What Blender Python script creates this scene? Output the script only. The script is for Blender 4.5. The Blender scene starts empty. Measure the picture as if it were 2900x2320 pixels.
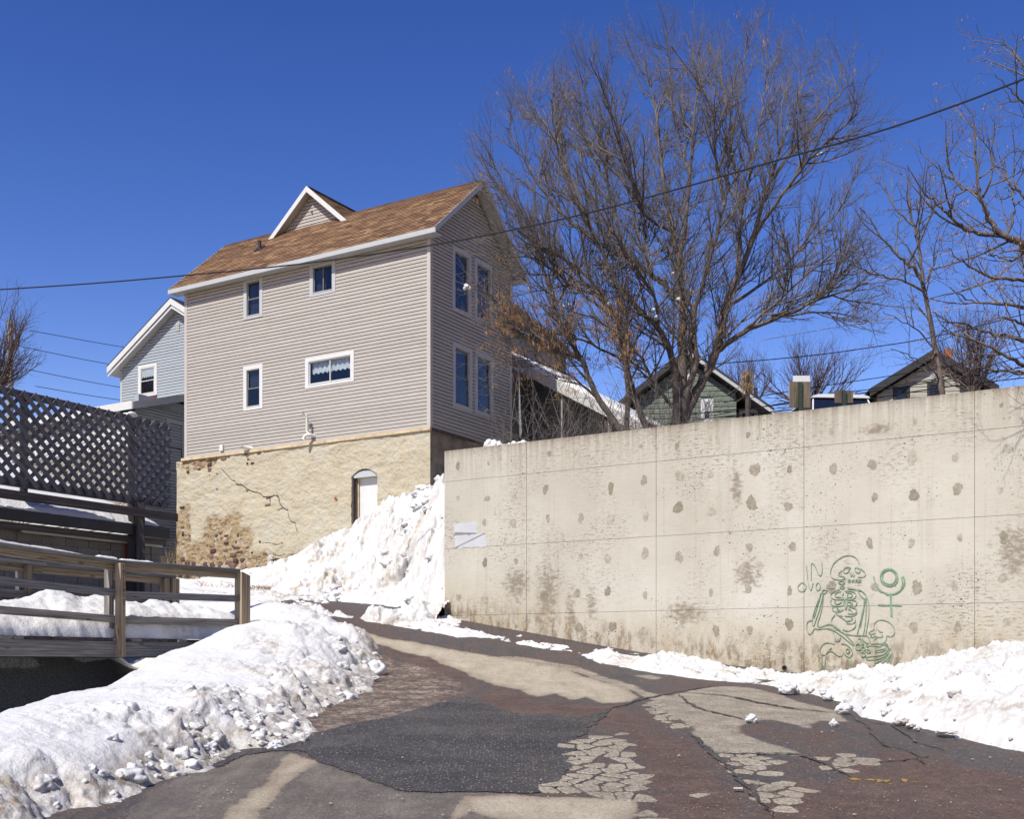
import bpy, math, random
import numpy as np
from mathutils import Vector, Matrix
from mathutils.geometry import delaunay_2d_cdt

# ------------------------------------------------------------------ camera, sky, sun, exposure
SC = bpy.context.scene
COL = SC.collection
F, CX, HZ = 3255.0, 1450.0, 1870.0          # focal length, centre column and eye level in photograph pixels
PHI = math.radians(-31.08)                  # house and wall share one orientation

cam_d = bpy.data.cameras.new('camera')
cam = bpy.data.objects.new('camera', cam_d)
COL.objects.link(cam)
cam.location = (0, 0, 0)
cam.rotation_euler = (math.radians(90), 0, 0)
cam_d.sensor_width = 36.0
cam_d.sensor_fit = 'HORIZONTAL'
cam_d.lens = 36.0 * F / 2900.0
cam_d.shift_y = (HZ - 1160.0) / 2900.0
cam_d.clip_start = 0.1
cam_d.clip_end = 3000.0
SC.camera = cam

SUN_EL = math.radians(50.0)
_dl = math.radians(3.6)
_n = Vector((-0.5163, -0.8565, 0))
SUN_H = Vector((_n.x * math.cos(_dl) - 0.8565 * math.sin(_dl), _n.y * math.cos(_dl) + 0.5163 * math.sin(_dl), 0)).normalized()
SUN_S = (SUN_H * math.cos(SUN_EL) + Vector((0, 0, math.sin(SUN_EL)))).normalized()

world = bpy.data.worlds.new('World')
SC.world = world
world.use_nodes = True
wn = world.node_tree
wn.nodes.clear()
w_out = wn.nodes.new('ShaderNodeOutputWorld')
w_bg = wn.nodes.new('ShaderNodeBackground')
w_sky = wn.nodes.new('ShaderNodeTexSky')
w_sky.sky_type = 'NISHITA'
w_sky.sun_disc = False
w_sky.sun_elevation = SUN_EL
w_sky.sun_rotation = math.atan2(SUN_H.x, SUN_H.y) % (2 * math.pi)
w_sky.altitude = 200.0
w_sky.air_density = 1.0
w_sky.dust_density = 0.0
w_sky.ozone_density = 3.5
w_hs = wn.nodes.new('ShaderNodeHueSaturation')     # a polarised, deep blue sky: one saturation for the whole dome
w_hs.inputs['Saturation'].default_value = 1.26
w_hs.inputs['Hue'].default_value = 0.517
w_bg.inputs['Strength'].default_value = 0.085
wn.links.new(w_sky.outputs['Color'], w_hs.inputs['Color'])
w_gm = wn.nodes.new('ShaderNodeGamma'); w_gm.inputs['Gamma'].default_value = 1.45
w_mx = wn.nodes.new('ShaderNodeMix'); w_mx.data_type = 'RGBA'; w_mx.blend_type = 'MULTIPLY'; w_mx.inputs[0].default_value = 1.0
w_mx.inputs[7].default_value = (1.50, 0.90, 0.62, 1.0)
wn.links.new(w_hs.outputs['Color'], w_gm.inputs['Color'])
wn.links.new(w_gm.outputs['Color'], w_mx.inputs[6])
wn.links.new(w_mx.outputs[2], w_bg.inputs['Color'])
wn.links.new(w_bg.outputs['Background'], w_out.inputs['Surface'])

sun_d = bpy.data.lights.new('sun', 'SUN')
sun_d.energy = 5.0
sun_d.angle = math.radians(0.53)
sun_d.color = (1.0, 0.955, 0.88)
sun = bpy.data.objects.new('sun', sun_d)
COL.objects.link(sun)
sun.location = SUN_S * 60
sun.rotation_euler = (-SUN_S).to_track_quat('-Z', 'Y').to_euler()

SC.view_settings.view_transform = 'Standard'
SC.view_settings.look = 'None'
SC.view_settings.exposure = 0.54
SC.view_settings.gamma = 1.0
SC.view_settings.use_curve_mapping = False

# ------------------------------------------------------------------ small helpers
rng = np.random.default_rng(7)
random.seed(7)


def P(u, v, Y):
    return Vector((Y * (u - CX) / F, Y, Y * (HZ - v) / F))


def frame(origin, along, normal):
    a = Vector(along).normalized(); n = Vector(normal).normalized(); z = a.cross(n)
    m = Matrix(((a.x, n.x, z.x, origin[0]), (a.y, n.y, z.y, origin[1]), (a.z, n.z, z.z, origin[2]), (0, 0, 0, 1)))
    return m


def px_plane(u, v, Fw, y=0.0):
    """where the sight line of a photograph pixel meets the plane y of a frame: local coordinates"""
    inv = Fw.inverted()
    d = Vector(((u - CX) / F, 1.0, (HZ - v) / F))
    o = inv @ Vector((0, 0, 0)); dl = inv.to_3x3() @ d
    t = (y - o.y) / dl.y
    return o + dl * t


class MB:
    def __init__(s):
        s.v = []; s.f = []; s.at = {}

    def box(s, x0, x1, y0, y1, z0, z1):
        i = len(s.v)
        s.v += [(x0, y0, z0), (x1, y0, z0), (x1, y1, z0), (x0, y1, z0), (x0, y0, z1), (x1, y0, z1), (x1, y1, z1), (x0, y1, z1)]
        s.f += [(i, i+3, i+2, i+1), (i+4, i+5, i+6, i+7), (i, i+1, i+5, i+4), (i+1, i+2, i+6, i+5), (i+2, i+3, i+7, i+6), (i+3, i, i+4, i+7)]
        return s

    def prism(s, poly, axis, a0, a1):
        """poly in the two other axes (in order), extruded along axis"""
        n = len(poly); i = len(s.v)
        for a in (a0, a1):
            for p, q in poly:
                s.v.append((a, p, q) if axis == 0 else (p, a, q) if axis == 1 else (p, q, a))
        s.f.append(tuple(range(i, i + n))[::-1]); s.f.append(tuple(range(i + n, i + 2*n)))
        for k in range(n):
            s.f.append((i + k, i + (k+1) % n, i + n + (k+1) % n, i + n + k))
        return s

    def quad(s, a, b, c, d):
        i = len(s.v); s.v += [tuple(a), tuple(b), tuple(c), tuple(d)]; s.f.append((i, i+1, i+2, i+3)); return s

    def poly(s, pts):
        i = len(s.v); s.v += [tuple(p) for p in pts]; s.f.append(tuple(range(i, i + len(pts)))); return s

    def tube(s, pts, radii, sides=6, cap=True):
        pts = [Vector(p) for p in pts]; n = len(pts); i = len(s.v)
        up = Vector((0.13, 0.31, 0.94))
        for k, p in enumerate(pts):
            t = (pts[min(k+1, n-1)] - pts[max(k-1, 0)])
            if t.length < 1e-9: t = Vector((0, 0, 1))
            t.normalize()
            e = t.cross(up)
            if e.length < 0.05: e = t.cross(Vector((1, 0, 0)))
            e.normalize(); g = e.cross(t)
            r = radii[k] if hasattr(radii, '__len__') else radii
            for j in range(sides):
                c, q = math.cos(2*math.pi*j/sides)*r, math.sin(2*math.pi*j/sides)*r
                s.v.append((p.x + e.x*c + g.x*q, p.y + e.y*c + g.y*q, p.z + e.z*c + g.z*q))
        for k in range(n - 1):
            for j in range(sides):
                a = i + k*sides + j; b = i + k*sides + (j+1) % sides
                s.f.append((a, b, b + sides, a + sides))
        if cap:
            s.f.append(tuple(range(i, i + sides))); s.f.append(tuple(range(i + (n-1)*sides, i + n*sides))[::-1])
        return s

    def ico(s, c, r, seed=0, squash=0.8, rough=0.3, sub=1):
        base_v, base_f = ICO[sub]
        i = len(s.v); rr = random.Random(seed)
        ph = [rr.uniform(0, 6.28) for _ in range(6)]
        for x, y, z in base_v:
            k = 1 + rough*(math.sin(3.1*x + ph[0])*math.sin(2.7*y + ph[1]) + 0.6*math.sin(5.3*z + ph[2])*math.sin(4.9*x + ph[3]) + 0.45*math.sin(9*y + ph[4])*math.sin(8*z + ph[5]))
            s.v.append((c[0] + x*r*k, c[1] + y*r*k, c[2] + z*r*k*squash))
        s.f += [tuple(i + q for q in f) for f in base_f]
        return s


def make_ico(sub):
    t = (1 + 5**0.5)/2
    v = [Vector(p).normalized() for p in ((-1,t,0),(1,t,0),(-1,-t,0),(1,-t,0),(0,-1,t),(0,1,t),(0,-1,-t),(0,1,-t),(t,0,-1),(t,0,1),(-t,0,-1),(-t,0,1))]
    f = [(0,11,5),(0,5,1),(0,1,7),(0,7,10),(0,10,11),(1,5,9),(5,11,4),(11,10,2),(10,7,6),(7,1,8),(3,9,4),(3,4,2),(3,2,6),(3,6,8),(3,8,9),(4,9,5),(2,4,11),(6,2,10),(8,6,7),(9,8,1)]
    for _ in range(sub):
        mid = {}; nf = []
        def m(a, b):
            k = (min(a, b), max(a, b))
            if k not in mid:
                v.append(((v[a] + v[b])/2).normalized()); mid[k] = len(v) - 1
            return mid[k]
        for a, b, c in f:
            ab, bc, ca = m(a, b), m(b, c), m(c, a)
            nf += [(a, ab, ca), (b, bc, ab), (c, ca, bc), (ab, bc, ca)]
        f = nf
    return [tuple(p) for p in v], f


ICO = {k: make_ico(k) for k in (0, 1, 2, 3)}


def tag(o, label=None, cat=None, group=None, kind=None):
    if label: o['label'] = label
    if cat: o['category'] = cat
    if group: o['group'] = group
    if kind: o['kind'] = kind
    return o


def obj(name, mb, mat, parent=None, mw=None, smooth=False, **kw):
    me = bpy.data.meshes.new(name)
    me.from_pydata(mb.v, [], mb.f)
    if mat: me.materials.append(mat)
    for k, vals in mb.at.items():
        a = me.attributes.new(k, 'FLOAT', 'POINT'); a.data.foreach_set('value', np.asarray(vals, dtype=np.float32))
    if smooth:
        me.polygons.foreach_set('use_smooth', [True]*len(me.polygons))
    me.update()
    o = bpy.data.objects.new(name, me)
    COL.objects.link(o)
    if parent is not None: o.parent = parent
    if mw is not None: o.matrix_local = mw
    return tag(o, **kw)


def empty(name, mw=None, parent=None, **kw):
    o = bpy.data.objects.new(name, None)
    COL.objects.link(o)
    o.empty_display_size = 0.2
    if parent is not None: o.parent = parent
    if mw is not None: o.matrix_local = mw
    return tag(o, **kw)


def grid_obj(name, X, Y, Z, mat, parent=None, mw=None, mask=None, attrs=None, smooth=True, **kw):
    ny, nx = X.shape
    me = bpy.data.meshes.new(name)
    co = np.stack([X, Y, Z], -1).reshape(-1, 3)
    idx = np.arange(nx*ny).reshape(ny, nx)
    q = np.stack([idx[:-1, :-1], idx[:-1, 1:], idx[1:, 1:], idx[1:, :-1]], -1).reshape(-1, 4)
    if mask is not None:
        q = q[mask.reshape(-1)]
    used, inv = np.unique(q, return_inverse=True)
    q = inv.reshape(-1, 4)
    co = co[used]
    me.vertices.add(len(co)); me.vertices.foreach_set('co', co.astype(np.float32).reshape(-1))
    me.loops.add(q.size); me.loops.foreach_set('vertex_index', q.reshape(-1).astype(np.int32))
    me.polygons.add(len(q)); me.polygons.foreach_set('loop_start', np.arange(0, q.size, 4, dtype=np.int32))
    me.polygons.foreach_set('loop_total', np.full(len(q), 4, dtype=np.int32))
    if smooth: me.polygons.foreach_set('use_smooth', np.ones(len(q), dtype=bool))
    me.update(calc_edges=True); me.validate()
    for k, a in (attrs or {}).items():
        at = me.attributes.new(k, 'FLOAT', 'POINT'); at.data.foreach_set('value', a.reshape(-1)[used].astype(np.float32))
    me.materials.append(mat)
    o = bpy.data.objects.new(name, me); COL.objects.link(o)
    if parent is not None: o.parent = parent
    if mw is not None: o.matrix_local = mw
    return tag(o, **kw)


def beam(name, p0, p1, w, h, mat, parent=None, off=(0, 0), **kw):
    """a straight squared timber; its own x axis runs along its length so that the grain follows it"""
    p0, p1 = Vector(p0), Vector(p1); d = p1 - p0; L = d.length; x = d/L
    up = Vector((0, 0, 1)) if abs(x.z) < 0.9 else Vector((0.8565, -0.5163, 0))
    y = up.cross(x).normalized(); z = x.cross(y)
    m = Matrix(((x.x, y.x, z.x, p0.x), (x.y, y.y, z.y, p0.y), (x.z, y.z, z.z, p0.z), (0, 0, 0, 1)))
    b = MB(); c = min(w, h)*0.05
    sec = [(-w/2 + c, -h/2), (w/2 - c, -h/2), (w/2, -h/2 + c), (w/2, h/2 - c), (w/2 - c, h/2), (-w/2 + c, h/2), (-w/2, h/2 - c), (-w/2, -h/2 + c)]
    b.prism([(a + off[0], q + off[1]) for a, q in sec], 0, 0, L)
    return obj(name, b, mat, parent, m, **kw)


# vectorised noise
_perm = rng.permutation(512); _perm = np.concatenate([_perm, _perm])
_ga = rng.uniform(0, 2*np.pi, 512)


def perlin(x, y):
    xi = np.floor(x).astype(int); yi = np.floor(y).astype(int)
    xf = x - xi; yf = y - yi
    u = xf**3*(xf*(xf*6 - 15) + 10); v = yf**3*(yf*(yf*6 - 15) + 10)
    def g(ix, iy, fx, fy):
        h = _ga[_perm[(_perm[ix % 512] + iy) % 512]]
        return np.cos(h)*fx + np.sin(h)*fy
    a = g(xi, yi, xf, yf); b = g(xi+1, yi, xf-1, yf); c = g(xi, yi+1, xf, yf-1); d = g(xi+1, yi+1, xf-1, yf-1)
    return (a + u*(b - a)) + v*((c + u*(d - c)) - (a + u*(b - a)))


def fbm(x, y, oct=4, gain=0.5):
    s = 0; a = 1.0; f = 1.0
    for k in range(oct):
        s = s + a*perlin(x*f + 17.3*k, y*f - 9.1*k); a *= gain; f *= 2.03
    return s


def cells(x, y):
    """domes over scattered centres: lumps of broken snow. returns height 0..1 and a per-lump random"""
    xi = np.floor(x).astype(int); yi = np.floor(y).astype(int)
    best = np.full(x.shape, 9.0); rid = np.zeros(x.shape)
    for dx in (-1, 0, 1):
        for dy in (-1, 0, 1):
            h = _perm[(_perm[(xi + dx) % 512] + yi + dy) % 512]
            px = xi + dx + (h % 61)/61.0; py = yi + dy + (h % 47)/47.0
            d = (x - px)**2 + (y - py)**2
            m = d < best
            best = np.where(m, d, best); rid = np.where(m, (h % 97)/97.0, rid)
    return np.sqrt(np.clip(1 - best/0.75, 0, 1)), rid


def sstep(a, b, x):
    t = np.clip((x - a)/(b - a), 0, 1); return t*t*(3 - 2*t)


# ------------------------------------------------------------------ materials
class NT:
    def __init__(s, name, rough=0.7, spec=0.3):
        s.m = bpy.data.materials.new(name); s.m.use_nodes = True
        s.t = s.m.node_tree; s.b = s.t.nodes['Principled BSDF']
        s.b.inputs['Roughness'].default_value = rough
        s.b.inputs['Specular IOR Level'].default_value = spec
        s.tc = s.t.nodes.new('ShaderNodeTexCoord')

    def n(s, typ, **kw):
        nd = s.t.nodes.new(typ)
        for k, v in kw.items(): setattr(nd, k, v)
        return nd

    def lk(s, a, b): s.t.links.new(a, b)

    def mapping(s, scale=(1, 1, 1), loc=(0, 0, 0), rot=(0, 0, 0), src=None, rand=False):
        mp = s.n('ShaderNodeMapping'); mp.inputs['Scale'].default_value = scale; mp.inputs['Location'].default_value = loc; mp.inputs['Rotation'].default_value = rot
        src = src or s.tc.outputs['Object']
        if rand:
            oi = s.n('ShaderNodeObjectInfo'); va = s.n('ShaderNodeVectorMath', operation='ADD'); ml = s.math('MULTIPLY', oi.outputs['Random'], 37.0)
            s.lk(src, va.inputs[0]); s.lk(ml, va.inputs[1]); src = va.outputs[0]
        s.lk(src, mp.inputs['Vector']); return mp.outputs['Vector']

    def noise(s, scale, vec=None, detail=4, rough=0.55, dist=0.0):
        nd = s.n('ShaderNodeTexNoise'); nd.inputs['Scale'].default_value = scale; nd.inputs['Detail'].default_value = detail
        nd.inputs['Roughness'].default_value = rough; nd.inputs['Distortion'].default_value = dist
        s.lk(vec or s.tc.outputs['Object'], nd.inputs['Vector']); return nd.outputs['Fac']

    def voro(s, scale, vec=None, feature='F1', out='Distance'):
        nd = s.n('ShaderNodeTexVoronoi', feature=feature); nd.inputs['Scale'].default_value = scale
        s.lk(vec or s.tc.outputs['Object'], nd.inputs['Vector']); return nd.outputs[out]

    def ramp(s, fac, *stops, interp='LINEAR'):
        nd = s.n('ShaderNodeValToRGB'); nd.color_ramp.interpolation = interp
        e = nd.color_ramp.elements
        while len(e) < len(stops): e.new(0.5)
        for k, (p, c) in enumerate(stops):
            e[k].position = p; e[k].color = (c if hasattr(c, '__len__') else (c, c, c)) + (() if hasattr(c, '__len__') and len(c) == 4 else (1,)) if hasattr(c, '__len__') else (c, c, c, 1)
        s.lk(fac, nd.inputs['Fac']); return nd.outputs['Color']

    def mix(s, fac, a, b, mode='MIX'):
        nd = s.n('ShaderNodeMix', data_type='RGBA', blend_type=mode)
        for q, i in ((fac, 0), (a, 6), (b, 7)):
            if hasattr(q, 'is_linked') or hasattr(q, 'links'): s.lk(q, nd.inputs[i])
            elif i == 0: nd.inputs[0].default_value = q
            else: nd.inputs[i].default_value = tuple(q) + (1,)
        return nd.outputs[2]

    def math(s, op, a, b=0.0, c=None):
        nd = s.n('ShaderNodeMath', operation=op)
        for i, q in enumerate((a, b) if c is None else (a, b, c)):
            if hasattr(q, 'links'): s.lk(q, nd.inputs[i])
            else: nd.inputs[i].default_value = q
        return nd.outputs[0]

    def attr(s, name):
        nd = s.n('ShaderNodeAttribute', attribute_name=name); return nd.outputs['Fac']

    def sep(s, axis, src=None):
        nd = s.n('ShaderNodeSeparateXYZ'); s.lk(src or s.tc.outputs['Object'], nd.inputs[0]); return nd.outputs[axis]

    def col(s, c, k=0.68):
        if hasattr(c, 'links'): s.lk(s.mix(1.0, c, (k, k, k), 'MULTIPLY'), s.b.inputs['Base Color'])
        else: s.b.inputs['Base Color'].default_value = tuple(q*k for q in c) + (1,)
        return s

    def rough(s, r): s.lk(r, s.b.inputs['Roughness']); return s

    def bump(s, h, dist=0.01, strength=1.0):
        nd = s.n('ShaderNodeBump'); nd.inputs['Distance'].default_value = dist; nd.inputs['Strength'].default_value = strength
        s.lk(h, nd.inputs['Height'])
        if s.b.inputs['Normal'].links: s.lk(s.b.inputs['Normal'].links[0].from_socket, nd.inputs['Normal'])
        s.lk(nd.outputs['Normal'], s.b.inputs['Normal']); return s


def plain(name, c, rough=0.6, spec=0.3, var=0.12, scale=6.0, rand=False):
    t = NT(name, rough, spec)
    f = t.noise(scale, t.mapping(rand=rand), 5)
    lo = tuple(x*(1 - var) for x in c); hi = tuple(min(1, x*(1 + var)) for x in c)
    cc = t.ramp(f, (0.3, lo), (0.7, hi))
    if rand:
        oi = t.n('ShaderNodeObjectInfo'); cc = t.mix(1.0, cc, t.ramp(oi.outputs['Random'], (0.0, (0.95, 0.95, 0.945)), (1.0, (1.05, 1.05, 1.055))), 'MULTIPLY')
    t.col(cc)
    return t.m


MAT = {}
MAT['siding'] = plain('beige_vinyl', (0.475, 0.44, 0.392), 0.5, 0.35, 0.05, 3.0, True)
MAT['bluesiding'] = plain('blue_grey_vinyl', (0.40, 0.44, 0.47), 0.5, 0.35, 0.05, 3.0, True)
MAT['whitesiding'] = plain('white_grey_vinyl', (0.62, 0.61, 0.57), 0.5, 0.35, 0.05, 3.0, True)
MAT['greysiding'] = plain('grey_panel', (0.30, 0.31, 0.33), 0.6, 0.3, 0.08, 2.0)
MAT['greensiding'] = plain('green_board', (0.16, 0.195, 0.155), 0.6, 0.3, 0.12, 2.0, True)
MAT['tanshake'] = plain('tan_shake', (0.46, 0.44, 0.37), 0.75, 0.2, 0.10, 4.0, True)
MAT['white'] = plain('white_paint', (0.70, 0.70, 0.68), 0.45, 0.4, 0.04, 5.0)
MAT['fascia'] = plain('fascia_white', (0.50, 0.51, 0.51), 0.45, 0.4, 0.05, 4.0)
MAT['trimbeige'] = plain('beige_trim', (0.53, 0.49, 0.44), 0.5, 0.35, 0.03, 4.0)
MAT['soffit'] = plain('soffit_vinyl', (0.55, 0.54, 0.52), 0.6, 0.3, 0.05, 4.0)
MAT['greysash'] = plain('grey_sash', (0.22, 0.21, 0.19), 0.5, 0.4, 0.06, 8.0)
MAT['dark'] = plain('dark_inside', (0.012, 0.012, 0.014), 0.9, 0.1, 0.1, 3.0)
MAT['darkroof'] = plain('black_roof_board', (0.035, 0.034, 0.036), 0.6, 0.3, 0.2, 3.0)
MAT['oldwood'] = plain('dark_old_wood', (0.09, 0.07, 0.065), 0.8, 0.2, 0.35, 9.0)
MAT['metalblack'] = plain('black_pipe', (0.02, 0.02, 0.022), 0.5, 0.4, 0.1, 5.0)
MAT['pvc'] = plain('white_pvc', (0.72, 0.70, 0.63), 0.35, 0.5, 0.05, 12.0)
MAT['cream'] = plain('cream_board', (0.60, 0.47, 0.30), 0.7, 0.25, 0.25, 5.0)
MAT['curtain'] = plain('curtain_cloth', (0.62, 0.66, 0.62), 0.8, 0.1, 0.10, 8.0)
MAT['bluecurtain'] = plain('blue_curtain_cloth', (0.035, 0.04, 0.06), 0.8, 0.1, 0.25, 8.0)
MAT['cable'] = plain('black_cable', (0.012, 0.012, 0.012), 0.6, 0.3, 0.1, 5.0)
MAT['wire'] = plain('bright_wire', (0.62, 0.64, 0.68), 0.25, 0.6, 0.05, 5.0)
MAT['greenpost'] = plain('green_steel_post', (0.02, 0.04, 0.028), 0.6, 0.4, 0.15, 5.0)
MAT['redwood'] = plain('red_stained_wood', (0.16, 0.035, 0.02), 0.7, 0.2, 0.3, 5.0)
MAT['darkredbox'] = plain('black_bin_plastic', (0.02, 0.012, 0.015), 0.4, 0.5, 0.2, 5.0)
MAT['yellowpaint'] = plain('yellow_road_paint', (0.30, 0.185, 0.05), 0.8, 0.2, 0.6, 22.0)
MAT['rust'] = plain('rust', (0.36, 0.10, 0.02), 0.7, 0.3, 0.3, 40.0)
MAT['maroon'] = plain('maroon_sill', (0.16, 0.03, 0.05), 0.5, 0.3, 0.1, 5.0)
MAT['brick'] = plain('orange_brick', (0.42, 0.15, 0.07), 0.8, 0.2, 0.25, 20.0)
MAT['carwhite'] = plain('white_car_paint', (0.75, 0.76, 0.78), 0.2, 0.6, 0.02, 2.0)
MAT['carglass'] = plain('dark_car_glass', (0.01, 0.014, 0.03), 0.05, 0.6, 0.1, 2.0)
MAT['polewood'] = plain('grey_pole_wood', (0.34, 0.31, 0.27), 0.8, 0.2, 0.25, 8.0)


def wood_mat(name, lo, mid, hi, stain=0.0):
    t = NT(name, 0.78, 0.2)
    v = t.mapping((0.5, 7, 7), rand=True)
    w = t.n('ShaderNodeTexNoise'); w.inputs['Scale'].default_value = 3.0; w.inputs['Detail'].default_value = 6; w.inputs['Distortion'].default_value = 1.2
    t.lk(v, w.inputs['Vector'])
    wave = t.n('ShaderNodeTexWave', wave_type='BANDS', bands_direction='Z'); wave.inputs['Scale'].default_value = 1.6; wave.inputs['Distortion'].default_value = 9.0; wave.inputs['Detail'].default_value = 3; wave.inputs['Detail Scale'].default_value = 0.8
    t.lk(t.mapping((0.35, 5, 5), rand=True), wave.inputs['Vector'])
    f = t.math('ADD', t.math('MULTIPLY', w.outputs['Fac'], 0.80), t.math('MULTIPLY', wave.outputs['Fac'], 0.18))
    c = t.ramp(f, (0.25, lo), (0.48, mid), (0.74, hi))
    k = t.ramp(t.voro(1.0, t.mapping((2.2, 9, 9), rand=True)), (0.06, 0.0), (0.16, 1.0))       # knots
    c = t.mix(k, t.mix(0.65, c, (0.035, 0.022, 0.015)), c)
    oi = t.n('ShaderNodeObjectInfo')
    c = t.mix(1.0, c, t.ramp(oi.outputs['Random'], (0.0, (0.72, 0.74, 0.78)), (1.0, (1.12, 1.05, 0.96))), 'MULTIPLY')
    if stain:
        c = t.mix(t.ramp(t.noise(1.6, t.mapping((0.6, 2, 2), rand=True), 3), (0.45, 0.0), (0.7, stain)), c, (0.03, 0.03, 0.035))
    t.col(c); t.bump(f, 0.004, 0.7)
    return t.m


MAT['wood'] = wood_mat('weathered_grey_wood', (0.11, 0.105, 0.103), (0.25, 0.24, 0.23), (0.40, 0.385, 0.36))
MAT['woodwarm'] = wood_mat('warm_weathered_wood', (0.17, 0.13, 0.085), (0.37, 0.295, 0.20), (0.54, 0.455, 0.33))
MAT['wooddark'] = wood_mat('dark_weathered_wood', (0.035, 0.03, 0.03), (0.075, 0.066, 0.065), (0.13, 0.115, 0.11))
MAT['lattice'] = wood_mat('dark_lattice_wood', (0.085, 0.087, 0.10), (0.14, 0.142, 0.16), (0.21, 0.21, 0.235))
MAT['paleLattice'] = wood_mat('pale_lattice_wood', (0.22, 0.20, 0.17), (0.36, 0.33, 0.28), (0.48, 0.44, 0.38))
MAT['ply'] = wood_mat('plywood_back', (0.06, 0.052, 0.04), (0.14, 0.118, 0.088), (0.22, 0.19, 0.145))


def mat_snow(name, dirtcol=(0.20, 0.13, 0.07)):
    t = NT(name, 0.55, 0.25)
    d = t.attr('dirt')
    n = t.noise(9.0, None, 6, 0.65)
    n2 = t.noise(60.0, None, 4, 0.6)
    f = t.math('MULTIPLY', d, t.ramp(t.math('ADD', t.math('MULTIPLY', n, 0.75), t.math('MULTIPLY', n2, 0.25)), (0.44, 0.0), (0.62, 1.0)))
    base = t.ramp(n, (0.3, (0.85, 0.845, 0.84)), (0.75, (0.92, 0.91, 0.885)))
    base = t.mix(t.math('MULTIPLY', d, t.ramp(t.noise(3.5, None, 5, 0.65), (0.38, 0.0), (0.62, 0.62))), base, (0.66, 0.575, 0.43))
    t.col(t.mix(f, base, t.mix(t.ramp(n2, (0.4, 0.0), (0.65, 1.0)), dirtcol, (0.46, 0.36, 0.24))), 0.61)
    so = t.attr('ramp_shade')  # shade under the ramp, painted as a dark colour over the snow
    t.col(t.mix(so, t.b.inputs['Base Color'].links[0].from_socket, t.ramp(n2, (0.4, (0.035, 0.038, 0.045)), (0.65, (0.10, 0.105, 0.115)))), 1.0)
    t.b.inputs['Subsurface Weight'].default_value = 0.25
    t.b.inputs['Subsurface Radius'].default_value = (0.03, 0.035, 0.04)
    t.b.inputs['Subsurface Scale'].default_value = 0.6
    t.bump(t.noise(140.0, None, 3, 0.6), 0.006, 0.5)
    t.bump(t.noise(30.0, None, 5, 0.65), 0.03, 0.6)
    return t.m


MAT['snow'] = mat_snow('snow')


def mat_glass():
    t = NT('window_glass', 0.03, 0.5)
    tr = t.n('ShaderNodeBsdfTransparent'); gl = t.n('ShaderNodeBsdfGlossy'); gl.inputs['Roughness'].default_value = 0.02
    tr.inputs['Color'].default_value = (0.90, 0.92, 0.95, 1)
    lw = t.n('ShaderNodeLayerWeight'); lw.inputs['Blend'].default_value = 0.5
    fr = t.math('ADD', 0.030, t.math('MULTIPLY', t.math('POWER', lw.outputs['Facing'], 4.0), 0.8))
    wob = t.n('ShaderNodeBump'); wob.inputs['Distance'].default_value = 0.01; wob.inputs['Strength'].default_value = 0.25
    t.lk(t.noise(2.2, t.mapping(rand=True), 2), wob.inputs['Height']); t.lk(wob.outputs['Normal'], gl.inputs['Normal'])
    mx = t.n('ShaderNodeMixShader'); t.lk(fr, mx.inputs[0]); t.lk(tr.outputs[0], mx.inputs[1]); t.lk(gl.outputs[0], mx.inputs[2])
    t.lk(mx.outputs[0], t.t.nodes['Material Output'].inputs['Surface'])
    return t.m


MAT['glass'] = mat_glass()


def mat_shingle():
    t = NT('brown_shingle', 0.9, 0.15)
    a = t.attr('tint')
    c = t.ramp(a, (0.0, (0.075, 0.042, 0.03)), (0.35, (0.15, 0.085, 0.055)), (0.65, (0.25, 0.15, 0.085)), (1.0, (0.40, 0.26, 0.14)))
    n = t.noise(22.0, t.mapping((1, 1, 3)), 5)
    c = t.mix(1.0, c, t.ramp(n, (0.3, (0.78, 0.78, 0.78)), (0.7, (1.2, 1.18, 1.15))), 'MULTIPLY')
    t.col(c); t.bump(t.noise(160, None, 3), 0.004, 0.6)
    return t.m


MAT['shingle'] = mat_shingle()


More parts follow.
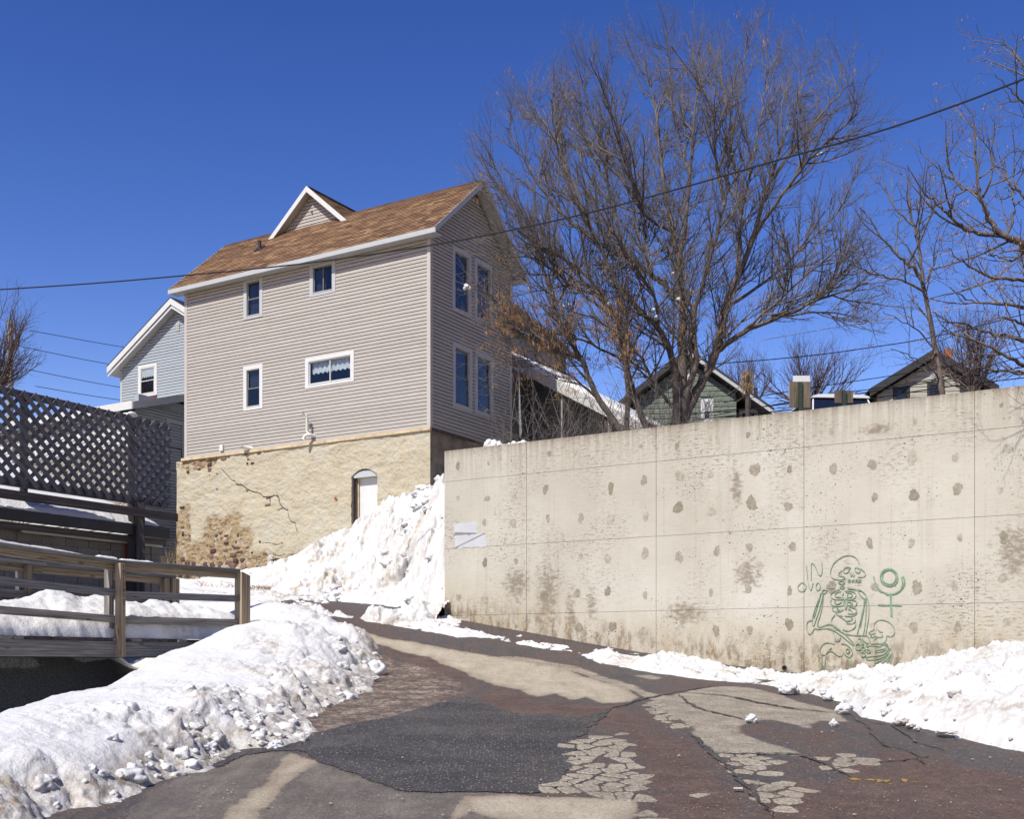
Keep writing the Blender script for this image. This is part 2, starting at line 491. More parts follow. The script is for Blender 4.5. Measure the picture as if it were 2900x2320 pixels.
def mat_concrete():
    t = NT('cast_concrete', 0.85, 0.2)
    x = t.sep(0); z = t.sep(2)
    big = t.noise(0.55, None, 4)
    c = t.ramp(big, (0.3, (0.50, 0.465, 0.38)), (0.55, (0.585, 0.55, 0.46)), (0.75, (0.65, 0.62, 0.54)))
    board = t.noise(3.0, t.mapping((1.2, 1, 22)), 6, 0.6)                         # faint board marks
    c = t.mix(1.0, c, t.ramp(board, (0.3, (0.93, 0.93, 0.92)), (0.7, (1.05, 1.05, 1.05))), 'MULTIPLY')
    # run-off streaks below the top edge
    streak = t.noise(2.2, t.mapping((5.5, 1, 0.28)), 6, 0.7)
    depth = t.ramp(t.math('SUBTRACT', 3.84, z), (0.0, 1.0), (0.32, 0.55), (0.7, 0.12), (1.0, 0.0))
    sm = t.math('MULTIPLY', t.ramp(streak, (0.36, 0.0), (0.68, 1.0)), depth)
    sm = t.math('ADD', sm, t.math('MULTIPLY', t.ramp(t.math('SUBTRACT', 3.84, z), (0.0, 1.0), (0.10, 0.25), (0.2, 0.0)), 0.8))
    c = t.mix(t.math('MULTIPLY', sm, 0.72), c, (0.20, 0.155, 0.105))
    run = t.ramp(t.noise(2.0, t.mapping((4.5, 1, 0.13), (3, 0, 1)), 6, 0.7), (0.54, 0.0), (0.72, 1.0))
    c = t.mix(t.math('MULTIPLY', run, t.ramp(t.noise(0.8, t.mapping(loc=(1, 0, 5)), 3), (0.4, 0.1), (0.65, 0.5))), c, (0.30, 0.25, 0.175))
    # broad damp, gritty areas
    area = t.ramp(t.noise(0.62, t.mapping((1, 1, 1.1), (4.4, 0, 2.0)), 3), (0.47, 0.0), (0.64, 1.0))
    grit = t.ramp(t.noise(13.0, t.mapping((0.8, 1, 2.6)), 7, 0.72), (0.52, 0.0), (0.60, 1.0))
    c = t.mix(t.math('MULTIPLY', t.math('MULTIPLY', area, grit), 0.8), c, (0.215, 0.18, 0.13))
    # the brown blotches the photograph shows at fixed places (x along the wall, z)
    blot = None
    for bx, bz, sx, sz in ((2.15, 1.10, 0.26, 0.75), (2.6, 0.75, 0.12, 0.5), (5.75, 1.35, 0.28, 0.32), (5.55, 2.72, 0.12, 0.4), (3.0, 0.95, 0.1, 0.4), (7.7, 3.4, 0.3, 0.10), (1.55, 1.35, 0.35, 0.35), (4.7, 0.75, 0.4, 0.25), (9.6, 1.5, 0.35, 0.5)):
        dx = t.math('DIVIDE', t.math('SUBTRACT', x, bx), sx); dz = t.math('DIVIDE', t.math('SUBTRACT', z, bz), sz)
        d = t.math('ADD', t.math('MULTIPLY', dx, dx), t.math('MULTIPLY', dz, dz))
        g = t.math('POWER', 2.718, t.math('MULTIPLY', d, -1.0))
        blot = g if blot is None else t.math('MAXIMUM', blot, g)
    bn = t.noise(8.5, t.mapping((1, 1, 1.8)), 7, 0.72)
    bm = t.ramp(t.math('ADD', bn, t.math('MULTIPLY', blot, 0.30)), (0.64, 0.0), (0.80, 1.0))
    c = t.mix(t.math('MULTIPLY', bm, 0.72), c, (0.20, 0.155, 0.105))
    # soil-splashed ochre foot of the wall (height above the road edge, measured along the wall)
    foot = t.math('SUBTRACT', z, t.ramp(t.math('MULTIPLY', x, 0.1), (0.0, 0.86), (0.2, 0.52), (0.42, 0.16), (0.66, 0.0), (1.0, 0.0)))
    fm = t.math('MULTIPLY', t.ramp(foot, (0.0, 1.0), (0.35, 0.55), (0.85, 0.0)), t.ramp(t.noise(2.6, t.mapping((2.0, 1, 0.8)), 5, 0.7), (0.35, 0.15), (0.65, 1.0)))
    c = t.mix(t.math('MULTIPLY', fm, 0.62), c, (0.40, 0.285, 0.14))
    fd = t.math('MULTIPLY', t.ramp(foot, (0.0, 1.0), (0.16, 0.7), (0.42, 0.0)), t.ramp(t.noise(4.5, t.mapping((1.6, 1, 0.7)), 6, 0.7), (0.47, 0.0), (0.6, 1.0)))
    c = t.mix(t.math('MULTIPLY', fd, 0.75), c, (0.15, 0.105, 0.06))
    # bug holes
    cx_ = t.n('ShaderNodeCombineXYZ'); t.lk(x, cx_.inputs[0]); t.lk(t.math('MULTIPLY', z, 1.25), cx_.inputs[1])
    def v2(scale, out):
        nd = t.n('ShaderNodeTexVoronoi', voronoi_dimensions='2D'); nd.inputs['Scale'].default_value = scale; t.lk(cx_.outputs[0], nd.inputs['Vector']); return nd.outputs[out]
    hole = v2(9.0, 'Distance'); cell = v2(9.0, 'Color')
    hs = t.math('MULTIPLY', t.sep(0, cell), 0.15)
    dens = t.ramp(t.noise(1.1, t.mapping(loc=(9, 0, 3)), 3), (0.36, 0.1), (0.7, 1.3))
    hm = t.math('LESS_THAN', hole, t.math('SUBTRACT', t.math('MULTIPLY', hs, dens), 0.030))
    c = t.mix(t.math('MULTIPLY', hm, 0.85), c, (0.075, 0.06, 0.045))
    hole2 = v2(24.0, 'Distance'); cell2 = v2(24.0, 'Color')
    hm2 = t.math('LESS_THAN', hole2, t.math('SUBTRACT', t.math('MULTIPLY', t.sep(1, cell2), t.math('MULTIPLY', dens, 0.34)), 0.12))
    c = t.mix(t.math('MULTIPLY', hm2, 0.6), c, (0.12, 0.10, 0.075))
    t.col(c)
    hb = t.math('SUBTRACT', t.math('MULTIPLY', board, 0.25), t.math('ADD', hm, hm2))
    t.bump(hb, 0.012, 0.5)
    return t.m


def mat_grout():
    t = NT('grey_grout', 0.9, 0.15)
    oi = t.n('ShaderNodeObjectInfo')
    c = t.ramp(oi.outputs['Random'], (0.0, (0.28, 0.245, 0.18)), (0.5, (0.375, 0.34, 0.265)), (1.0, (0.47, 0.435, 0.35)))
    n = t.noise(17.0, t.mapping(rand=True), 5, 0.65)
    t.col(t.mix(1.0, c, t.ramp(n, (0.3, (0.72, 0.71, 0.69)), (0.7, (1.25, 1.25, 1.25))), 'MULTIPLY')); t.bump(n, 0.004, 0.6)
    return t.m


MAT['concrete'] = mat_concrete()
MAT['grout'] = mat_grout()
MAT['joint'] = plain('dark_joint', (0.22, 0.175, 0.12), 0.9, 0.1, 0.3, 6.0)
MAT['paintpatch'] = plain('white_grey_paint', (0.575, 0.58, 0.585), 0.7, 0.2, 0.06, 6.0)


def mat_spray():
    t = NT('green_spray_paint', 0.6, 0.3)
    n = t.noise(9.0, None, 5, 0.7)
    t.col(t.ramp(n, (0.35, (0.115, 0.255, 0.125)), (0.56, (0.20, 0.355, 0.205)), (0.72, (0.44, 0.475, 0.36))))
    return t.m


MAT['spray'] = mat_spray()
MAT['overspray'] = plain('thin_overspray', (0.50, 0.515, 0.41), 0.85, 0.15, 0.10, 14.0)


def mat_plaster():
    t = NT('lime_plaster', 0.92, 0.12)
    ck = t.attr('crack'); dm = t.attr('damp')
    n = t.noise(1.4, None, 5, 0.6); n2 = t.noise(7.0, None, 6, 0.65); n3 = t.noise(30.0, t.mapping((1, 1, 1.5)), 5, 0.65)
    c = t.ramp(n, (0.3, (0.46, 0.395, 0.275)), (0.5, (0.525, 0.465, 0.335)), (0.7, (0.51, 0.475, 0.38)))
    c = t.mix(t.ramp(n2, (0.45, 0.0), (0.75, 0.55)), c, (0.46, 0.44, 0.37))
    c = t.mix(t.ramp(n3, (0.6, 0.0), (0.72, 0.35)), c, (0.33, 0.25, 0.16))
    pit = t.math('MULTIPLY', t.ramp(t.noise(11.0, t.mapping((1, 1, 2.3), rot=(0, 0.3, 0)), 6, 0.7), (0.61, 0.0), (0.66, 1.0)), t.ramp(n2, (0.35, 0.25), (0.6, 0.8)))
    c = t.mix(pit, c, (0.24, 0.17, 0.11))
    c = t.mix(t.math('MULTIPLY', dm, t.ramp(n2, (0.25, 0.35), (0.6, 1.0))), c, (0.33, 0.235, 0.125))
    c = t.mix(t.math('MULTIPLY', dm, t.ramp(t.noise(3.0, t.mapping(loc=(3, 1, 7)), 5, 0.6), (0.55, 0.0), (0.66, 0.8))), c, (0.60, 0.56, 0.50))
    c = t.mix(t.math('MULTIPLY', dm, t.ramp(t.noise(5.5, t.mapping((1, 1, 1.9), (1, 5, 2)), 4, 0.6), (0.56, 0.0), (0.62, 0.85))), c, (0.115, 0.07, 0.06))
    c = t.mix(ck, c, (0.085, 0.05, 0.035))
    t.col(c)
    t.bump(pit, -0.012, 0.7); t.bump(n3, 0.008, 0.7); t.bump(t.noise(90, None, 4), 0.004, 0.6)
    return t.m


MAT['plaster'] = mat_plaster()


def mat_stone():
    t = NT('purple_sandstone', 0.85, 0.2)
    oi = t.n('ShaderNodeObjectInfo')
    c = t.ramp(oi.outputs['Random'], (0.0, (0.075, 0.042, 0.042)), (0.4, (0.12, 0.07, 0.062)), (0.7, (0.20, 0.125, 0.095)), (1.0, (0.30, 0.235, 0.155)))
    n = t.noise(9.0, t.mapping(rand=True), 6, 0.65)
    c = t.mix(1.0, c, t.ramp(n, (0.25, (0.6, 0.6, 0.6)), (0.75, (1.35, 1.3, 1.25))), 'MULTIPLY')
    t.col(c); t.bump(n, 0.02, 0.8)
    return t.m


MAT['stone'] = mat_stone()
MAT['shadeplaster'] = plain('shaded_rubble_plaster', (0.24, 0.205, 0.165), 0.92, 0.1, 0.45, 2.6)  # plaster of the gable side, its shade put into a darker colour


def mat_block():
    t = NT('grey_block', 0.95, 0.1)
    n = t.noise(45, t.mapping(rand=True), 4, 0.7); b = t.noise(3, t.mapping(rand=True), 3)
    c = t.mix(1.0, t.ramp(n, (0.3, (0.13, 0.125, 0.12)), (0.7, (0.24, 0.23, 0.22))), t.ramp(b, (0.3, (0.8, 0.8, 0.8)), (0.7, (1.15, 1.12, 1.1))), 'MULTIPLY')
    t.col(c); t.bump(n, 0.01, 0.8)
    return t.m


MAT['block'] = mat_block()


def mat_asphalt(name, cols, rough=0.85, speck=0.0, wet=None, mud=None, mudamt=(0.45, 0.65), grain=0.006, fine=120.0):
    t = NT(name, rough, 0.35)
    n = t.noise(1.1, None, 5, 0.6); m = t.noise(6.0, None, 6, 0.65); g = t.noise(fine, None, 3, 0.7)
    c = t.ramp(t.math('ADD', t.math('MULTIPLY', n, 0.6), t.math('MULTIPLY', m, 0.4)), *[(0.32 + 0.36*k/(max(1, len(cols) - 1)), q) for k, q in enumerate(cols)])
    c = t.mix(1.0, c, t.ramp(g, (0.39, (0.58, 0.58, 0.6)), (0.62, (1.42, 1.41, 1.38))), 'MULTIPLY')
    if mud:
        f = t.ramp(t.math('ADD', t.math('MULTIPLY', t.noise(0.7, t.mapping((1.6, 0.7, 1), rot=(0, 0, 0.5)), 5, 0.6), 0.65), t.math('MULTIPLY', m, 0.35)), (mudamt[0], 0.0), (mudamt[1], 1.0))
        c = t.mix(f, c, t.mix(1.0, mud, t.ramp(g, (0.3, (0.8, 0.8, 0.8)), (0.7, (1.2, 1.2, 1.2))), 'MULTIPLY'))
    if speck:
        vo = t.voro(34.0); vc = t.voro(34.0, out='Color')
        sm = t.math('MULTIPLY', t.math('LESS_THAN', vo, 0.30), t.math('GREATER_THAN', t.sep(0, vc), 1 - speck))
        c = t.mix(sm, c, t.ramp(t.sep(1, vc), (0.0, (0.20, 0.12, 0.08)), (0.5, (0.30, 0.25, 0.19)), (1.0, (0.22, 0.22, 0.23))))
    t.col(c)
    if wet: t.rough(t.ramp(t.noise(1.3, None, 5, 0.6), (wet[0], wet[2]), (wet[1], rough)))
    t.bump(g, grain, 0.8); t.bump(m, 0.02, 0.5)
    return t.m


MUD = (0.108, 0.067, 0.054)
MAT['fresh'] = mat_asphalt('fresh_black_asphalt', [(0.024, 0.023, 0.026), (0.050, 0.047, 0.049), (0.075, 0.069, 0.068)], 0.62, 0.42, (0.40, 0.60, 0.42), None, fine=45.0, grain=0.02)
MAT['drypave'] = mat_asphalt('dry_old_asphalt', [(0.22, 0.19, 0.15), (0.33, 0.285, 0.22), (0.42, 0.37, 0.29)], 0.9, 0.35, None, (0.14, 0.105, 0.08), (0.55, 0.72), fine=40, grain=0.012)
MAT['earth'] = mat_asphalt('leaf_litter_soil', [(0.06, 0.045, 0.03), (0.11, 0.08, 0.05), (0.16, 0.12, 0.08)], 0.9, 0.1, None, None)


def mat_road():
    t = NT('worn_wet_road', 0.8, 0.35)
    n1 = t.noise(0.9, None, 5, 0.6); n2 = t.noise(3.2, None, 6, 0.65); n3 = t.noise(16.0, None, 5, 0.7); g = t.noise(48.0, None, 4, 0.8)
    drag = t.noise(2.0, t.mapping((2.6, 0.5, 1), rot=(0, 0, -0.45)), 6, 0.65)            # streaks along the wheel tracks
    wob = t.math('ADD', t.math('MULTIPLY', t.math('SUBTRACT', n2, 0.5), 0.26), t.math('ADD', t.math('ADD', t.math('MULTIPLY', t.math('SUBTRACT', n3, 0.5), 0.15), t.math('MULTIPLY', t.math('SUBTRACT', g, 0.5), 0.07)), t.math('MULTIPLY', t.math('SUBTRACT', drag, 0.5), 0.30)))
    def mask(name, soft, k=1.0, bias=0.0):
        sd = t.math('ADD', t.math('ADD', t.attr(name), bias), t.math('MULTIPLY', wob, k))
        return t.ramp(t.math('ADD', t.math('MULTIPLY', sd, 0.5/soft), 0.5), (0.0, 0.0), (1.0, 1.0)), sd
    grain = t.ramp(g, (0.40, (0.50, 0.50, 0.52)), (0.62, (1.55, 1.52, 1.46)))
    vo = t.voro(36.0); vc = t.voro(36.0, out='Color')
    stone = t.math('MULTIPLY', t.math('LESS_THAN', vo, 0.30), t.math('GREATER_THAN', t.sep(0, vc), 0.72))
    stonec = t.ramp(t.sep(1, vc), (0.0, (0.22, 0.13, 0.09)), (0.5, (0.34, 0.28, 0.21)), (1.0, (0.26, 0.25, 0.25)))
    base = t.ramp(t.math('ADD', t.math('MULTIPLY', n1, 0.5), t.math('MULTIPLY', drag, 0.5)), (0.33, (0.050, 0.045, 0.048)), (0.5, (0.092, 0.079, 0.076)), (0.66, (0.15, 0.125, 0.112)))
    mudf = t.ramp(t.math('ADD', t.math('MULTIPLY', n1, 0.55), t.math('MULTIPLY', drag, 0.45)), (0.46, 0.0), (0.60, 0.85))
    base = t.mix(mudf, base, MUD)
    base = t.mix(1.0, base, grain, 'MULTIPLY')
    base = t.mix(t.math('MULTIPLY', stone, 0.55), base, stonec)
    # damp concrete apron
    m, sd = mask('sd_damp', 0.05, 0.5)
    dc = t.ramp(t.math('ADD', t.math('MULTIPLY', n2, 0.4), t.math('MULTIPLY', drag, 0.6)), (0.34, (0.105, 0.088, 0.076)), (0.5, (0.155, 0.132, 0.112)), (0.66, (0.235, 0.205, 0.17)))
    dc = t.mix(0.6, dc, t.mix(1.0, dc, grain, 'MULTIPLY'))
    base = t.mix(m, base, dc); damp_m = m
    # mud streaks
    m, sd = mask('sd_mud', 0.09, 0.8)
    mc = t.ramp(t.math('ADD', t.math('MULTIPLY', n2, 0.5), t.math('MULTIPLY', n3, 0.5)), (0.34, (0.070, 0.043, 0.037)), (0.5, (0.115, 0.072, 0.057)), (0.66, (0.18, 0.118, 0.092)))
    base = t.mix(t.math('MULTIPLY', m, t.ramp(drag, (0.30, 0.55), (0.52, 1.0))), base, t.mix(0.8, mc, t.mix(1.0, mc, grain, 'MULTIPLY')))
    # gritty crust left by melting snow
    m, sd = mask('sd_crust', 0.08, 0.8)
    cc = t.ramp(t.math('ADD', t.math('MULTIPLY', n3, 0.6), t.math('MULTIPLY', n2, 0.4)), (0.38, (0.062, 0.042, 0.036)), (0.50, (0.15, 0.108, 0.085)), (0.60, (0.40, 0.33, 0.26)))
    base = t.mix(m, base, t.mix(0.8, cc, t.mix(1.0, cc, grain, 'MULTIPLY')))
    # dry old paving, open-grained
    m, sd = mask('sd_pave', 0.03, 0.55)
    pc = t.ramp(n2, (0.3, (0.21, 0.18, 0.14)), (0.5, (0.32, 0.275, 0.215)), (0.7, (0.41, 0.365, 0.285)))
    pc = t.mix(1.0, pc, grain, 'MULTIPLY'); pc = t.mix(t.math('MULTIPLY', stone, 0.6), pc, (0.46, 0.41, 0.33))
    wear = t.ramp(t.math('ADD', t.math('MULTIPLY', n3, 0.6), t.math('MULTIPLY', drag, 0.4)), (0.60, 1.0), (0.68, 0.25))
    base = t.mix(t.math('MULTIPLY', m, wear), base, pc)
    # dry pale concrete: bleached middle, darker drying rim
    m, sd = mask('sd_dry', 0.012, 0.5)
    pale = t.ramp(t.math('ADD', t.math('MULTIPLY', n2, 0.45), t.math('MULTIPLY', drag, 0.55)), (0.34, (0.36, 0.30, 0.215)), (0.5, (0.455, 0.395, 0.295)), (0.68, (0.55, 0.49, 0.38)))
    pale = t.mix(0.45, pale, t.mix(1.0, pale, grain, 'MULTIPLY'))
    pale = t.mix(t.ramp(sd, (0.0, 0.75), (0.09, 0.25), (0.22, 0.0)), pale, (0.24, 0.18, 0.125))
    pale = t.mix(t.ramp(t.math('ADD', t.math('MULTIPLY', n1, 0.4), t.math('MULTIPLY', drag, 0.6)), (0.56, 0.0), (0.66, 0.7)), pale, (0.21, 0.155, 0.115))
    base = t.mix(m, base, pale)
    t.col(base)
    wet = t.math('MULTIPLY', t.ramp(t.math('ADD', t.math('MULTIPLY', n1, 0.6), t.math('MULTIPLY', drag, 0.4)), (0.42, 1.0), (0.56, 0.0)), t.math('SUBTRACT', 1.0, m))
    t.rough(t.math('SUBTRACT', 0.86, t.math('MULTIPLY', wet, t.math('ADD', 0.30, t.math('MULTIPLY', damp_m, 0.18)))))
    t.bump(g, 0.012, 0.8); t.bump(n3, 0.02, 0.5)
    return t.m


MAT['road'] = mat_road()


def mat_bark(name, lo, hi):
    t = NT(name, 0.9, 0.15)
    n = t.noise(3.0, t.mapping((6, 6, 1.2)), 6, 0.7); b = t.noise(0.8, None, 3)
    c = t.ramp(n, (0.3, lo), (0.7, hi))
    c = t.mix(1.0, c, t.ramp(b, (0.3, (0.75, 0.75, 0.77)), (0.7, (1.2, 1.17, 1.12))), 'MULTIPLY')
    t.col(c); t.bump(n, 0.03, 0.9)
    return t.m


MAT['bark'] = mat_bark('grey_brown_bark', (0.075, 0.062, 0.054), (0.25, 0.21, 0.18))
MAT['twig'] = mat_bark('brown_twig', (0.105, 0.090, 0.081), (0.265, 0.235, 0.21))
MAT['purpletwig'] = mat_bark('purple_twig', (0.085, 0.06, 0.06), (0.16, 0.12, 0.115))
MAT['seed'] = plain('tan_seed', (0.36, 0.20, 0.085), 0.8, 0.2, 0.5, 3.0)
MAT['dead'] = plain('dead_stalk', (0.34, 0.24, 0.12), 0.8, 0.2, 0.35, 6.0)

# ------------------------------------------------------------------ ground and road
_gw = np.array([-60, -5, 0, 7.4, 11, 14.1, 16.4, 18.15, 20.0, 21.2, 23.0, 26, 60.0])
_gz = np.array([-4.0, -1.95, -1.6, -1.02, -0.71, -0.44, -0.22, 0.08, 0.5, 0.78, 1.02, 1.35, 5.0])
_ww = np.linspace(-60, 60, 2401)
_zz = np.interp(_ww, _gw, _gz)
_k = np.exp(-np.linspace(-2, 2, 41)**2); _k /= _k.sum()
_zz = np.convolve(np.pad(_zz, 20, mode='edge'), _k, 'valid')


def zg(x, y):
    return np.interp(np.asarray(y) - 0.25*np.asarray(x), _ww, _zz)


def px_ground(u, v):
    a = (u - CX)/F; b = (HZ - v)/F
    Y = np.linspace(3, 40, 1500)
    d = b*Y - zg(a*Y, Y)
    k = np.argmax(d < 0) if b*3 > zg(a*3, 3) else 0
    if k == 0:
        k = int(np.argmin(np.abs(d)))
        return np.array([a*Y[k], Y[k]])
    t = d[k-1]/(d[k-1] - d[k]); yy = Y[k-1] + t*(Y[k] - Y[k-1])
    return np.array([a*yy, yy])


xs = np.concatenate([-np.geomspace(400, 14, 14), np.arange(-12, 20, 2.0), np.geomspace(22, 400, 14)])
ys = np.concatenate([-np.geomspace(200, 10, 8), np.arange(-8, 44, 2.0), np.geomspace(46, 1500, 16)])
X, Y = np.meshgrid(xs, ys)
Z = zg(X, np.clip(Y, -20, 34)) - 0.15 - 1.6*sstep(-3, -5, X)*sstep(5, 8, Y)*sstep(24, 19, Y)
Z = np.clip(Z, -3, 2.3) + 0.012*np.clip(Y - 44, 0, 400)
grid_obj('ground', X, Y, Z, MAT['earth'], kind='structure')

JIT = 0


def sheet(name, px, mat, lift, jit=0.03, step=0.22, seg=0.045, **kw):
    """a thin patch lying on the road: outline from ground points, edges roughened, surface following the ground"""
    global JIT
    JIT += 1; lift = 0.003 + 0.3*lift
    pts = [px_ground(u, v) for u, v in px]
    out = []
    for k in range(len(pts)):
        a, b = pts[k], pts[(k+1) % len(pts)]
        n = max(1, int(np.linalg.norm(b - a)/seg))
        for q in range(n): out.append(a + (b - a)*q/n)
    out = np.array(out)
    out[:, 0] += jit*2.4*fbm(out[:, 0]*4 + JIT*7.7, out[:, 1]*3, 4, 0.65)
    out[:, 1] += jit*2.4*fbm(out[:, 0]*4 + 31.1, out[:, 1]*4 + JIT*5.1, 4, 0.65)
    lo, hi = out.min(0), out.max(0)
    ins = [(x, y) for x in np.arange(lo[0], hi[0], step) for y in np.arange(lo[1], hi[1], step)]
    ins = [q for q in ins if in_poly(q, out)]
    V = [Vector(p) for p in out] + [Vector(p) for p in ins]
    face = [list(range(len(out)))]
    r = delaunay_2d_cdt(V, [], face, 1, 1e-5)
    b = MB()
    vx = np.array([(p.x, p.y) for p in r[0]])
    z = zg(vx[:, 0], vx[:, 1]) + 0.012*fbm(vx[:, 0]*0.8, vx[:, 1]*0.8, 3) + lift
    b.v = [(p[0], p[1], q) for p, q in zip(vx, z)]
    for f in r[2]:
        f = list(f); a0 = vx[f[0]]; a1 = vx[f[1]]; a2 = vx[f[2]]
        if (a1[0]-a0[0])*(a2[1]-a0[1]) - (a1[1]-a0[1])*(a2[0]-a0[0]) < 0: f = f[::-1]
        b.f.append(tuple(f))
    return obj(name, b, mat, smooth=True, **kw)


def in_poly(p, poly):
    x, y = p; px_, py_ = poly[:, 0], poly[:, 1]
    qx, qy = np.roll(px_, -1), np.roll(py_, -1)
    c = ((py_ > y) != (qy > y)) & (x < (qx - px_)*(y - py_)/np.where(qy == py_, 1e-12, qy - py_) + px_)
    return bool(np.count_nonzero(c) % 2)


Z1 = lambda pts: [(x/1.487, 1700 + y/1.487) for x, y in pts]
Z2 = lambda pts: [(1450 + x/1.487, 1700 + y/1.487) for x, y in pts]
S = dict(kind='structure')
BLACK1 = [(841, 2120), (901, 2077), (1009, 2050), (1103, 2036), (1197, 2006), (1318, 1976), (1399, 2003), (1450, 2023), (1571, 2027), (1645, 2036), (1735, 2008), (1690, 2052), (1672, 2063), (1640, 2100), (1615, 2171), (1575, 2235), (1517, 2248), (1450, 2247), (1143, 2243), (1009, 2198), (901, 2157)]
REG = {
 'sd_damp': [[(400, 2250), (560, 2185), (690, 2140), (820, 2128), (901, 2157), (1009, 2198), (1143, 2243), (1450, 2248), (1480, 2345), (1200, 2420), (700, 2420), (330, 2400)]],
 'sd_mud': [Z2([(-60, 372), (0, 385), (60, 405), (150, 430), (280, 436), (390, 445), (500, 432), (440, 462), (500, 500), (560, 545), (640, 565), (750, 590), (770, 620), (830, 690), (880, 750), (930, 800), (960, 850), (980, 930), (560, 940), (560, 860), (610, 790), (600, 740), (530, 660), (500, 590), (430, 535), (330, 510), (200, 490), (80, 482), (0, 475), (-60, 470), (-150, 430), (-110, 390)]),
            Z2([(1010, 930), (1040, 800), (1200, 760), (1300, 790), (1500, 700), (1560, 600), (1700, 640), (1900, 700), (2156, 760), (2400, 800), (2400, 1000), (1500, 1000)]),
            Z1([(1600, 160), (1750, 200), (1900, 260), (2000, 330), (1950, 350), (1800, 290), (1650, 230)])],
 'sd_crust': [Z1([(1440, 230), (1560, 225), (1640, 245), (1740, 270), (1880, 320), (1960, 378), (1955, 405), (1880, 430), (1780, 455), (1700, 490), (1600, 505), (1520, 512), (1400, 550), (1300, 580), (1250, 602), (1150, 590), (1150, 520), (1280, 440), (1400, 340)])],
 'sd_dry': [[(985, 1792), (1049, 1797), (1110, 1812), (1170, 1818), (1230, 1830), (1320, 1846), (1450, 1868), (1584, 1888), (1672, 1922), (1773, 1949), (1813, 1976), (1786, 1989), (1705, 1994), (1660, 1975), (1618, 1982), (1575, 1966), (1517, 1974), (1470, 1955), (1412, 1944), (1370, 1930), (1332, 1915), (1300, 1895), (1244, 1881), (1215, 1862), (1143, 1848), (1100, 1832), (1049, 1821), (1010, 1803)],
            [(1300, 2256), (1450, 2251), (1560, 2258), (1700, 2262), (1806, 2268), (1802, 2300), (1796, 2345), (1500, 2420), (1440, 2340), (1330, 2290)],
            [(820, 2130), (870, 2148), (901, 2157), (880, 2172), (854, 2191), (830, 2215), (794, 2238), (770, 2270), (740, 2299), (715, 2345), (590, 2360), (640, 2303), (690, 2262), (735, 2228), (765, 2200), (787, 2177), (800, 2150)],
            [(1300, 2262), (1340, 2254), (1330, 2290), (1290, 2330), (1262, 2340), (1285, 2295)]],
 'sd_pave': [Z2([(740, 386), (800, 372), (900, 363), (1000, 368), (1060, 384), (1130, 400), (1250, 440), (1372, 470), (1410, 512), (1290, 508), (1240, 540), (1170, 520), (1100, 505), (1020, 512), (935, 532), (990, 575), (1060, 598), (1170, 632), (1222, 655), (1060, 648), (940, 650), (850, 642), (795, 592), (755, 560), (760, 530), (700, 500), (640, 470), (560, 436), (640, 412)]),
             Z2([(525, 318), (580, 316), (640, 328), (600, 336), (540, 326)]), Z2([(820, 380), (880, 368), (960, 360), (900, 385)]),
             [(1330, 1862), (1480, 1860), (1640, 1890), (1760, 1930), (1840, 1962), (1900, 1975), (1850, 1985), (1790, 1958), (1640, 1905), (1480, 1880)]],
}


def sdist(X, Y, px):
    poly = np.array([px_ground(u, v) for u, v in px]); d = np.full(X.shape, 9.0); ins = np.zeros(X.shape, bool)
    m = (X > poly[:, 0].min() - 1) & (X < poly[:, 0].max() + 1) & (Y > poly[:, 1].min() - 1) & (Y < poly[:, 1].max() + 1)
    x, y = X[m], Y[m]; dd = np.full(x.shape, 9.0); ii = np.zeros(x.shape, bool)
    for (ax, ay), (bx, by) in zip(poly, np.roll(poly, -1, 0)):
        L2 = (bx-ax)**2 + (by-ay)**2 + 1e-12; t_ = np.clip(((x-ax)*(bx-ax) + (y-ay)*(by-ay))/L2, 0, 1)
        dd = np.minimum(dd, (x - ax - t_*(bx-ax))**2 + (y - ay - t_*(by-ay))**2)
        c = (ay > y) != (by > y); ii ^= c & (x < (bx-ax)*(y-ay)/(by-ay + 1e-12) + ax)
    out = np.full(X.shape, -1.0); out[m] = np.where(ii, 1, -1)*np.minimum(1, np.sqrt(dd)); return out


yr = [1.0]
while yr[-1] < 24: yr.append(yr[-1]*1.0055 + 0.006)
yr = np.array(yr); sr = np.linspace(-0.62, 0.80, 560)
SRg, Y = np.meshgrid(sr, yr); X = SRg*np.maximum(Y, 4.0)
att = {k: np.maximum.reduce([sdist(X, Y, q) for q in v]) for k, v in REG.items()}
grid_obj('road', X, Y, zg(X, Y) + 0.012*fbm(X*0.8, Y*0.8, 3), MAT['road'], mask=((X > -3.45) | (Y < 6.5) | ((Y > 17.2) & (X > -4.7)))[:-1, :-1].ravel(), attrs=att, kind='structure')
sheet('black_asphalt_patch', BLACK1, MAT['fresh'], 0.012, 0.02, **S)
sheet('black_asphalt_patch', [(560, 2178), (640, 2140), (700, 2118), (780, 2110), (850, 2100), (850, 2128), (760, 2130), (690, 2146), (610, 2176)], MAT['fresh'], 0.010, 0.03, **S)
YL_ = random.Random(6)
for x0, x1, y0 in ((1428, 1472, 752), (1480, 1530, 755), (1536, 1560, 759), (1566, 1588, 761), (1640, 1668, 761), (1674, 1698, 765), (1690, 1735, 537), (1742, 1782, 544)):
    sheet('yellow_line', Z2([(x0, y0), ((x0 + x1)/2, y0 - 2), (x1, y0 + 2), (x1 - 6, y0 + 6 + YL_.uniform(-2, 3)), ((x0 + x1)/2, y0 + 4 + YL_.uniform(-1, 4)), (x0 + 4, y0 + 6)]), MAT['yellowpaint'], 0.003, 0.03, **S)

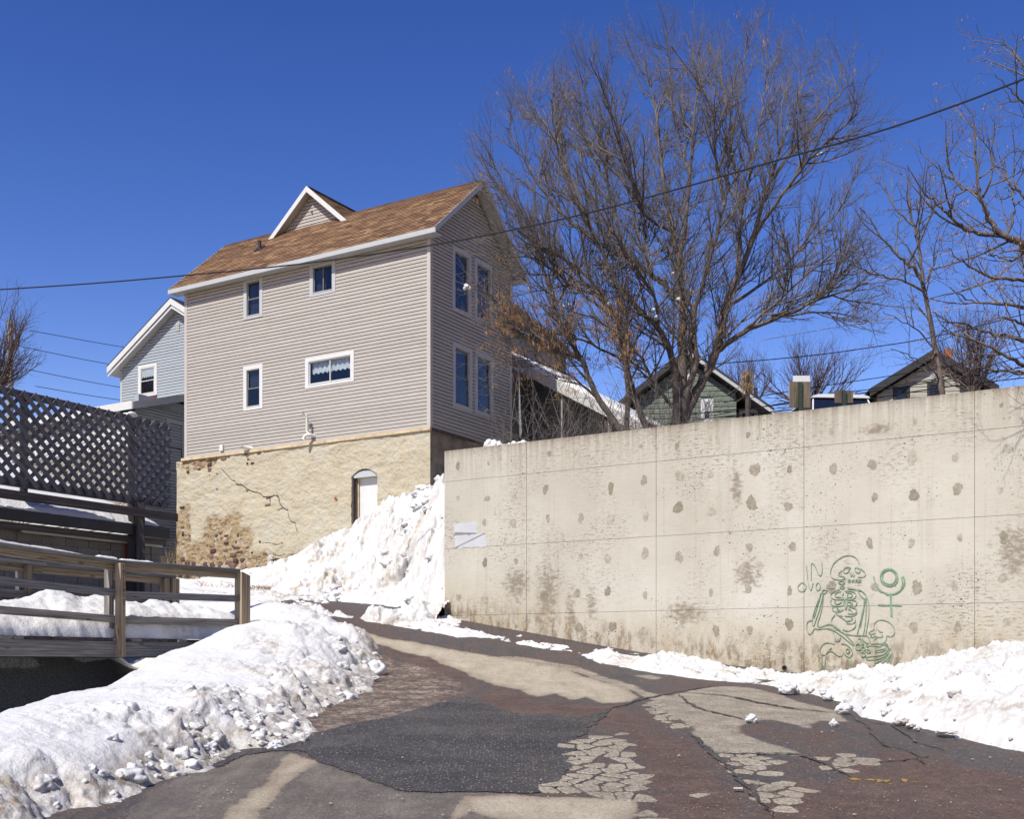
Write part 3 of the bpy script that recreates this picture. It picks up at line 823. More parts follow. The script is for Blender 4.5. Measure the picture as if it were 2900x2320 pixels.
# crazed (alligator) paving: every cell its own piece with an open crack round it
def crazed(px, cell, seed, keep=1.0, gap=0.016, lift=0.020, stretch=1.0, mats=('drypave',)):
    r = random.Random(seed)
    poly = np.array([px_ground(u, v) for u, v in px])
    lo, hi = poly.min(0) - cell, poly.max(0) + cell
    pts = []
    ny = int((hi[1] - lo[1])/cell) + 1; nx = int((hi[0] - lo[0])/(cell*stretch)) + 1
    for j in range(ny):
        for i in range(nx):
            pts.append((lo[0] + (i + 0.5*(j % 2) + r.uniform(-.36, .36))*cell*stretch, lo[1] + (j + r.uniform(-.36, .36))*cell))
    pts = np.array(pts)
    for k, c in enumerate(pts):
        if not in_poly(c, poly) or r.random() > keep: continue
        d2 = ((pts - c)**2).sum(1); nb = np.argsort(d2)[1:14]
        pg = [(c[0] + q*cell*2*stretch, c[1] + w*cell*2) for q, w in ((-1, -1), (1, -1), (1, 1), (-1, 1))]
        g0 = gap*r.uniform(0.6, 1.4)
        for m in nb:
            n = pts[m] - c; L = np.linalg.norm(n); n = n/L; lim = L/2 - g0*(abs(n[0])*0.8 + 2.4*abs(n[1]))/2
            new = []
            for a, b in zip(pg, pg[1:] + pg[:1]):
                da = (a[0]-c[0])*n[0] + (a[1]-c[1])*n[1] - lim; db = (b[0]-c[0])*n[0] + (b[1]-c[1])*n[1] - lim
                if da <= 0: new.append(a)
                if da*db < 0:
                    t = da/(da - db); new.append((a[0] + t*(b[0]-a[0]), a[1] + t*(b[1]-a[1])))
            pg = new
            if len(pg) < 3: break
        if len(pg) < 3: continue
        q = []
        for a, b in zip(pg, pg[1:] + pg[:1]):                       # ragged, worn rims and rounded corners
            L = math.hypot(b[0]-a[0], b[1]-a[1])
            for t in ((0.16, 0.32, 0.5, 0.68, 0.84) if L > cell*0.2 else (0.5,)):
                s = r.uniform(0.93, 1.03); x, y = a[0] + t*(b[0]-a[0]), a[1] + t*(b[1]-a[1])
                q.append((c[0] + (x - c[0])*s, c[1] + (y - c[1])*s))
        b = MB(); n = len(q); e = 0.004 + r.uniform(-0.002, 0.003)
        ce = (c[0], c[1], float(zg(*c)) + 0.012*float(fbm(np.array([c[0]*.8]), np.array([c[1]*.8]), 3)[0]) + e + 0.002)
        sl = (zg(c[0]+.1, c[1]) - zg(c[0]-.1, c[1]))/.2, (zg(c[0], c[1]+.1) - zg(c[0], c[1]-.1))/.2
        hh = lambda x, y, dz: ce[2] + sl[0]*(x - c[0]) + sl[1]*(y - c[1]) + dz
        b.v = [ce] + [(c[0] + (x-c[0])*.93, c[1] + (y-c[1])*.95, hh(c[0] + (x-c[0])*.93, c[1] + (y-c[1])*.95, 0)) for x, y in q] + [(x, y, hh(x, y, -0.003)) for x, y in q] + [(x, y, hh(x, y, -0.045)) for x, y in q]
        for i in range(n):
            j = (i + 1) % n
            b.f += [(0, 1+i, 1+j), (1+i, 1+n+i, 1+n+j, 1+j), (1+n+i, 1+2*n+i, 1+2*n+j, 1+n+j)]
        obj('paving_fragment', b, MAT[mats[r.randrange(len(mats))]], PAVE)


PAVE = empty('crazed_paving', kind='structure')
crazed(Z2([(250, 595), (330, 600), (400, 565), (455, 575), (490, 600), (500, 650), (525, 690), (545, 720), (605, 770), (595, 835), (470, 838), (330, 828), (130, 800), (150, 770), (205, 735), (215, 700), (200, 655)]), 0.27, 3, 0.98, stretch=0.56, gap=0.013)
crazed(Z2([(560, 440), (620, 430), (680, 470), (755, 510), (760, 545), (700, 545), (640, 520), (590, 480)]), 0.19, 5, 0.88, stretch=0.8)
crazed(Z2([(845, 650), (940, 655), (1060, 655), (1180, 690), (1200, 720), (1130, 730), (1190, 770), (1250, 800), (1210, 850), (1160, 905), (1060, 880), (1020, 820), (980, 770), (930, 720), (890, 690)]), 0.22, 9, 0.80, stretch=0.85)
crazed(Z2([(1245, 660), (1330, 640), (1480, 650), (1530, 690), (1430, 745), (1340, 710)]), 0.20, 12, 0.85, stretch=1.0)
crazed(Z2([(690, 840), (800, 800), (880, 790), (870, 840), (830, 910), (740, 930)]), 0.20, 15, 0.55, stretch=0.75)
crazed(Z2([(535, 870), (620, 880), (650, 960), (520, 990)]), 0.3, 18, 0.8, stretch=0.6)
crazed(Z2([(350, 570), (440, 560), (480, 575), (400, 590)]), 0.2, 21, 0.8, stretch=0.7)

# open cracks across the dry paving
def crack_line(px, w, seed, mat):
    r = random.Random(seed); pts = []
    for (a, b) in zip(px, px[1:]):
        for k in range(6): pts.append((a[0] + (b[0]-a[0])*k/6, a[1] + (b[1]-a[1])*k/6))
    pts.append(px[-1])
    g = [px_ground(*p) + np.array([r.uniform(-.02, .02), r.uniform(-.03, .03)]) for p in pts]
    b = MB(); n = len(g)
    for k, q in enumerate(g):
        d = g[min(k+1, n-1)] - g[max(k-1, 0)]; d = d/np.linalg.norm(d); nn = np.array([-d[1], d[0]])
        ww = w*(0.35 + r.random())*(1 - abs(2*k/(n-1) - 1)**4*0.8)
        for s in (1, -1):
            p = q + nn*ww*s/2; b.v.append((p[0], p[1], float(zg(*p)) + 0.012*float(fbm(np.array([p[0]*.8]), np.array([p[1]*.8]), 3)[0]) + 0.0115))
    for k in range(n-1): b.f.append((2*k, 2*k+1, 2*k+3, 2*k+2))
    obj('crack', b, mat, PAVE)


CR = MAT['fresh']
crack_line(Z2([(735, 392), (860, 402), (960, 418), (1060, 438), (1180, 460), (1372, 476)]), 0.07, 1, CR)
crack_line(Z2([(700, 398), (740, 435), (790, 456), (866, 480), (944, 496), (1000, 516)]), 0.045, 2, CR)
crack_line(Z2([(850, 645), (940, 652), (1060, 648), (1220, 655), (1300, 690), (1420, 745)]), 0.06, 3, CR)
crack_line(Z2([(750, 560), (800, 610), (850, 660), (900, 700), (960, 760), (1040, 850), (1110, 920)]), 0.06, 4, CR)
crack_line(Z2([(1420, 480), (1500, 540), (1560, 610), (1680, 640), (1750, 700)]), 0.04, 5, CR)
crack_line(Z2([(1530, 690), (1640, 680), (1760, 660)]), 0.03, 6, CR)
crack_line(Z2([(1450, 505), (1600, 530), (1700, 600), (1850, 640)]), 0.03, 7, CR)
crack_line(Z2([(420, 460), (520, 430), (640, 400), (760, 378), (870, 360)]), 0.05, 8, CR)

# grit and pebbles strewn over the road
b = MB(); rr = random.Random(4)
for k in range(3000):
    u = rr.uniform(500, 2900); v = rr.uniform(1930, 2320)
    x, y = px_ground(u, v)
    r = rr.uniform(0.0025, 0.0065)*(1 + (rr.random() > 0.97)*1.6); z = float(zg(x, y)) + 0.011 + r*0.2
    i = len(b.v); a = rr.uniform(0, 6.28); q1, q2, q3 = rr.uniform(.6, 1.3), rr.uniform(.6, 1.3), rr.uniform(.5, .9)
    for j in range(5): b.v.append((x + math.cos(a + j*1.257)*r*q1, y + math.sin(a + j*1.257)*r*q2, z))
    b.v.append((x + rr.uniform(-.3, .3)*r, y + rr.uniform(-.3, .3)*r, z + r*q3))
    b.f += [(i + j, i + (j + 1) % 5, i + 5) for j in range(5)]
obj('gravel', b, MAT['drypave'], kind='stuff')

# ------------------------------------------------------------------ retaining wall
MW = Matrix.Translation((-1.23, 20.9, 0)) @ Matrix.Rotation(PHI, 4, 'Z')      # x along the wall, y into the bank, z up
FW = MW @ frame((0, 0, 0), (-1, 0, 0), (0, -1, 0))                             # outward frame (x reversed)
wall = empty('retaining_wall', MW, label='tall pale concrete retaining wall with round stains and green graffiti', cat='wall')


def w_px(u, v):
    q = px_plane(u, v, FW); return -q.x, q.z


JX = [0.0, 1.73, 4.18, 6.62, 9.06, 11.5, 13.9]
JZ = [-1.6, -0.42, 0.80, 2.016, 3.236, 3.80]
G = 0.002
obj('core', MB().box(0.004, 13.9, 0.016, 0.36, -1.6, 3.785), MAT['joint'], wall)
for i in range(len(JX) - 1):
    for j in range(len(JZ) - 1):
        x0, x1 = JX[i] + (G if i else 0), JX[i+1] - G
        z0, z1 = JZ[j] + G*0.8, JZ[j+1] - (G*0.8 if j < 4 else 0)
        c = 0.004
        b = MB(); e = 0.003*(random.random() - 0.5)
        o = [(x0, z0), (x1, z0), (x1, z1), (x0, z1)]; q = [(x0+c, z0+c), (x1-c, z0+c), (x1-c, z1-c), (x0+c, z1-c)]
        b.v = [(x, e, z) for x, z in q] + [(x, c + e, z) for x, z in o] + [(x, 0.03, z) for x, z in o]
        b.f = [(0, 1, 2, 3)] + [(k, 4+k, 4+(k+1) % 4, (k+1) % 4) for k in range(4)] + [(4+k, 8+k, 8+(k+1) % 4, 4+(k+1) % 4) for k in range(4)]
        obj('concrete_panel', b, MAT['concrete'], wall)
obj('coping', MB().box(0, 13.9, 0.03, 0.37, 3.70, 3.80), MAT['concrete'], wall)
obj('end_face', MB().box(-0.008, 0.004, 0.03, 0.36, -1.6, 3.70), MAT['concrete'], wall)


def blob(cx, cz, rx, rz, seed, y=-0.004, n=30, rag=0.13):
    r = random.Random(seed); ph = [r.uniform(0, 6.28) for _ in range(4)]
    b = MB(); pts = []
    for k in range(n):
        a = 2*math.pi*k/n
        s = 1 + rag*(math.sin(2*a + ph[0]) + .7*math.sin(3*a + ph[1]) + .5*math.sin(5*a + ph[2]) + .6*math.sin(9*a + ph[3]) + r.uniform(-.5, .5))
        pts.append((cx + math.cos(a)*rx*s, y, cz + math.sin(a)*rz*s))
    b.poly(pts)
    return b


rr = random.Random(11)
for zi, zrow in enumerate((3.50, 2.92, 2.40, 1.71, 1.10, 0.50, -0.12)):
    for k in range(23):
        x = 0.30 + 0.61*k + rr.uniform(-.06, .06); z = zrow + rr.uniform(-.06, .06)
        if rr.random() < (0.2 if zi == 0 else 0.05) or x > 13: continue
        if z < 0.75 - 0.2*x and x < 4: continue
        s = rr.choice((0.048, 0.056, 0.064, 0.076)) * (0.65 if zi == 0 else 1)
        obj('grout_patch', blob(x, z, s*rr.uniform(.75, 1.1), s*rr.uniform(.95, 1.5), k*17 + zi, y=-0.0035 + 0.0006*rr.random()), MAT['grout'], wall)
for (u0, v0, u1, v1, s) in ((1284, 1482, 1352, 1513, 1), (1287, 1515, 1377, 1549, 2)):
    a, c = w_px(u0, v0), w_px(u1, v1)
    r = random.Random(s); x0, x1, z0, z1 = a[0], c[0], c[1], a[1]; pts = []
    for k in range(14): pts.append((x0 + (x1-x0)*k/13, z0 + r.uniform(-.02, .02) + .05*(s == 1)*abs(k-9)/9))
    for k in range(6): pts.append((x1 + r.uniform(-.04, .02), z0 + (z1-z0)*k/5))
    for k in range(14): pts.append((x1 - (x1-x0)*k/13, z1 + r.uniform(-.015, .015)))
    for k in range(6): pts.append((x0 + r.uniform(-.01, .03), z1 - (z1-z0)*k/5))
    b = MB().poly([(x, -0.0045, z) for x, z in pts])
    obj('paint_patch', b, MAT['paintpatch'], wall)
for u, v in ((2222, 1892), (2457, 1893), (2702, 1884)):
    x, z = w_px(u, v)
    b = MB().tube([(x, -0.015, z), (x, 0.012, z)], 0.042, 14)
    h = obj('weep_hole', b, MAT['joint'], wall)
    obj('bore', MB().tube([(x, -0.019, z), (x, -0.0155, z)], 0.031, 14), MAT['dark'], h)

# --- graffiti: brush strokes in spray paint, traced on the wall's face
GZ = lambda x, y: (2150 + x/3.5933, 1500 + y/3.5933)


def smooth(pts, it=2):
    closed = pts[0] == pts[-1]
    p = [np.array(q, float) for q in pts]
    for _ in range(it):
        q = [] if closed else [p[0]]
        for a, c in zip(p, p[1:]): q += [a*.75 + c*.25, a*.25 + c*.75]
        if closed: q.append(q[0])
        else: q.append(p[-1])
        p = q
    return p


def strokes(name, lines, w0, parent, conv=GZ, mat='spray', lift=0.008):
    b = MB(); rr = random.Random(len(lines))
    for ln in lines:
        w = w0
        if isinstance(ln[0], (int, float)): w = w0*ln[0]; ln = ln[1:]
        pts = smooth(list(ln))
        q = [np.array(w_px(*conv(*p))) for p in pts]
        n = len(q); i = len(b.v); lift += 0.00012
        for k in range(n):
            d = q[min(k+1, n-1)] - q[max(k-1, 0)]; L = np.linalg.norm(d); d = d/(L + 1e-9); nn = np.array([-d[1], d[0]])
            ww = w*(0.85 + 0.3*math.sin(k*0.9 + w*50 + i)*0.5 + rr.uniform(-.08, .08))
            for s in (1, -1):
                p = q[k] + nn*ww*s/2; b.v.append((p[0], -lift, p[1]))
        for k in range(n-1): b.f.append((i+2*k, i+2*k+2, i+2*k+3, i+2*k+1))
    return obj(name, b, MAT[mat], parent)


graf = empty('graffiti', None, wall)
_strokes = strokes


def strokes(name, lines, w0, parent):
    _strokes('overspray', lines, w0*1.55, parent, mat='overspray', lift=0.0055)
    return _strokes(name, lines, w0, parent, lift=0.0125)


strokes('lettering', [
    [(482, 370), (487, 420), (495, 510)], [(530, 515), (532, 430), (530, 350), (545, 338), (575, 380), (605, 460), (630, 478), (643, 440), (640, 340)],
    [(430, 545), (400, 570), (392, 600), (410, 630), (440, 635), (470, 620), (482, 580), (465, 550), (430, 540)], [(500, 540), (510, 590), (527, 628), (540, 590), (550, 545)],
    [(592, 545), (578, 575), (582, 610), (600, 625), (622, 605), (624, 565), (605, 542), (592, 545)], [(700, 600), (765, 600)]], 0.0092, graf)
strokes('skeleton_drawing', [
    [(1018, 352), (1000, 300), (955, 270), (900, 262), (840, 280), (780, 325), (745, 370), (722, 440), (735, 490), (780, 512), (840, 512), (880, 500), (870, 482), (820, 475), (805, 455), (825, 430), (850, 420)],
    [(930, 385), (880, 390), (858, 410), (860, 440), (885, 448), (910, 430), (930, 388)], [(990, 388), (970, 400), (985, 435), (1015, 445), (1032, 425), (1020, 400), (995, 385)],
    [(1025, 395), (1060, 420), (1088, 455), (1075, 480), (1040, 485), (1005, 483)], [(935, 455), (935, 475), (945, 478), (947, 455)], [(955, 455), (958, 478), (970, 474), (970, 458)],
    [(905, 535), (915, 510), (935, 515), (928, 535), (910, 535), (905, 515)], [(945, 535), (950, 512), (970, 515), (965, 532), (948, 532)], [(980, 540), (985, 512), (1005, 515), (1000, 535), (985, 532)], [(1010, 545), (1015, 512), (1040, 512), (1035, 535), (1015, 532)],
    [(815, 515), (870, 530), (875, 548), (810, 550), (805, 540), (840, 520)], [(815, 552), (860, 565), (870, 545)], [(820, 585), (850, 575), (875, 590), (860, 605), (825, 600), (820, 585)],
    # ribs
    [(820, 610), (760, 630), (725, 665), (735, 700), (790, 715), (860, 712), (900, 708)], [(835, 630), (790, 640), (768, 665), (785, 690), (840, 690)],
    [(870, 625), (930, 625), (980, 645), (990, 675), (970, 705), (910, 718), (880, 705)], [(880, 640), (930, 645), (955, 665), (940, 690), (890, 690)], [(860, 645), (845, 680), (860, 705)], [(905, 650), (895, 690), (910, 710)],
    [(735, 715), (725, 745), (745, 775), (800, 785), (860, 770)], [(775, 725), (765, 750), (800, 765), (845, 735)], [(940, 720), (990, 725), (997, 755), (975, 785), (915, 790)], [(900, 735), (945, 745), (955, 765), (905, 775)],
    [(760, 785), (742, 810), (760, 835), (815, 840), (860, 815)], [(800, 795), (790, 815), (830, 822)], [(940, 795), (990, 805), (997, 840), (965, 860), (905, 855)], [(905, 810), (940, 820), (945, 840)],
    [(775, 840), (795, 870), (850, 880)], [(870, 880), (930, 885), (985, 870), (1000, 840), (985, 805)], [(880, 935), (945, 925), (955, 905), (930, 890)], [(890, 955), (955, 960), (985, 930), (975, 895)], [(800, 870), (850, 905), (880, 925)],
    [(875, 710), (880, 760), (885, 815)], [(868, 715), (860, 760), (878, 815)], [(890, 715), (900, 760), (888, 810)],
    [(775, 870), (740, 905), (735, 950), (770, 1000), (830, 1040), (900, 1070), (1000, 1080), (1100, 1080)], [(850, 1015), (890, 1035), (950, 1020), (985, 990), (985, 950)],
    # left arm
    [(640, 640), (650, 615), (690, 610), (695, 630), (660, 655), (640, 640)], [(635, 640), (600, 730), (565, 820), (545, 900), (540, 970), (560, 985), (575, 930), (605, 850), (625, 780), (645, 690), (650, 650)], [(655, 660), (645, 780), (625, 870), (600, 940), (600, 985)], [(620, 690), (590, 800), (560, 900)],
    [(540, 925), (500, 930), (483, 970), (490, 1040), (510, 1068), (540, 1055), (560, 1010), (580, 1005), (600, 1025)], [(595, 945), (595, 1020), (650, 1005), (720, 1010), (775, 1035), (850, 1090), (960, 1180)], [(610, 1000), (680, 970), (740, 965), (800, 1005), (870, 1060), (940, 1130), (970, 1175)],
    # right arm
    [(1000, 615), (1040, 620), (1085, 660), (1100, 710), (1065, 705), (1030, 670), (1000, 615)], [(1070, 700), (1065, 800), (1040, 900), (1015, 1000), (1000, 1070)], [(1090, 710), (1090, 820), (1085, 920), (1075, 1000), (1060, 1080)], [(1105, 700), (1120, 800), (1115, 900), (1100, 1000), (1085, 1070)], [(1080, 720), (1060, 850), (1030, 1000)],
    [(900, 598), (1000, 610)],
    # hands
    [1.4, (1000, 1160), (980, 1185), (985, 1215), (1015, 1228), (1040, 1205), (1030, 1170), (1000, 1160)], [1.4, (1045, 1195), (1040, 1225), (1065, 1240), (1085, 1220), (1075, 1195), (1045, 1195)], [1.4, (1100, 1220), (1095, 1250), (1120, 1260), (1135, 1240), (1120, 1220), (1100, 1220)], [1.3, (1040, 1245), (1040, 1290), (1070, 1300), (1090, 1275), (1070, 1250), (1040, 1245)],
    [1.2, (1010, 1110), (1030, 1105), (1050, 1140), (1070, 1165), (1050, 1180), (1035, 1150)], [1.2, (1085, 1160), (1110, 1150), (1125, 1180), (1095, 1195), (1085, 1160)], [(1045, 1080), (1060, 1130), (1100, 1160)], [(1100, 1080), (1125, 1110), (1130, 1150)],
    # hips and thighs
    [(770, 1165), (700, 1145), (650, 1165), (620, 1210), (625, 1260), (650, 1280), (680, 1270), (705, 1240), (740, 1235), (770, 1260), (810, 1290), (845, 1285), (850, 1270)], [(835, 1160), (880, 1165), (930, 1200), (955, 1250), (945, 1285), (915, 1300), (880, 1280), (855, 1245)], [(885, 1215), (885, 1250), (905, 1260), (925, 1240), (915, 1215), (885, 1215)],
    [(740, 1200), (700, 1245)], [(755, 1040), (775, 1100), (775, 1140), (820, 1135), (830, 1095)], [(780, 1125), (820, 1122)], [0.8, (640, 1280), (640, 1380), (630, 1480)], [0.8, (680, 1275), (672, 1390), (655, 1490)], [0.8, (905, 1300), (920, 1380), (940, 1490)], [0.8, (935, 1300), (955, 1380), (965, 1490)]], 0.0092, graf)
strokes('symbol', [
    [1.6, (1330, 400), (1270, 410), (1238, 455), (1235, 510), (1265, 560), (1320, 580), (1375, 570), (1410, 530), (1410, 470), (1385, 425), (1340, 402)], [1.2, (1325, 412), (1280, 425), (1255, 465), (1255, 520), (1300, 560), (1360, 560), (1395, 510), (1390, 455), (1355, 418), (1325, 412)],
    [1.2, (1165, 475), (1180, 540), (1210, 600), (1260, 640), (1330, 665)], [1.0, (1180, 540), (1215, 620), (1250, 640)], [1.8, (1465, 480), (1485, 520), (1470, 590), (1420, 640), (1350, 665), (1290, 660)], [1.4, (1450, 490), (1465, 560), (1445, 610)],
    [2.0, (1338, 650), (1340, 720), (1345, 800), (1348, 885)], [1.8, (1210, 768), (1290, 772), (1370, 768), (1450, 775)]], 0.012, graf)
strokes('infant_drawing', [
    [(1170, 1020), (1168, 970), (1195, 930), (1250, 918), (1320, 940), (1370, 990), (1385, 1040), (1370, 1080), (1330, 1095), (1305, 1080)], [(1170, 1020), (1130, 1040), (1110, 1060), (1140, 1065), (1185, 1055)], [(1150, 1075), (1125, 1090), (1160, 1100), (1190, 1085)], [(1170, 1075), (1195, 1095), (1240, 1100), (1265, 1085), (1245, 1070)], [(1210, 1020), (1230, 1045), (1260, 1045)], [(1165, 1125), (1200, 1105)],
    [(1300, 1080), (1295, 1130), (1260, 1170), (1230, 1195), (1180, 1185), (1130, 1185)], [(1135, 1165), (1200, 1160), (1260, 1165)], [(1255, 1150), (1300, 1165), (1320, 1185), (1290, 1185), (1255, 1165)],
    [1.2, (1270, 1165), (1310, 1200), (1350, 1220), (1360, 1280), (1340, 1350), (1310, 1400), (1260, 1440), (1225, 1455), (1205, 1435), (1240, 1410), (1290, 1380), (1330, 1320), (1345, 1260)], [(1335, 1215), (1310, 1280), (1260, 1330), (1210, 1345), (1170, 1365), (1180, 1385), (1240, 1370), (1300, 1330), (1335, 1280)],
    [(1320, 1215), (1280, 1270), (1220, 1285), (1150, 1290), (1095, 1300), (1085, 1318), (1110, 1330), (1190, 1325), (1270, 1300), (1310, 1260)], [(1300, 1210), (1240, 1220), (1185, 1230), (1175, 1245), (1230, 1250), (1290, 1225)]], 0.0092, graf)

# ------------------------------------------------------------------ builders shared by the houses
def siding(parent, Fm, intervals, z0, z1, expo, mat, name='siding_board', proud=0.026):
    z = z0; k = 0
    while z < z1 - 0.01:
        e = min(expo, z1 - z)
        for a, b_ in intervals(z, z + e):
            if b_ - a < 0.03: continue
            m = MB()
            q = e/expo
            m.prism([(-0.014, 0.0), (proud - 0.003, 0.0), (proud, 0.004), (proud - 0.001, 0.66*e), (proud*0.5, 0.82*e), (-0.010, e - 0.002), (-0.014, e)], 0, a, b_)
            obj(name, m, mat, parent, Fm @ Matrix.Translation((0, 0, z)))
        z += expo; k += 1


def cut(base, holes):
    """intervals of a wall (base(z0,z1) -> (a,b)) less the window rectangles (a0,a1,z0,z1)"""
    def f(z0, z1):
        iv = [base(z0, z1)]
        for a0, a1, h0, h1 in holes:
            if h0 < (z0 + z1)/2 < h1:
                nv = []
                for a, b in iv:
                    if a0 > a: nv.append((a, min(b, a0)))
                    if a1 < b: nv.append((max(a, a1), b))
                iv = [q for q in nv if q[1] > q[0]]
        return iv
    return f


def window(parent, Fm, a0, a1, z0, z1, kind='double', trim=0.10, sash='greysash', tmat='fascia', curtain=None, deep=0.06, name='window', **kw):
    W, H = a1 - a0, z1 - z0
    mw = Fm @ Matrix.Translation((a0, 0, z0))
    t = trim; y0, y1 = 0.0, 0.036
    b = MB()
    b.box(0, t, y0, y1, 0, H); b.box(W - t, W, y0, y1, 0, H); b.box(t, W - t, y0, y1 + 0.002, 0, t*0.75); b.box(t, W - t, y0, y1 + 0.002, H - t, H)
    # reveal inside the casing
    b.box(t - 0.004, t + 0.016, -deep, y1 - 0.004, t*0.75, H - t); b.box(W - t - 0.016, W - t + 0.004, -deep, y1 - 0.004, t*0.75, H - t)
    b.box(t, W - t, -deep, y1 - 0.004, H - t - 0.016, H - t + 0.004); b.box(t, W - t, -deep, y1 + 0.012, t*0.75 - 0.004, t*0.75 + 0.016)
    o = obj(name, b, MAT[tmat], parent, mw, **kw)
    x0, x1, s0, s1 = t + 0.016, W - t - 0.016, t*0.75 + 0.016, H - t - 0.016
    f = 0.028; off = 0.058 if deep == 0 else 0.0
    def sash_frame(xa, xb, za, zb, yb):
        m = MB(); yb = yb*(0.4 if off else 1) + off*0.44
        m.box(xa, xa + f, yb, yb + 0.02, za, zb); m.box(xb - f, xb, yb, yb + 0.02, za, zb); m.box(xa + f, xb - f, yb, yb + 0.0195, za, za + f*1.2); m.box(xa + f, xb - f, yb, yb + 0.0195, zb - f, zb)
        obj('sash', m, MAT[sash], o)
        obj('pane', MB().box(xa + f, xb - f, yb + 0.007, yb + 0.011, za + f*1.2, zb - f), MAT['glass'], o)
    if kind == 'double':
        mid = (s0 + s1)/2
        sash_frame(x0, x1, mid - 0.012, s1, -0.052); sash_frame(x0, x1, s0, mid + 0.014, -0.028)
    elif kind == 'slider':
        mid = (x0 + x1)/2
        sash_frame(x0, mid + 0.014, s0, s1, -0.052); sash_frame(mid - 0.014, x1, s0, s1, -0.028)
    else:
        sash_frame(x0, x1, s0, s1, -0.04)
    # the dark room behind
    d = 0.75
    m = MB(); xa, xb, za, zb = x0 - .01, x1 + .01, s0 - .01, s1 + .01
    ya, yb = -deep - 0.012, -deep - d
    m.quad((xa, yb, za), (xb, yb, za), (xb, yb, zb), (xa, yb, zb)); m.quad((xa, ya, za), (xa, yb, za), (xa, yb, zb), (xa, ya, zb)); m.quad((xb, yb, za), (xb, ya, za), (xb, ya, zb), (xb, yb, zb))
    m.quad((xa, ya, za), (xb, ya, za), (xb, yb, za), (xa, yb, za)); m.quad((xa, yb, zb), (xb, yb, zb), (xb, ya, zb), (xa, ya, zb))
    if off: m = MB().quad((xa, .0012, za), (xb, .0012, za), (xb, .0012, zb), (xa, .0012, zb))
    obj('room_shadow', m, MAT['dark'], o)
    for (ca, cb, ch, cm, folds) in (curtain or []):
        m = MB(); n = 40; xa, xb = x0 + ca*(x1 - x0), x0 + cb*(x1 - x0)
        for k in range(n + 1):
            x = xa + (xb - xa)*k/n; y = (-0.11 + 0.022*math.sin(folds*2*math.pi*k/n) + 0.006*math.sin(k*1.7)) if not off else 0.0025
            zl = s1 - ch*(s1 - s0) + 0.02*math.sin(folds*2*math.pi*k/n + 1.0)
            m.v += [(x, y, zl), (x, y*0.9 - (0.01 if not off else -.0003), s1)]
        for k in range(n): m.f.append((2*k, 2*k+2, 2*k+3, 2*k+1))
        obj('curtain', m, MAT[cm], o, smooth=True)
    return o


def shingle_slope(parent, Fr, x0, x1, L, expo=0.140, tab=0.30, seed=1, clip=None, tone=(0.36, 0.78)):
    """rows of lapped shingle tabs; frame: x along the eave, y outward, z up the slope"""
    r = random.Random(seed); b = MB(); tint = []
    rows = int(L/expo) + 1
    for j in range(rows):
        z0 = j*expo; z1 = min(L, z0 + expo + 0.02)
        if z0 > L - 0.02: break
        x = x0 - r.uniform(0, tab); row = r.uniform(-0.08, 0.08)
        while x < x1:
            w = tab*r.uniform(0.5, 1.35); a, c = max(x0, x), min(x1, x + w)
            if c - a > 0.02 and (clip is None or clip((a + c)/2, z0)):
                i = len(b.v); h = 0.018 + r.uniform(0, 0.008)
                g = 0.002
                b.v += [(a+g, 0, z0), (c-g, 0, z0), (c-g, h, z0), (a+g, h, z0), (c-g, 0.006, z1), (a+g, 0.006, z1)]
                b.f += [(i+3, i+2, i+4, i+5), (i, i+1, i+2, i+3), (i, i+3, i+5), (i+1, i+4, i+2)]
                tint += [min(1, max(0, r.uniform(*tone) + row + (0.25 if r.random() > 0.86 else 0)))]*6
            x += w
    b.at['tint'] = tint
    return obj('shingle', b, MAT['shingle'], parent, Fr, kind='stuff')


# ------------------------------------------------------------------ the beige house
C0 = (-2.245, 31.5, 0)
MH = Matrix.Translation(C0) @ Matrix.Rotation(PHI, 4, 'Z')
FRONT = frame((0, 0, 0), (-1, 0, 0), (0, -1, 0))          # x runs left along the front
GABLE = frame((0, 0, 0), (0, -1, 0), (1, 0, 0))           # x runs towards the viewer along the gable: 0 .. -4.275
FH, GH = MH @ FRONT, MH @ GABLE
house = empty('beige_house', MH, label='beige clapboard house with brown shingle roof on a stone foundation', cat='house')
LEN, DEP = 9.433, 4.275
ZS, ZE, ZR = 6.39, 11.57, 13.85                            # siding foot, soffit, ridge
OV, RK = 0.33, 0.40
SL = (ZR - 11.70)/(DEP/2 + OV)

f_px = lambda u, v: px_plane(u, v, FH)
g_px = lambda u, v: px_plane(u, v, GH)


def rect(pf, ul, ur, vtl, vbl):
    tl, bl = pf(ul, vtl), pf(ul, vbl); tr = pf(ur, vtl)
    # right-hand heights follow the horizontals of the wall
    a = sorted((tl.x, tr.x))
    return a[0], a[1], bl.z, tl.z


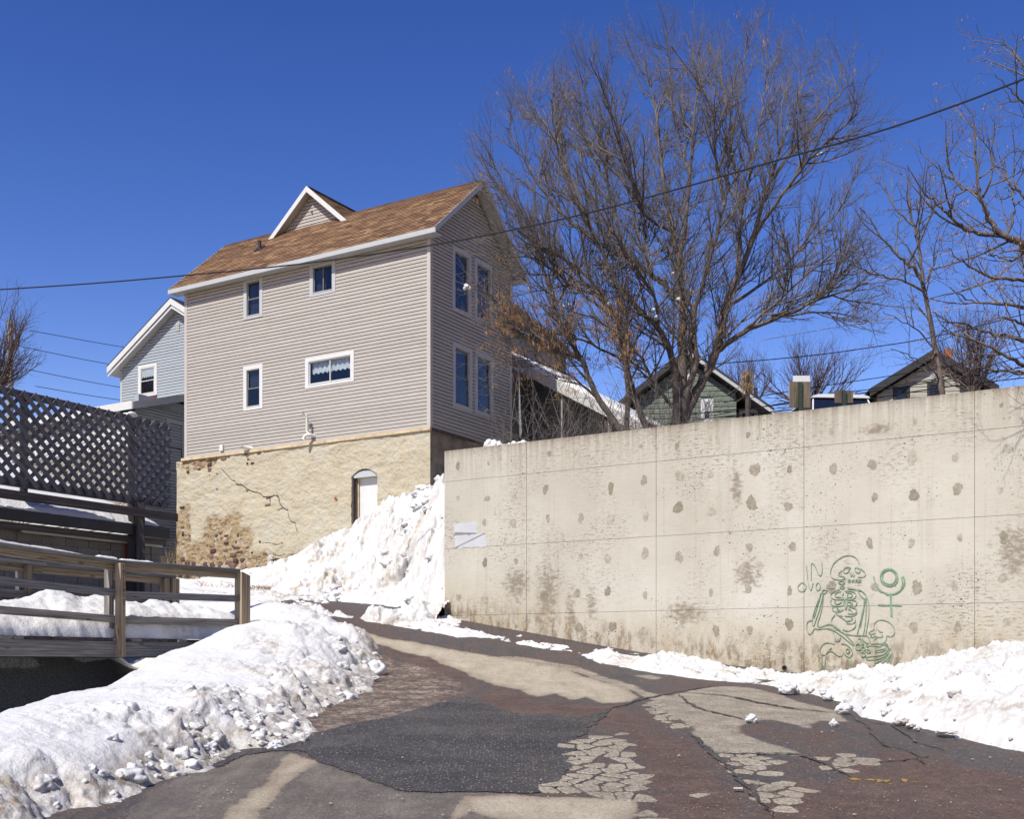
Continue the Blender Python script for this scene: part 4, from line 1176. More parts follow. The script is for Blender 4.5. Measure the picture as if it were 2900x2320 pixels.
WF = [
    (rect(f_px, 691.5, 745.5, 792, 908), 'double', [(0, 1, 0.95, 'bluecurtain', 7)]),
    (rect(f_px, 878.5, 951.5, 749, 843), 'slider', [(0.45, 1, 1.0, 'bluecurtain', 5)]),
    (rect(f_px, 691, 745.5, 1040, 1165), 'double', [(0, 1, 0.45, 'bluecurtain', 8)]),
    (rect(f_px, 866, 1004, 1016, 1102), 'slider', [(0.02, 0.98, 0.50, 'curtain', 9)]),
]
WG = [
    (rect(g_px, 1279, 1332.5, 693, 879), 'double', []),
    (rect(g_px, 1342, 1393.5, 729, 905), 'double', []),
    (rect(g_px, 1280, 1335, 966, 1151), 'double', [(0, 1, 0.9, 'bluecurtain', 6)]),
    (rect(g_px, 1343, 1395, 991, 1171), 'double', [(0, 1, 0.9, 'bluecurtain', 6)]),
]
for (a0, a1, z0, z1), kd, cur in WF:
    wide = kd == 'slider' and z1 < 10
    window(house, FRONT, a0, a1, z0, z1, kd, 0.115, 'white' if wide else 'greysash', 'fascia' if z1 > 10.5 else 'white', cur)
for (a0, a1, z0, z1), kd, cur in WG:
    window(house, GABLE, a0, a1, z0, z1, kd, 0.13, 'greysash', 'fascia', cur)
HF = [w[0] for w in WF]; HG = [w[0] for w in WG]
siding(house, FRONT, cut(lambda z0, z1: (0.085, LEN - 0.085), HF), ZS, ZE + 0.04, 0.1016, MAT['siding'])


def gable_iv(z0, z1):
    zm = z1 + 0.02
    if zm < 11.78: return (-DEP + 0.08, -0.085)
    h = max(0.0, (13.72 - zm)/SL)
    return (-DEP/2 - h, -DEP/2 + h)


siding(house, GABLE, cut(gable_iv, HG), ZS, 13.68, 0.1016, MAT['siding'])
# sheathing behind the boards, with the window openings left out
def sheath(Fm, xa, xb, za, zb, holes, parent):
    b = MB()
    xs_ = sorted(set([xa, xb] + [min(max(q, xa), xb) for h in holes for q in h[:2]])); zs_ = sorted(set([za, zb] + [min(max(q, za), zb) for h in holes for q in h[2:]]))
    for p, q in zip(xs_, xs_[1:]):
        for r, s in zip(zs_, zs_[1:]):
            if any(h[0] < (p+q)/2 < h[1] and h[2] < (r+s)/2 < h[3] for h in holes): continue
            b.quad((p, -0.016, r), (q, -0.016, r), (q, -0.016, s), (p, -0.016, s))
    obj('wall', b, MAT['siding'], parent, Fm)


sheath(FRONT, 0, LEN, ZS - 0.05, ZE + 0.06, HF, house)
sheath(GABLE, -DEP, 0, ZS - 0.05, 11.75, HG, house)
b = MB().poly([(-DEP, -0.016, 11.75), (0, -0.016, 11.75), (-DEP/2, -0.016, 11.75 + SL*DEP/2)]); obj('wall', b, MAT['siding'], house, GABLE)
b = MB(); b.quad((-LEN, 0, ZS - .05), (-LEN, DEP, ZS - .05), (-LEN, DEP, 11.75), (-LEN, 0, 11.75)); b.quad((-LEN, DEP, ZS - .05), (0, DEP, ZS - .05), (0, DEP, 11.75), (-LEN, DEP, 11.75)); b.poly([(-LEN, 0, 11.75), (-LEN, DEP, 11.75), (-LEN, DEP/2, 11.75 + SL*DEP/2)])
obj('wall', b, MAT['siding'], house)
# corner posts
for x, y in ((0.0, 0.0), (-LEN, 0.0), (0.0, DEP)):
    sx = 1 if x == 0 else -1; sy = -1 if y == 0 else 1
    b = MB()
    b.box(min(x - sx*0.085, x + sx*0.030), max(x - sx*0.085, x + sx*0.030), min(y, y + sy*0.032), max(y, y + sy*0.032), ZS - 0.01, ZE + 0.03)
    b.box(min(x, x + sx*0.032), max(x, x + sx*0.032), min(y - sy*0.085, y), max(y - sy*0.085, y), ZS - 0.01, ZE + (0.03 if y == 0 else 0.1))
    obj('corner_post', b, MAT['trimbeige'], house)
# sill board and drip edge over the foundation
beam('sill_board', (-LEN - 0.12, -0.035, 6.335), (0.06, -0.035, 6.335), 0.11, 0.085, MAT['cream'], house)
beam('sill_board', (0.02, -0.02, 6.335), (0.02, DEP, 6.335), 0.09, 0.08, MAT['oldwood'], house)

# roof: decks, shingles, fascias, soffits
ang = math.atan(SL)
xe0, xe1 = -LEN - RK, RK
FRS = frame((0, -OV, 11.70), (-1, 0, 0), (0, -math.sin(ang), math.cos(ang)))
LS = (DEP/2 + OV)/math.cos(ang)
FRB = frame((0, DEP + OV, 11.70), (1, 0, 0), (0, math.sin(ang), math.cos(ang)))
b = MB().box(-xe1, -xe0, -0.055, 0.0, 0.0, LS - 0.005); roof = obj('roof', b, MAT['soffit'], house, FRS)
shingle_slope(house, FRS @ Matrix.Translation((0, 0.001, -0.02)), -xe1 - 0.02, -xe0 + 0.02, LS + 0.02, seed=3)
obj('roof', MB().box(xe0, xe1, -0.055, 0.012, 0.0, LS - 0.005), MAT['soffit'], house, FRB)
# ridge caps
r_ = random.Random(2); x = xe0; k = 0
while x < xe1 - 0.1:
    bb = MB(); h = 0.03 + 0.006*r_.random()
    bb.prism([(DEP/2 - 0.13, ZR - 0.095 + h*.2), (DEP/2, ZR + h), (DEP/2 + 0.13, ZR - 0.095 + h*.2), (DEP/2, ZR - 0.03)], 0, x, min(xe1, x + 0.33))
    bb.at['tint'] = [r_.uniform(0.0, 0.22)]*len(bb.v)
    obj('ridge_cap', bb, MAT['shingle'], house); x += 0.30; k += 1
beam('eave_fascia', (xe0, -OV - 0.012, 11.625), (xe1, -OV - 0.012, 11.625), 0.024, 0.135, MAT['fascia'], house)
beam('eave_fascia', (xe0, DEP + OV + 0.012, 11.625), (xe1, DEP + OV + 0.012, 11.625), 0.024, 0.135, MAT['fascia'], house)
obj('soffit', MB().box(xe0, xe1, -OV, 0.03, 11.565, 11.575), MAT['soffit'], house)
obj('soffit', MB().box(xe0, xe1, DEP - 0.03, DEP + OV, 11.565, 11.575), MAT['soffit'], house)
for xr in (xe1 - 0.004, xe0 - 0.020):
    for s in (1, -1):
        ya = -OV - 0.02 if s == 1 else DEP + OV + 0.02; yb = DEP/2
        za, zb = 11.70, ZR + 0.0
        m = MB().prism([(ya, za - 0.155), (ya, za + 0.01), (yb, zb + 0.02), (yb, zb - 0.16)] if s == 1 else [(yb, zb - 0.16), (yb, zb + 0.02), (ya, za + 0.01), (ya, za - 0.155)], 0, xr, xr + 0.024)
        obj('rake_board', m, MAT['fascia'], house)
        m = MB().prism([(ya, za - 0.075), (ya, za - 0.06), (yb, zb - 0.06), (yb, zb - 0.075)], 0, (0.0 if xr > 0 else xe0), (xe1 - 0.006 if xr > 0 else -LEN))
        obj('soffit', m, MAT['soffit'], house)
# plumbing stack on the roof
q = None
ray = Vector(((735 - CX)/F, 1, (HZ - 705)/F)); inv = (MH @ FRS).inverted(); o0 = inv @ Vector((0, 0, 0)); dd = inv.to_3x3() @ ray; tt = (0.01 - o0.y)/dd.y
base = FRS @ (o0 + dd*tt)
stack = obj('vent_stack', MB().tube([base + Vector((0, 0, -0.1)), base + Vector((0, 0, 0.21)), base + Vector((0, 0, 0.25))], [0.055, 0.055, 0.06], 12), MAT['metalblack'], house, smooth=False)
obj('flashing', MB().box(base.x - 0.15, base.x + 0.15, 0.018, 0.026, -0.16, 0.16), MAT['metalblack'], house, FRS @ Matrix.Translation((0, 0, 0)) if False else frame(base, (-1, 0, 0), (0, -math.sin(ang), math.cos(ang))) @ Matrix.Translation((-base.x, 0, 0)))

# --- rear wing, its front gable looking over the ridge
RX, RZ, RHW = -5.92, 14.83, 3.75            # ridge x, ridge height, half width at the wall
YA = 1.99                                    # its front wall stands on the slope near the ridge
YF = YA - 0.28
ze_ = 11.52; rx1 = RX + (RZ - ze_)/SL; rx0 = RX - (RZ - ze_)/SL
YB = 12.6
obj('wall', MB().poly([(RX - 1.75, YA + 0.02, RZ - 1.75*SL - .05), (RX + 1.75, YA + 0.02, RZ - 1.75*SL - .05), (RX, YA + 0.02, RZ - .05)]), MAT['siding'], house)
WFr = frame((RX, YA, 0), (-1, 0, 0), (0, -1, 0))
siding(house, WFr, lambda z0, z1: [(-max(0, (RZ - 0.09 - z1)/SL), max(0, (RZ - 0.09 - z1)/SL))], 13.36, RZ - 0.2, 0.1016, MAT['siding'])
obj('hook', MB().box(RX - .02, RX + .02, YA - 0.09, YA - 0.02, 14.10, 14.16), MAT['greysash'], house)
for s in (1, -1):
    fr = frame((RX, YF, RZ), (0, -s*1, 0), (s*math.sin(ang), 0, math.cos(ang)))
    # frame x runs along the ridge (y), z up the slope: built from ridge downward with negative z
    L2 = (RZ - ze_)/SL/math.cos(ang)
    xa, xb = (-(YB - YF), 0) if s == 1 else (0, YB - YF)
    obj('roof', MB().box(xa, xb, -0.06, 0.0, -L2, -0.01), MAT['soffit'], house, fr)
    if s == 1:
        shingle_slope(house, fr @ Matrix.Translation((0, 0.001, -L2)), xa, xb, L2 - 0.005, seed=8)
    m = MB(); w = 1.56
    za = RZ - w*SL
    m.prism([(RX + s*w, za - 0.13), (RX + s*(w + 0.06), za + 0.0), (RX, RZ + 0.035), (RX, RZ - 0.15)] if s == -1 else [(RX, RZ - 0.15), (RX, RZ + 0.035), (RX + s*(w + 0.06), za + 0.0), (RX + s*w, za - 0.13)], 1, YF - 0.024, YF)
    obj('rake_board', m, MAT['white'], house)
    m = MB().prism([(RX, RZ - 0.075), (RX + s*2.0, RZ - 2.0*SL - 0.075), (RX + s*2.0, RZ - 2.0*SL - 0.085), (RX, RZ - 0.085)], 1, YF, YA)
    obj('soffit', m, MAT['soffit'], house)
beam('ridge_cap', (RX, YF, RZ + 0.0), (RX, YB, RZ + 0.0), 0.16, 0.04, MAT['darkroof'], house)
obj('wall', MB().box(rx0 + 0.3, rx1 - 0.3, DEP, YB - 0.3, 5.5, ze_ - 0.02), MAT['greysiding'], house)
obj('wall', MB().prism([(rx0 + .3, ze_ - .02), (rx1 - .3, ze_ - .02), (RX, RZ - .12)], 1, YB - 0.32, YB - 0.3), MAT['greysiding'], house)
beam('eave_fascia', (rx1 + 0.012, DEP + .4, ze_ - 0.06), (rx1 + 0.012, YB, ze_ - 0.06), 0.024, 0.15, MAT['white'], house)

# --- porch behind the house: snow-edged lean-to on dark posts
porch = empty('rear_porch', MH, label='grey porch with a snow-edged roof sloping down behind the bare tree', cat='porch')
PY = 6.0
FP = MH @ frame((0, PY, 0), (-1, 0, 0), (0, -1, 0))
q0, q1 = px_plane(1440, 1000, FP), px_plane(1832, 1200, FP)
ax, az, bx_, bz = -q0.x, q0.z, -q1.x, q1.z
ps = (az - bz)/(bx_ - ax)
obj('roof', MB().prism([(ax - .8, az + .8*ps - .40), (bx_, bz - .40), (bx_, bz - .10), (ax - .8, az + .8*ps - .10)], 1, PY, PY + 4.5), MAT['greysiding'], porch)
beam('rake_board', (ax - .8, PY - .02, az + .8*ps - .25), (bx_ + .05, PY - .02, bz - .25), 0.03, 0.34, MAT['soffit'], porch)
b = MB(); n = 70; xs = np.linspace(ax - .6, bx_ + .02, n + 1)
hh = 0.17 + 0.08*fbm(xs*1.3, xs*0, 3) + 0.03*fbm(xs*6, xs*0 + 3, 2)
for x, h in zip(xs, hh):
    z = az - (x - ax)*ps - 0.10
    b.v += [(x, PY - .03, z - .02), (x, PY - .06, z + h*.35), (x, PY + .0, z + h*.85), (x, PY + .25, z + h), (x, PY + 4.4, z + h)]
for k in range(n):
    for j in range(4): b.f.append((5*k + j, 5*k + 5 + j, 5*k + 6 + j, 5*k + 1 + j))
obj('roof_snow', b, MAT['snow'], porch, smooth=True)
for u in (1497, 1579, 1712):
    x = -px_plane(u, 1180, FP).x; zt = az - (x - ax)*ps - .42
    beam('post', (x, PY + .15, 3.4), (x, PY + .15, zt), 0.11, 0.11, MAT['oldwood'], porch)
    beam('post_edge', (x + .075, PY + .14, 3.4), (x + .075, PY + .14, zt), 0.03, 0.05, MAT['fascia'], porch)
obj('wall', MB().prism([(ax - .8, 3), (bx_ - .3, 3), (bx_ - .3, bz - .45 + .3*ps), (ax - .8, az + .8*ps - .42)], 1, PY + 2.0, PY + 2.1), MAT['greysiding'], porch)
obj('floor', MB().box(ax - .5, bx_, PY - .1, PY + 2.0, 4.15, 4.4), MAT['soffit'], porch)

# --- stone foundation with lime plaster, door and cracks
FX0, FX1 = -0.03, LEN + 0.37
ZB, ZT = 1.6, 6.30
DU0, DU1 = f_px(998, 1400).x, f_px(1070.5, 1400).x
dx0, dx1 = min(DU0, DU1), max(DU0, DU1)
dz1 = f_px(1030, 1350).z; dzk = f_px(1034, 1330).z
CRK = [
    [(630, 1330, 1), (650, 1352, 1), (658, 1362, 1), (668, 1364, 1.2), (671, 1374, 1.4), (690, 1376, 1.6), (704, 1388, 1.4), (716, 1394, 1.3), (730, 1396, 1.2), (742, 1402, 1.3), (748, 1409, 1.4), (768, 1409, 1.6), (780, 1404, 1), (787, 1407, 1.4), (791, 1412, 1.8), (794, 1426, 1.7), (800, 1437, 1.8), (809, 1444, 1.4), (817, 1447, 1.3), (820, 1463, 1.3), (824, 1474, 1.2), (829, 1480, 1.4), (838, 1483, 1.1), (842, 1500, .8), (848, 1512, .5)],
    [(785, 1394, .6), (789, 1410, 1.5)], [(766, 1412, 2.2), (768, 1428, 1.3)], [(790, 1446, .7), (803, 1440, 1.2)],
    [(760, 1612, 1.4), (768, 1590, 1.8), (785, 1584, 1.9), (812, 1588, 1.5), (830, 1575, 1.6), (850, 1572, 1.3), (880, 1566, 1.2)], [(775, 1572, .8), (795, 1576, 1.0), (810, 1570, .9)],
    [(745, 1540, .6), (762, 1538, .8), (782, 1544, .8), (804, 1540, .5)], [(768, 1624, 1.6), (800, 1610, 1.4), (840, 1598, 1.5)], [(800, 1632, 2.2), (830, 1615, 1.6), (862, 1600, 1.4)],
    [(733, 1600, .7), (745, 1580, .6)], [(500, 1312, 1), (512, 1322, .7)],
]
nx, nz = 560, 270
xs = np.linspace(FX0, FX1, nx); zs = np.linspace(ZB, ZT, nz)
X, Z = np.meshgrid(xs, zs)
N = 0.030*fbm(X*1.1, Z*1.5, 3) + 0.019*fbm(X*3.3 + 5, Z*4.6, 4, 0.6) + 0.012*fbm(X*9, Z*12 + 3, 3)
lump, rid = cells(X*2.4 + 0.4*fbm(X*2, Z*2, 2), Z*4.2)
N += 0.016*(lump - 0.4)*(0.35 + 0.65*rid)
crk = np.zeros_like(X)
for ln in CRK:
    q = [(f_px(u, v).x, f_px(u, v).z, w) for u, v, w in ln]
    for (ax, az, aw), (bx, bz, bw) in zip(q, q[1:]):
        wx = X + 0.012*perlin(X*14, Z*14); wz = Z + 0.012*perlin(X*14 + 9, Z*14)
        L2 = (bx-ax)**2 + (bz-az)**2 + 1e-9
        t = np.clip(((wx-ax)*(bx-ax) + (wz-az)*(bz-az))/L2, 0, 1)
        dist = np.hypot(wx - ax - t*(bx-ax), wz - az - t*(bz-az)); w = (aw + t*(bw - aw))*0.0085
        crk = np.maximum(crk, 1 - sstep(w*0.7, w*1.5, dist))
N -= 0.05*crk
dampC = [(f_px(640, 1530), 1.25, 0.95), (f_px(560, 1590), 1.3, 0.7), (f_px(720, 1610), 1.3, 0.55), (f_px(840, 1610), 1.0, 0.5), (f_px(520, 1560), 0.5, 1.6), (f_px(560, 1310), 0.9, 0.30)]
damp = np.zeros_like(X)
for c, sx, sz in dampC:
    r = np.hypot((X - c.x)/sx, (Z - c.z)/sz) + 0.30*fbm(X*1.6, Z*1.6, 4)
    damp = np.maximum(damp, 1 - sstep(0.75, 1.0, r))
N -= 0.03*damp*sstep(-0.2, 0.3, fbm(X*2.5 + 3, Z*3.5, 3))
edge = np.minimum(1, np.minimum(X - FX0, FX1 - X)/0.05)
Yv = 0.035 + N*edge
Xr = X + np.where(X > FX1 - 0.02, 0.05*fbm(Z*2.0, Z*0 + 4, 4), 0)
arch = dz1 + (dzk - dz1)*np.clip(1 - ((X - (dx0+dx1)/2)/((dx1-dx0)/2))**2, 0, 1)
hole = (X > dx0) & (X < dx1) & (Z < arch)
hq = hole[:-1, :-1] | hole[1:, 1:] | hole[1:, :-1] | hole[:-1, 1:]
grid_obj('foundation_plaster', Xr, Yv, Z, MAT['plaster'], house, FRONT, mask=~hq, attrs={'crack': crk, 'damp': damp})
# other sides and top of the foundation
nx, nz = 120, 130
X, Z = np.meshgrid(np.linspace(-DEP, 0.035, nx), np.linspace(ZB, ZT, nz))
Yv = 0.02 + 0.03*fbm(X*1.4 + 9, Z*1.8, 4) + 0.02*(cells(X*2.6, Z*4.4)[0] - .4)
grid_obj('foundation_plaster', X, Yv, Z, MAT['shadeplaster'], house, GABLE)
b = MB(); b.quad((-FX1, -0.03, ZT), (0.03, -0.03, ZT), (0.03, DEP, ZT), (-FX1, DEP, ZT)); b.quad((-FX1 + 0.02, -0.03, ZB), (-FX1 + 0.02, DEP, ZB), (-FX1 + 0.02, DEP, ZT), (-FX1 + 0.02, -0.03, ZT))
obj('foundation_top', b, MAT['stone'], house)
# stones laid bare where the plaster has fallen
rr = random.Random(21)


def stone(u, v, wpx, hpx, seed, proud=0.02):
    c = f_px(u, v); k = 0.0125
    w, h = wpx*k/2, hpx*k/2*0.88
    r = random.Random(seed); n = 9; ph = r.uniform(0, 6)
    b = MB(); out = []
    for j in range(n):
        a = 2*math.pi*j/n
        s = 1 + r.uniform(-.16, .12)
        sx = math.copysign(abs(math.cos(a))**0.65, math.cos(a)); sz = math.copysign(abs(math.sin(a))**0.65, math.sin(a))
        out.append((c.x + sx*w*s, c.z + sz*h*s))
    f = 0.75
    y = 0.035 + proud
    b.v = [(c.x + r.uniform(-.2, .2)*w, y + 0.015, c.z + r.uniform(-.2, .2)*h)] + [(c.x + (x-c.x)*f, y + r.uniform(-.008, .012), c.z + (z-c.z)*f) for x, z in out] + [(x, y - 0.03, z) for x, z in out] + [(x, -0.10, z) for x, z in out]
    for j in range(n):
        q = (j+1) % n
        b.f += [(0, 1+q, 1+j), (1+j, 1+q, 1+n+q, 1+n+j), (1+n+j, 1+n+q, 1+2*n+q, 1+2*n+j)]
    obj('stone', b, MAT['stone'], house, FRONT)


ST = [(595, 1318, 15, 13), (597, 1332, 19, 15), (636, 1300, 24, 10), (652, 1296, 10, 7), (699, 1287, 14, 7), (706, 1301, 9, 6), (718, 1313, 15, 6), (703, 1313, 7, 6), (739, 1285, 22, 10), (590, 1302, 14, 7), (612, 1300, 12, 7), (534, 1337, 10, 9), (566, 1330, 12, 6), (702, 1388, 9, 8), (759, 1410, 13, 9), (760, 1431, 22, 9), (617, 1386 - 0, 6, 5), (598, 1346, 5, 5), (618, 1343, 7, 6),
      (605, 1562, 22, 14), (600, 1579, 20, 17), (551, 1597, 19, 11), (585, 1600, 21, 17), (603, 1601, 22, 20), (626, 1601, 21, 21), (648, 1595, 22, 15), (661, 1604, 26, 22), (662, 1572, 24, 15), (668, 1589, 17, 15), (687, 1588, 14, 12), (692, 1603, 22, 20), (640, 1560, 18, 9), (672, 1553, 24, 9), (680, 1563, 20, 7), (664, 1549, 9, 8), (645, 1519, 22, 10), (643, 1539, 17, 9), (627, 1508, 14, 7), (615, 1519, 9, 8), (676, 1516, 8, 10), (671, 1535, 6, 12),
      (517, 1493, 13, 9), (520, 1512, 8, 18), (519, 1585, 22, 18), (512, 1598, 20, 14), (531, 1594, 16, 16), (517, 1437, 16, 6), (738, 1535, 5, 9), (541, 1519, 9, 5), (716, 1566, 8, 6),
      (510, 1625, 24, 16), (538, 1630, 26, 14), (565, 1628, 24, 12), (592, 1632, 24, 14), (620, 1630, 26, 12), (650, 1632, 24, 14), (680, 1630, 22, 13), (705, 1627, 26, 15), (735, 1628, 26, 16), (765, 1626, 28, 15), (795, 1622, 26, 13), (700, 1640, 26, 10), (740, 1641, 30, 10), (780, 1638, 28, 12),
      (775, 1594, 22, 13), (800, 1597, 24, 10), (823, 1590, 28, 13), (850, 1586, 26, 16), (872, 1576, 20, 14), (815, 1607, 26, 9), (845, 1603, 24, 9), (790, 1609, 22, 9), (868, 1593, 22, 9), (884, 1568, 14, 8), (770, 1606, 18, 8), (828, 1616, 28, 8), (800, 1583, 16, 6)]
for k, s in enumerate(ST): stone(*s, 100 + k)
r0 = f_px(955, 1413)
obj('rusty_plate', blob(r0.x, r0.z, 0.05, 0.05, 3, y=0.085, n=10), MAT['rust'], house, FRONT)

# basement door, deep in the wall
door = obj('basement_door', MB().box(dx0 + 0.005, dx1 - 0.135, -0.215, -0.175, ZB, dz1 - 0.02), MAT['white'], house, FRONT)
kx = f_px(1019, 1468); kx = px_plane(1020, 1468, FH, -0.17)
obj('handle', MB().tube([(kx.x, -0.175, kx.z), (kx.x, -0.13, kx.z)], [0.012, 0.012], 8).tube([(kx.x, -0.13, kx.z), (kx.x, -0.095, kx.z)], [0.03, 0.026], 10), MAT['greysash'], door)
obj('lock_plate', MB().box(kx.x - 0.02, kx.x + 0.02, -0.175, -0.168, kx.z - 0.14, kx.z - 0.04), MAT['greysash'], door)
fr = empty('door_frame', FRONT, house)
obj('jamb', MB().box(dx1 - 0.06, dx1, -0.30, 0.03, ZB, dz1 + 0.0), MAT['oldwood'], fr)
obj('jamb', MB().box(dx1 - 0.095, dx1 - 0.062, -0.20, -0.07, ZB, dz1 - 0.005), MAT['oldwood'], fr)
obj('stop', MB().box(dx1 - 0.135, dx1 - 0.097, -0.20, -0.12, ZB, dz1 - 0.006), MAT['cream'], fr)
obj('jamb', MB().box(dx0 - 0.03, dx0 + 0.004, -0.30, 0.02, ZB, dz1), MAT['white'], fr)
m = MB(); n = 14; bot = dz1 - 0.02; pts = []
for k in range(n + 1):
    x = dx0 + (dx1 - dx0)*k/n; pts.append((x, dz1 + 0.03 + (dzk - dz1 - 0.05)*(1 - (2*k/n - 1)**2)))
m.prism([(dx0 + 0.004, bot)] + [(dx1 - 0.004, bot)] + pts[::-1], 1, -0.30, 0.005)
obj('lintel', m, MAT['fascia'], fr)
obj('reveal', MB().box(dx0 - 0.05, dx1 + 0.05, -0.34, -0.30, ZB, dzk + 0.1), MAT['dark'], fr)

# pipes and box at the foot of the siding
vp = f_px(889, 1238)
v0 = Vector((vp.x, 0.02, vp.z)); z = Vector((0, 0, 1)); yv = Vector((0, 1, 0))
pb_ = f_px(889, 1240); low = Vector((f_px(892, 1236).x, 0.0, f_px(892, 1236).z))
m = MB()
m.tube([low + Vector((0, -0.06, 0)), low + Vector((0, 0.18, 0)), low + Vector((0.10, 0.28, 0.0)), low + Vector((0.16, 0.30, -0.07)), low + Vector((0.17, 0.30, -0.13))], 0.048, 12)
m.tube([low + Vector((0.06, 0.22, 0.02)), low + Vector((0.09, 0.24, 0.12)), low + Vector((0.09, 0.24, 0.50)), low + Vector((0.12, 0.26, 0.60)), low + Vector((0.19, 0.31, 0.66))], [0.046, 0.044, 0.042, 0.046, 0.05], 12)
obj('vent_pipe', m, MAT['pvc'], house, FRONT, smooth=True)
lo = f_px(716, 1271); lo = Vector((lo.x, 0, lo.z))
m = MB().tube([lo + Vector((0, -0.05, 0)), lo + Vector((0.10, 0.14, 0.02)), lo + Vector((0.24, 0.22, 0.05))], [0.055, 0.055, 0.06], 12)
pp = obj('vent_pipe', m, MAT['pvc'], house, FRONT, smooth=True)
e = lo + Vector((0.242, 0.2215, 0.0505))
obj('bore', MB().tube([e, e + Vector((0.004, 0.0025, 0.001))], 0.045, 10), MAT['dark'], pp)
c = f_px(631.5, 1269)
obj('outlet_box', MB().prism([(c.x - 0.07, c.z - 0.10), (c.x + 0.07, c.z - 0.10), (c.x + 0.07, c.z + 0.08), (c.x + 0.05, c.z + 0.10), (c.x - 0.05, c.z + 0.10), (c.x - 0.07, c.z + 0.08)], 1, 0.0, 0.085), MAT['white'], house, FRONT)

# ------------------------------------------------------------------ blue-grey house at the left
kc = P(380, 1870, 37.6); MB2 = Matrix.Translation((kc.x, kc.y, 0)) @ Matrix.Rotation(PHI, 4, 'Z')
FB = MB2 @ FRONT; SB = MB2 @ GABLE
blue = empty('blue_grey_house', MB2, label='blue-grey house with white gable trim partly hidden behind the beige house', cat='house')
zE = 8.16
siding(blue, FRONT, lambda a, c: [(0.05, 13)], 3.2, zE - 0.02, 0.115, MAT['whitesiding'])
obj('wall', MB().box(-13, -0.018, 0.016, 0.2, 0.5, zE), MAT['whitesiding'], blue)
siding(blue, GABLE, cut(lambda a, c: (-6.0, -0.05), []), 0.8, zE + 0.3, 0.1016, MAT['bluesiding'])
obj('wall', MB().box(-0.2, -0.018, 0.2, 6.0, 0.5, zE + 0.6), MAT['bluesiding'], blue)
window(blue, GABLE, -2.15, -1.35, 6.3, 8.15, 'double', 0.10, 'darkroof', 'fascia', deep=0.0)
window(blue, GABLE, -2.25, -1.78, 4.3, 5.4, 'double', 0.08, 'whitesiding', 'fascia', deep=0.0)
for xa, xb in ((2.2, 3.3), (3.9, 5.0), (6.2, 7.6), (9.0, 10.0)):
    window(blue, FRONT, xa, xb, 6.45, 7.6, 'slider', 0.07, 'white', 'white', deep=0.0)
obj('sill_band', MB().box(-12, -0.0, -0.05, 0.0, 6.05, 6.3), MAT['cream'], blue)
# shed roof of the wing, white fascias
m = MB().prism([(-0.35, zE), (6.0, zE + 1.9), (6.0, zE + 2.0), (-0.35, zE + 0.12)], 0, -13, 0.32); obj('roof', m, MAT['fascia'], blue)
beam('eave_fascia', (-13, -0.36, zE + 0.09), (0.32, -0.36, zE + 0.09), 0.03, 0.26, MAT['white'], blue)
m = MB().prism([(-0.35, zE - 0.04), (6.0, zE + 1.86), (6.0, zE + 2.1), (-0.35, zE + 0.20)], 0, 0.325, 0.35); obj('rake_board', m, MAT['fascia'], blue)
# gabled main block
inv2 = MB2.inverted(); g0 = inv2 @ P(344, 1100, 41.9); yG = g0.y
PB = lambda u, v, y=0.0: (inv2 @ (FBG @ px_plane(u, v, FBG, 0.0)))
FBG = MB2 @ frame((0, yG, 0), (-1, 0, 0), (0, -1, 0)); FBR = MB2 @ frame((0, yG - 0.35, 0), (-1, 0, 0), (0, -1, 0))
xl = -px_plane(344, 1100, FBG).x; pk = px_plane(484, 846, FBR); xp = -pk.x; zp = pk.z
tip = px_plane(304, 1042, FBR); zt_, xt = tip.z, -tip.x
xr = 2*xp - xl; sb = (zp - zt_)/(xp - xt)
LG = frame((0, yG, 0), (-1, 0, 0), (0, -1, 0))
vw = [px_plane(393, 1037, FBG), px_plane(446, 1030, FBG), px_plane(393, 1128, FBG)]
wx0, wx1, wz0, wz1 = vw[1].x, vw[0].x, vw[2].z, vw[0].z
vv = px_plane(505, 927, FBG)


def blue_iv(a, c):
    h = (zp - 0.15 - c)/sb
    return (max(-xr, -xp - h), min(-xl, -xp + h))


siding(blue, LG, cut(blue_iv, [(wx0, wx1, wz0, wz1), (vv.x - .11, vv.x + .11, vv.z - .15, vv.z + .15)]), 7.9, zp - 0.3, 0.1016, MAT['bluesiding'])
obj('wall', MB().prism([(xl, 5), (xr, 5), (xr, zp - .15 - sb*(xr - xp)), (xp, zp - .15), (xl, zp - .15 - sb*(xp - xl))], 1, yG + 0.016, yG + 7), MAT['bluesiding'], blue)
window(blue, LG, wx0, wx1, wz0, wz1, 'double', 0.115, 'whitesiding', 'white', [(0, 1, 0.35, 'curtain', 6)], deep=0.0)
obj('window_sill', MB().box(-wx1 - .01, -wx0 + .01, yG - 0.06, yG - .036, wz0 - .09, wz0 - 0.005), MAT['maroon'], blue)
vent = obj('gable_vent', MB().box(vv.x - .12, vv.x + .12, 0.0, 0.02, vv.z - .16, vv.z + .16), MAT['greysash'], blue, LG)
for k in range(5):
    z = vv.z - .12 + k*.06
    obj('louver', MB().prism([(0.02, z - .02), (0.055, z - .02), (0.02, z + .025)], 0, vv.x - .09, vv.x + .09), MAT['white'], vent)
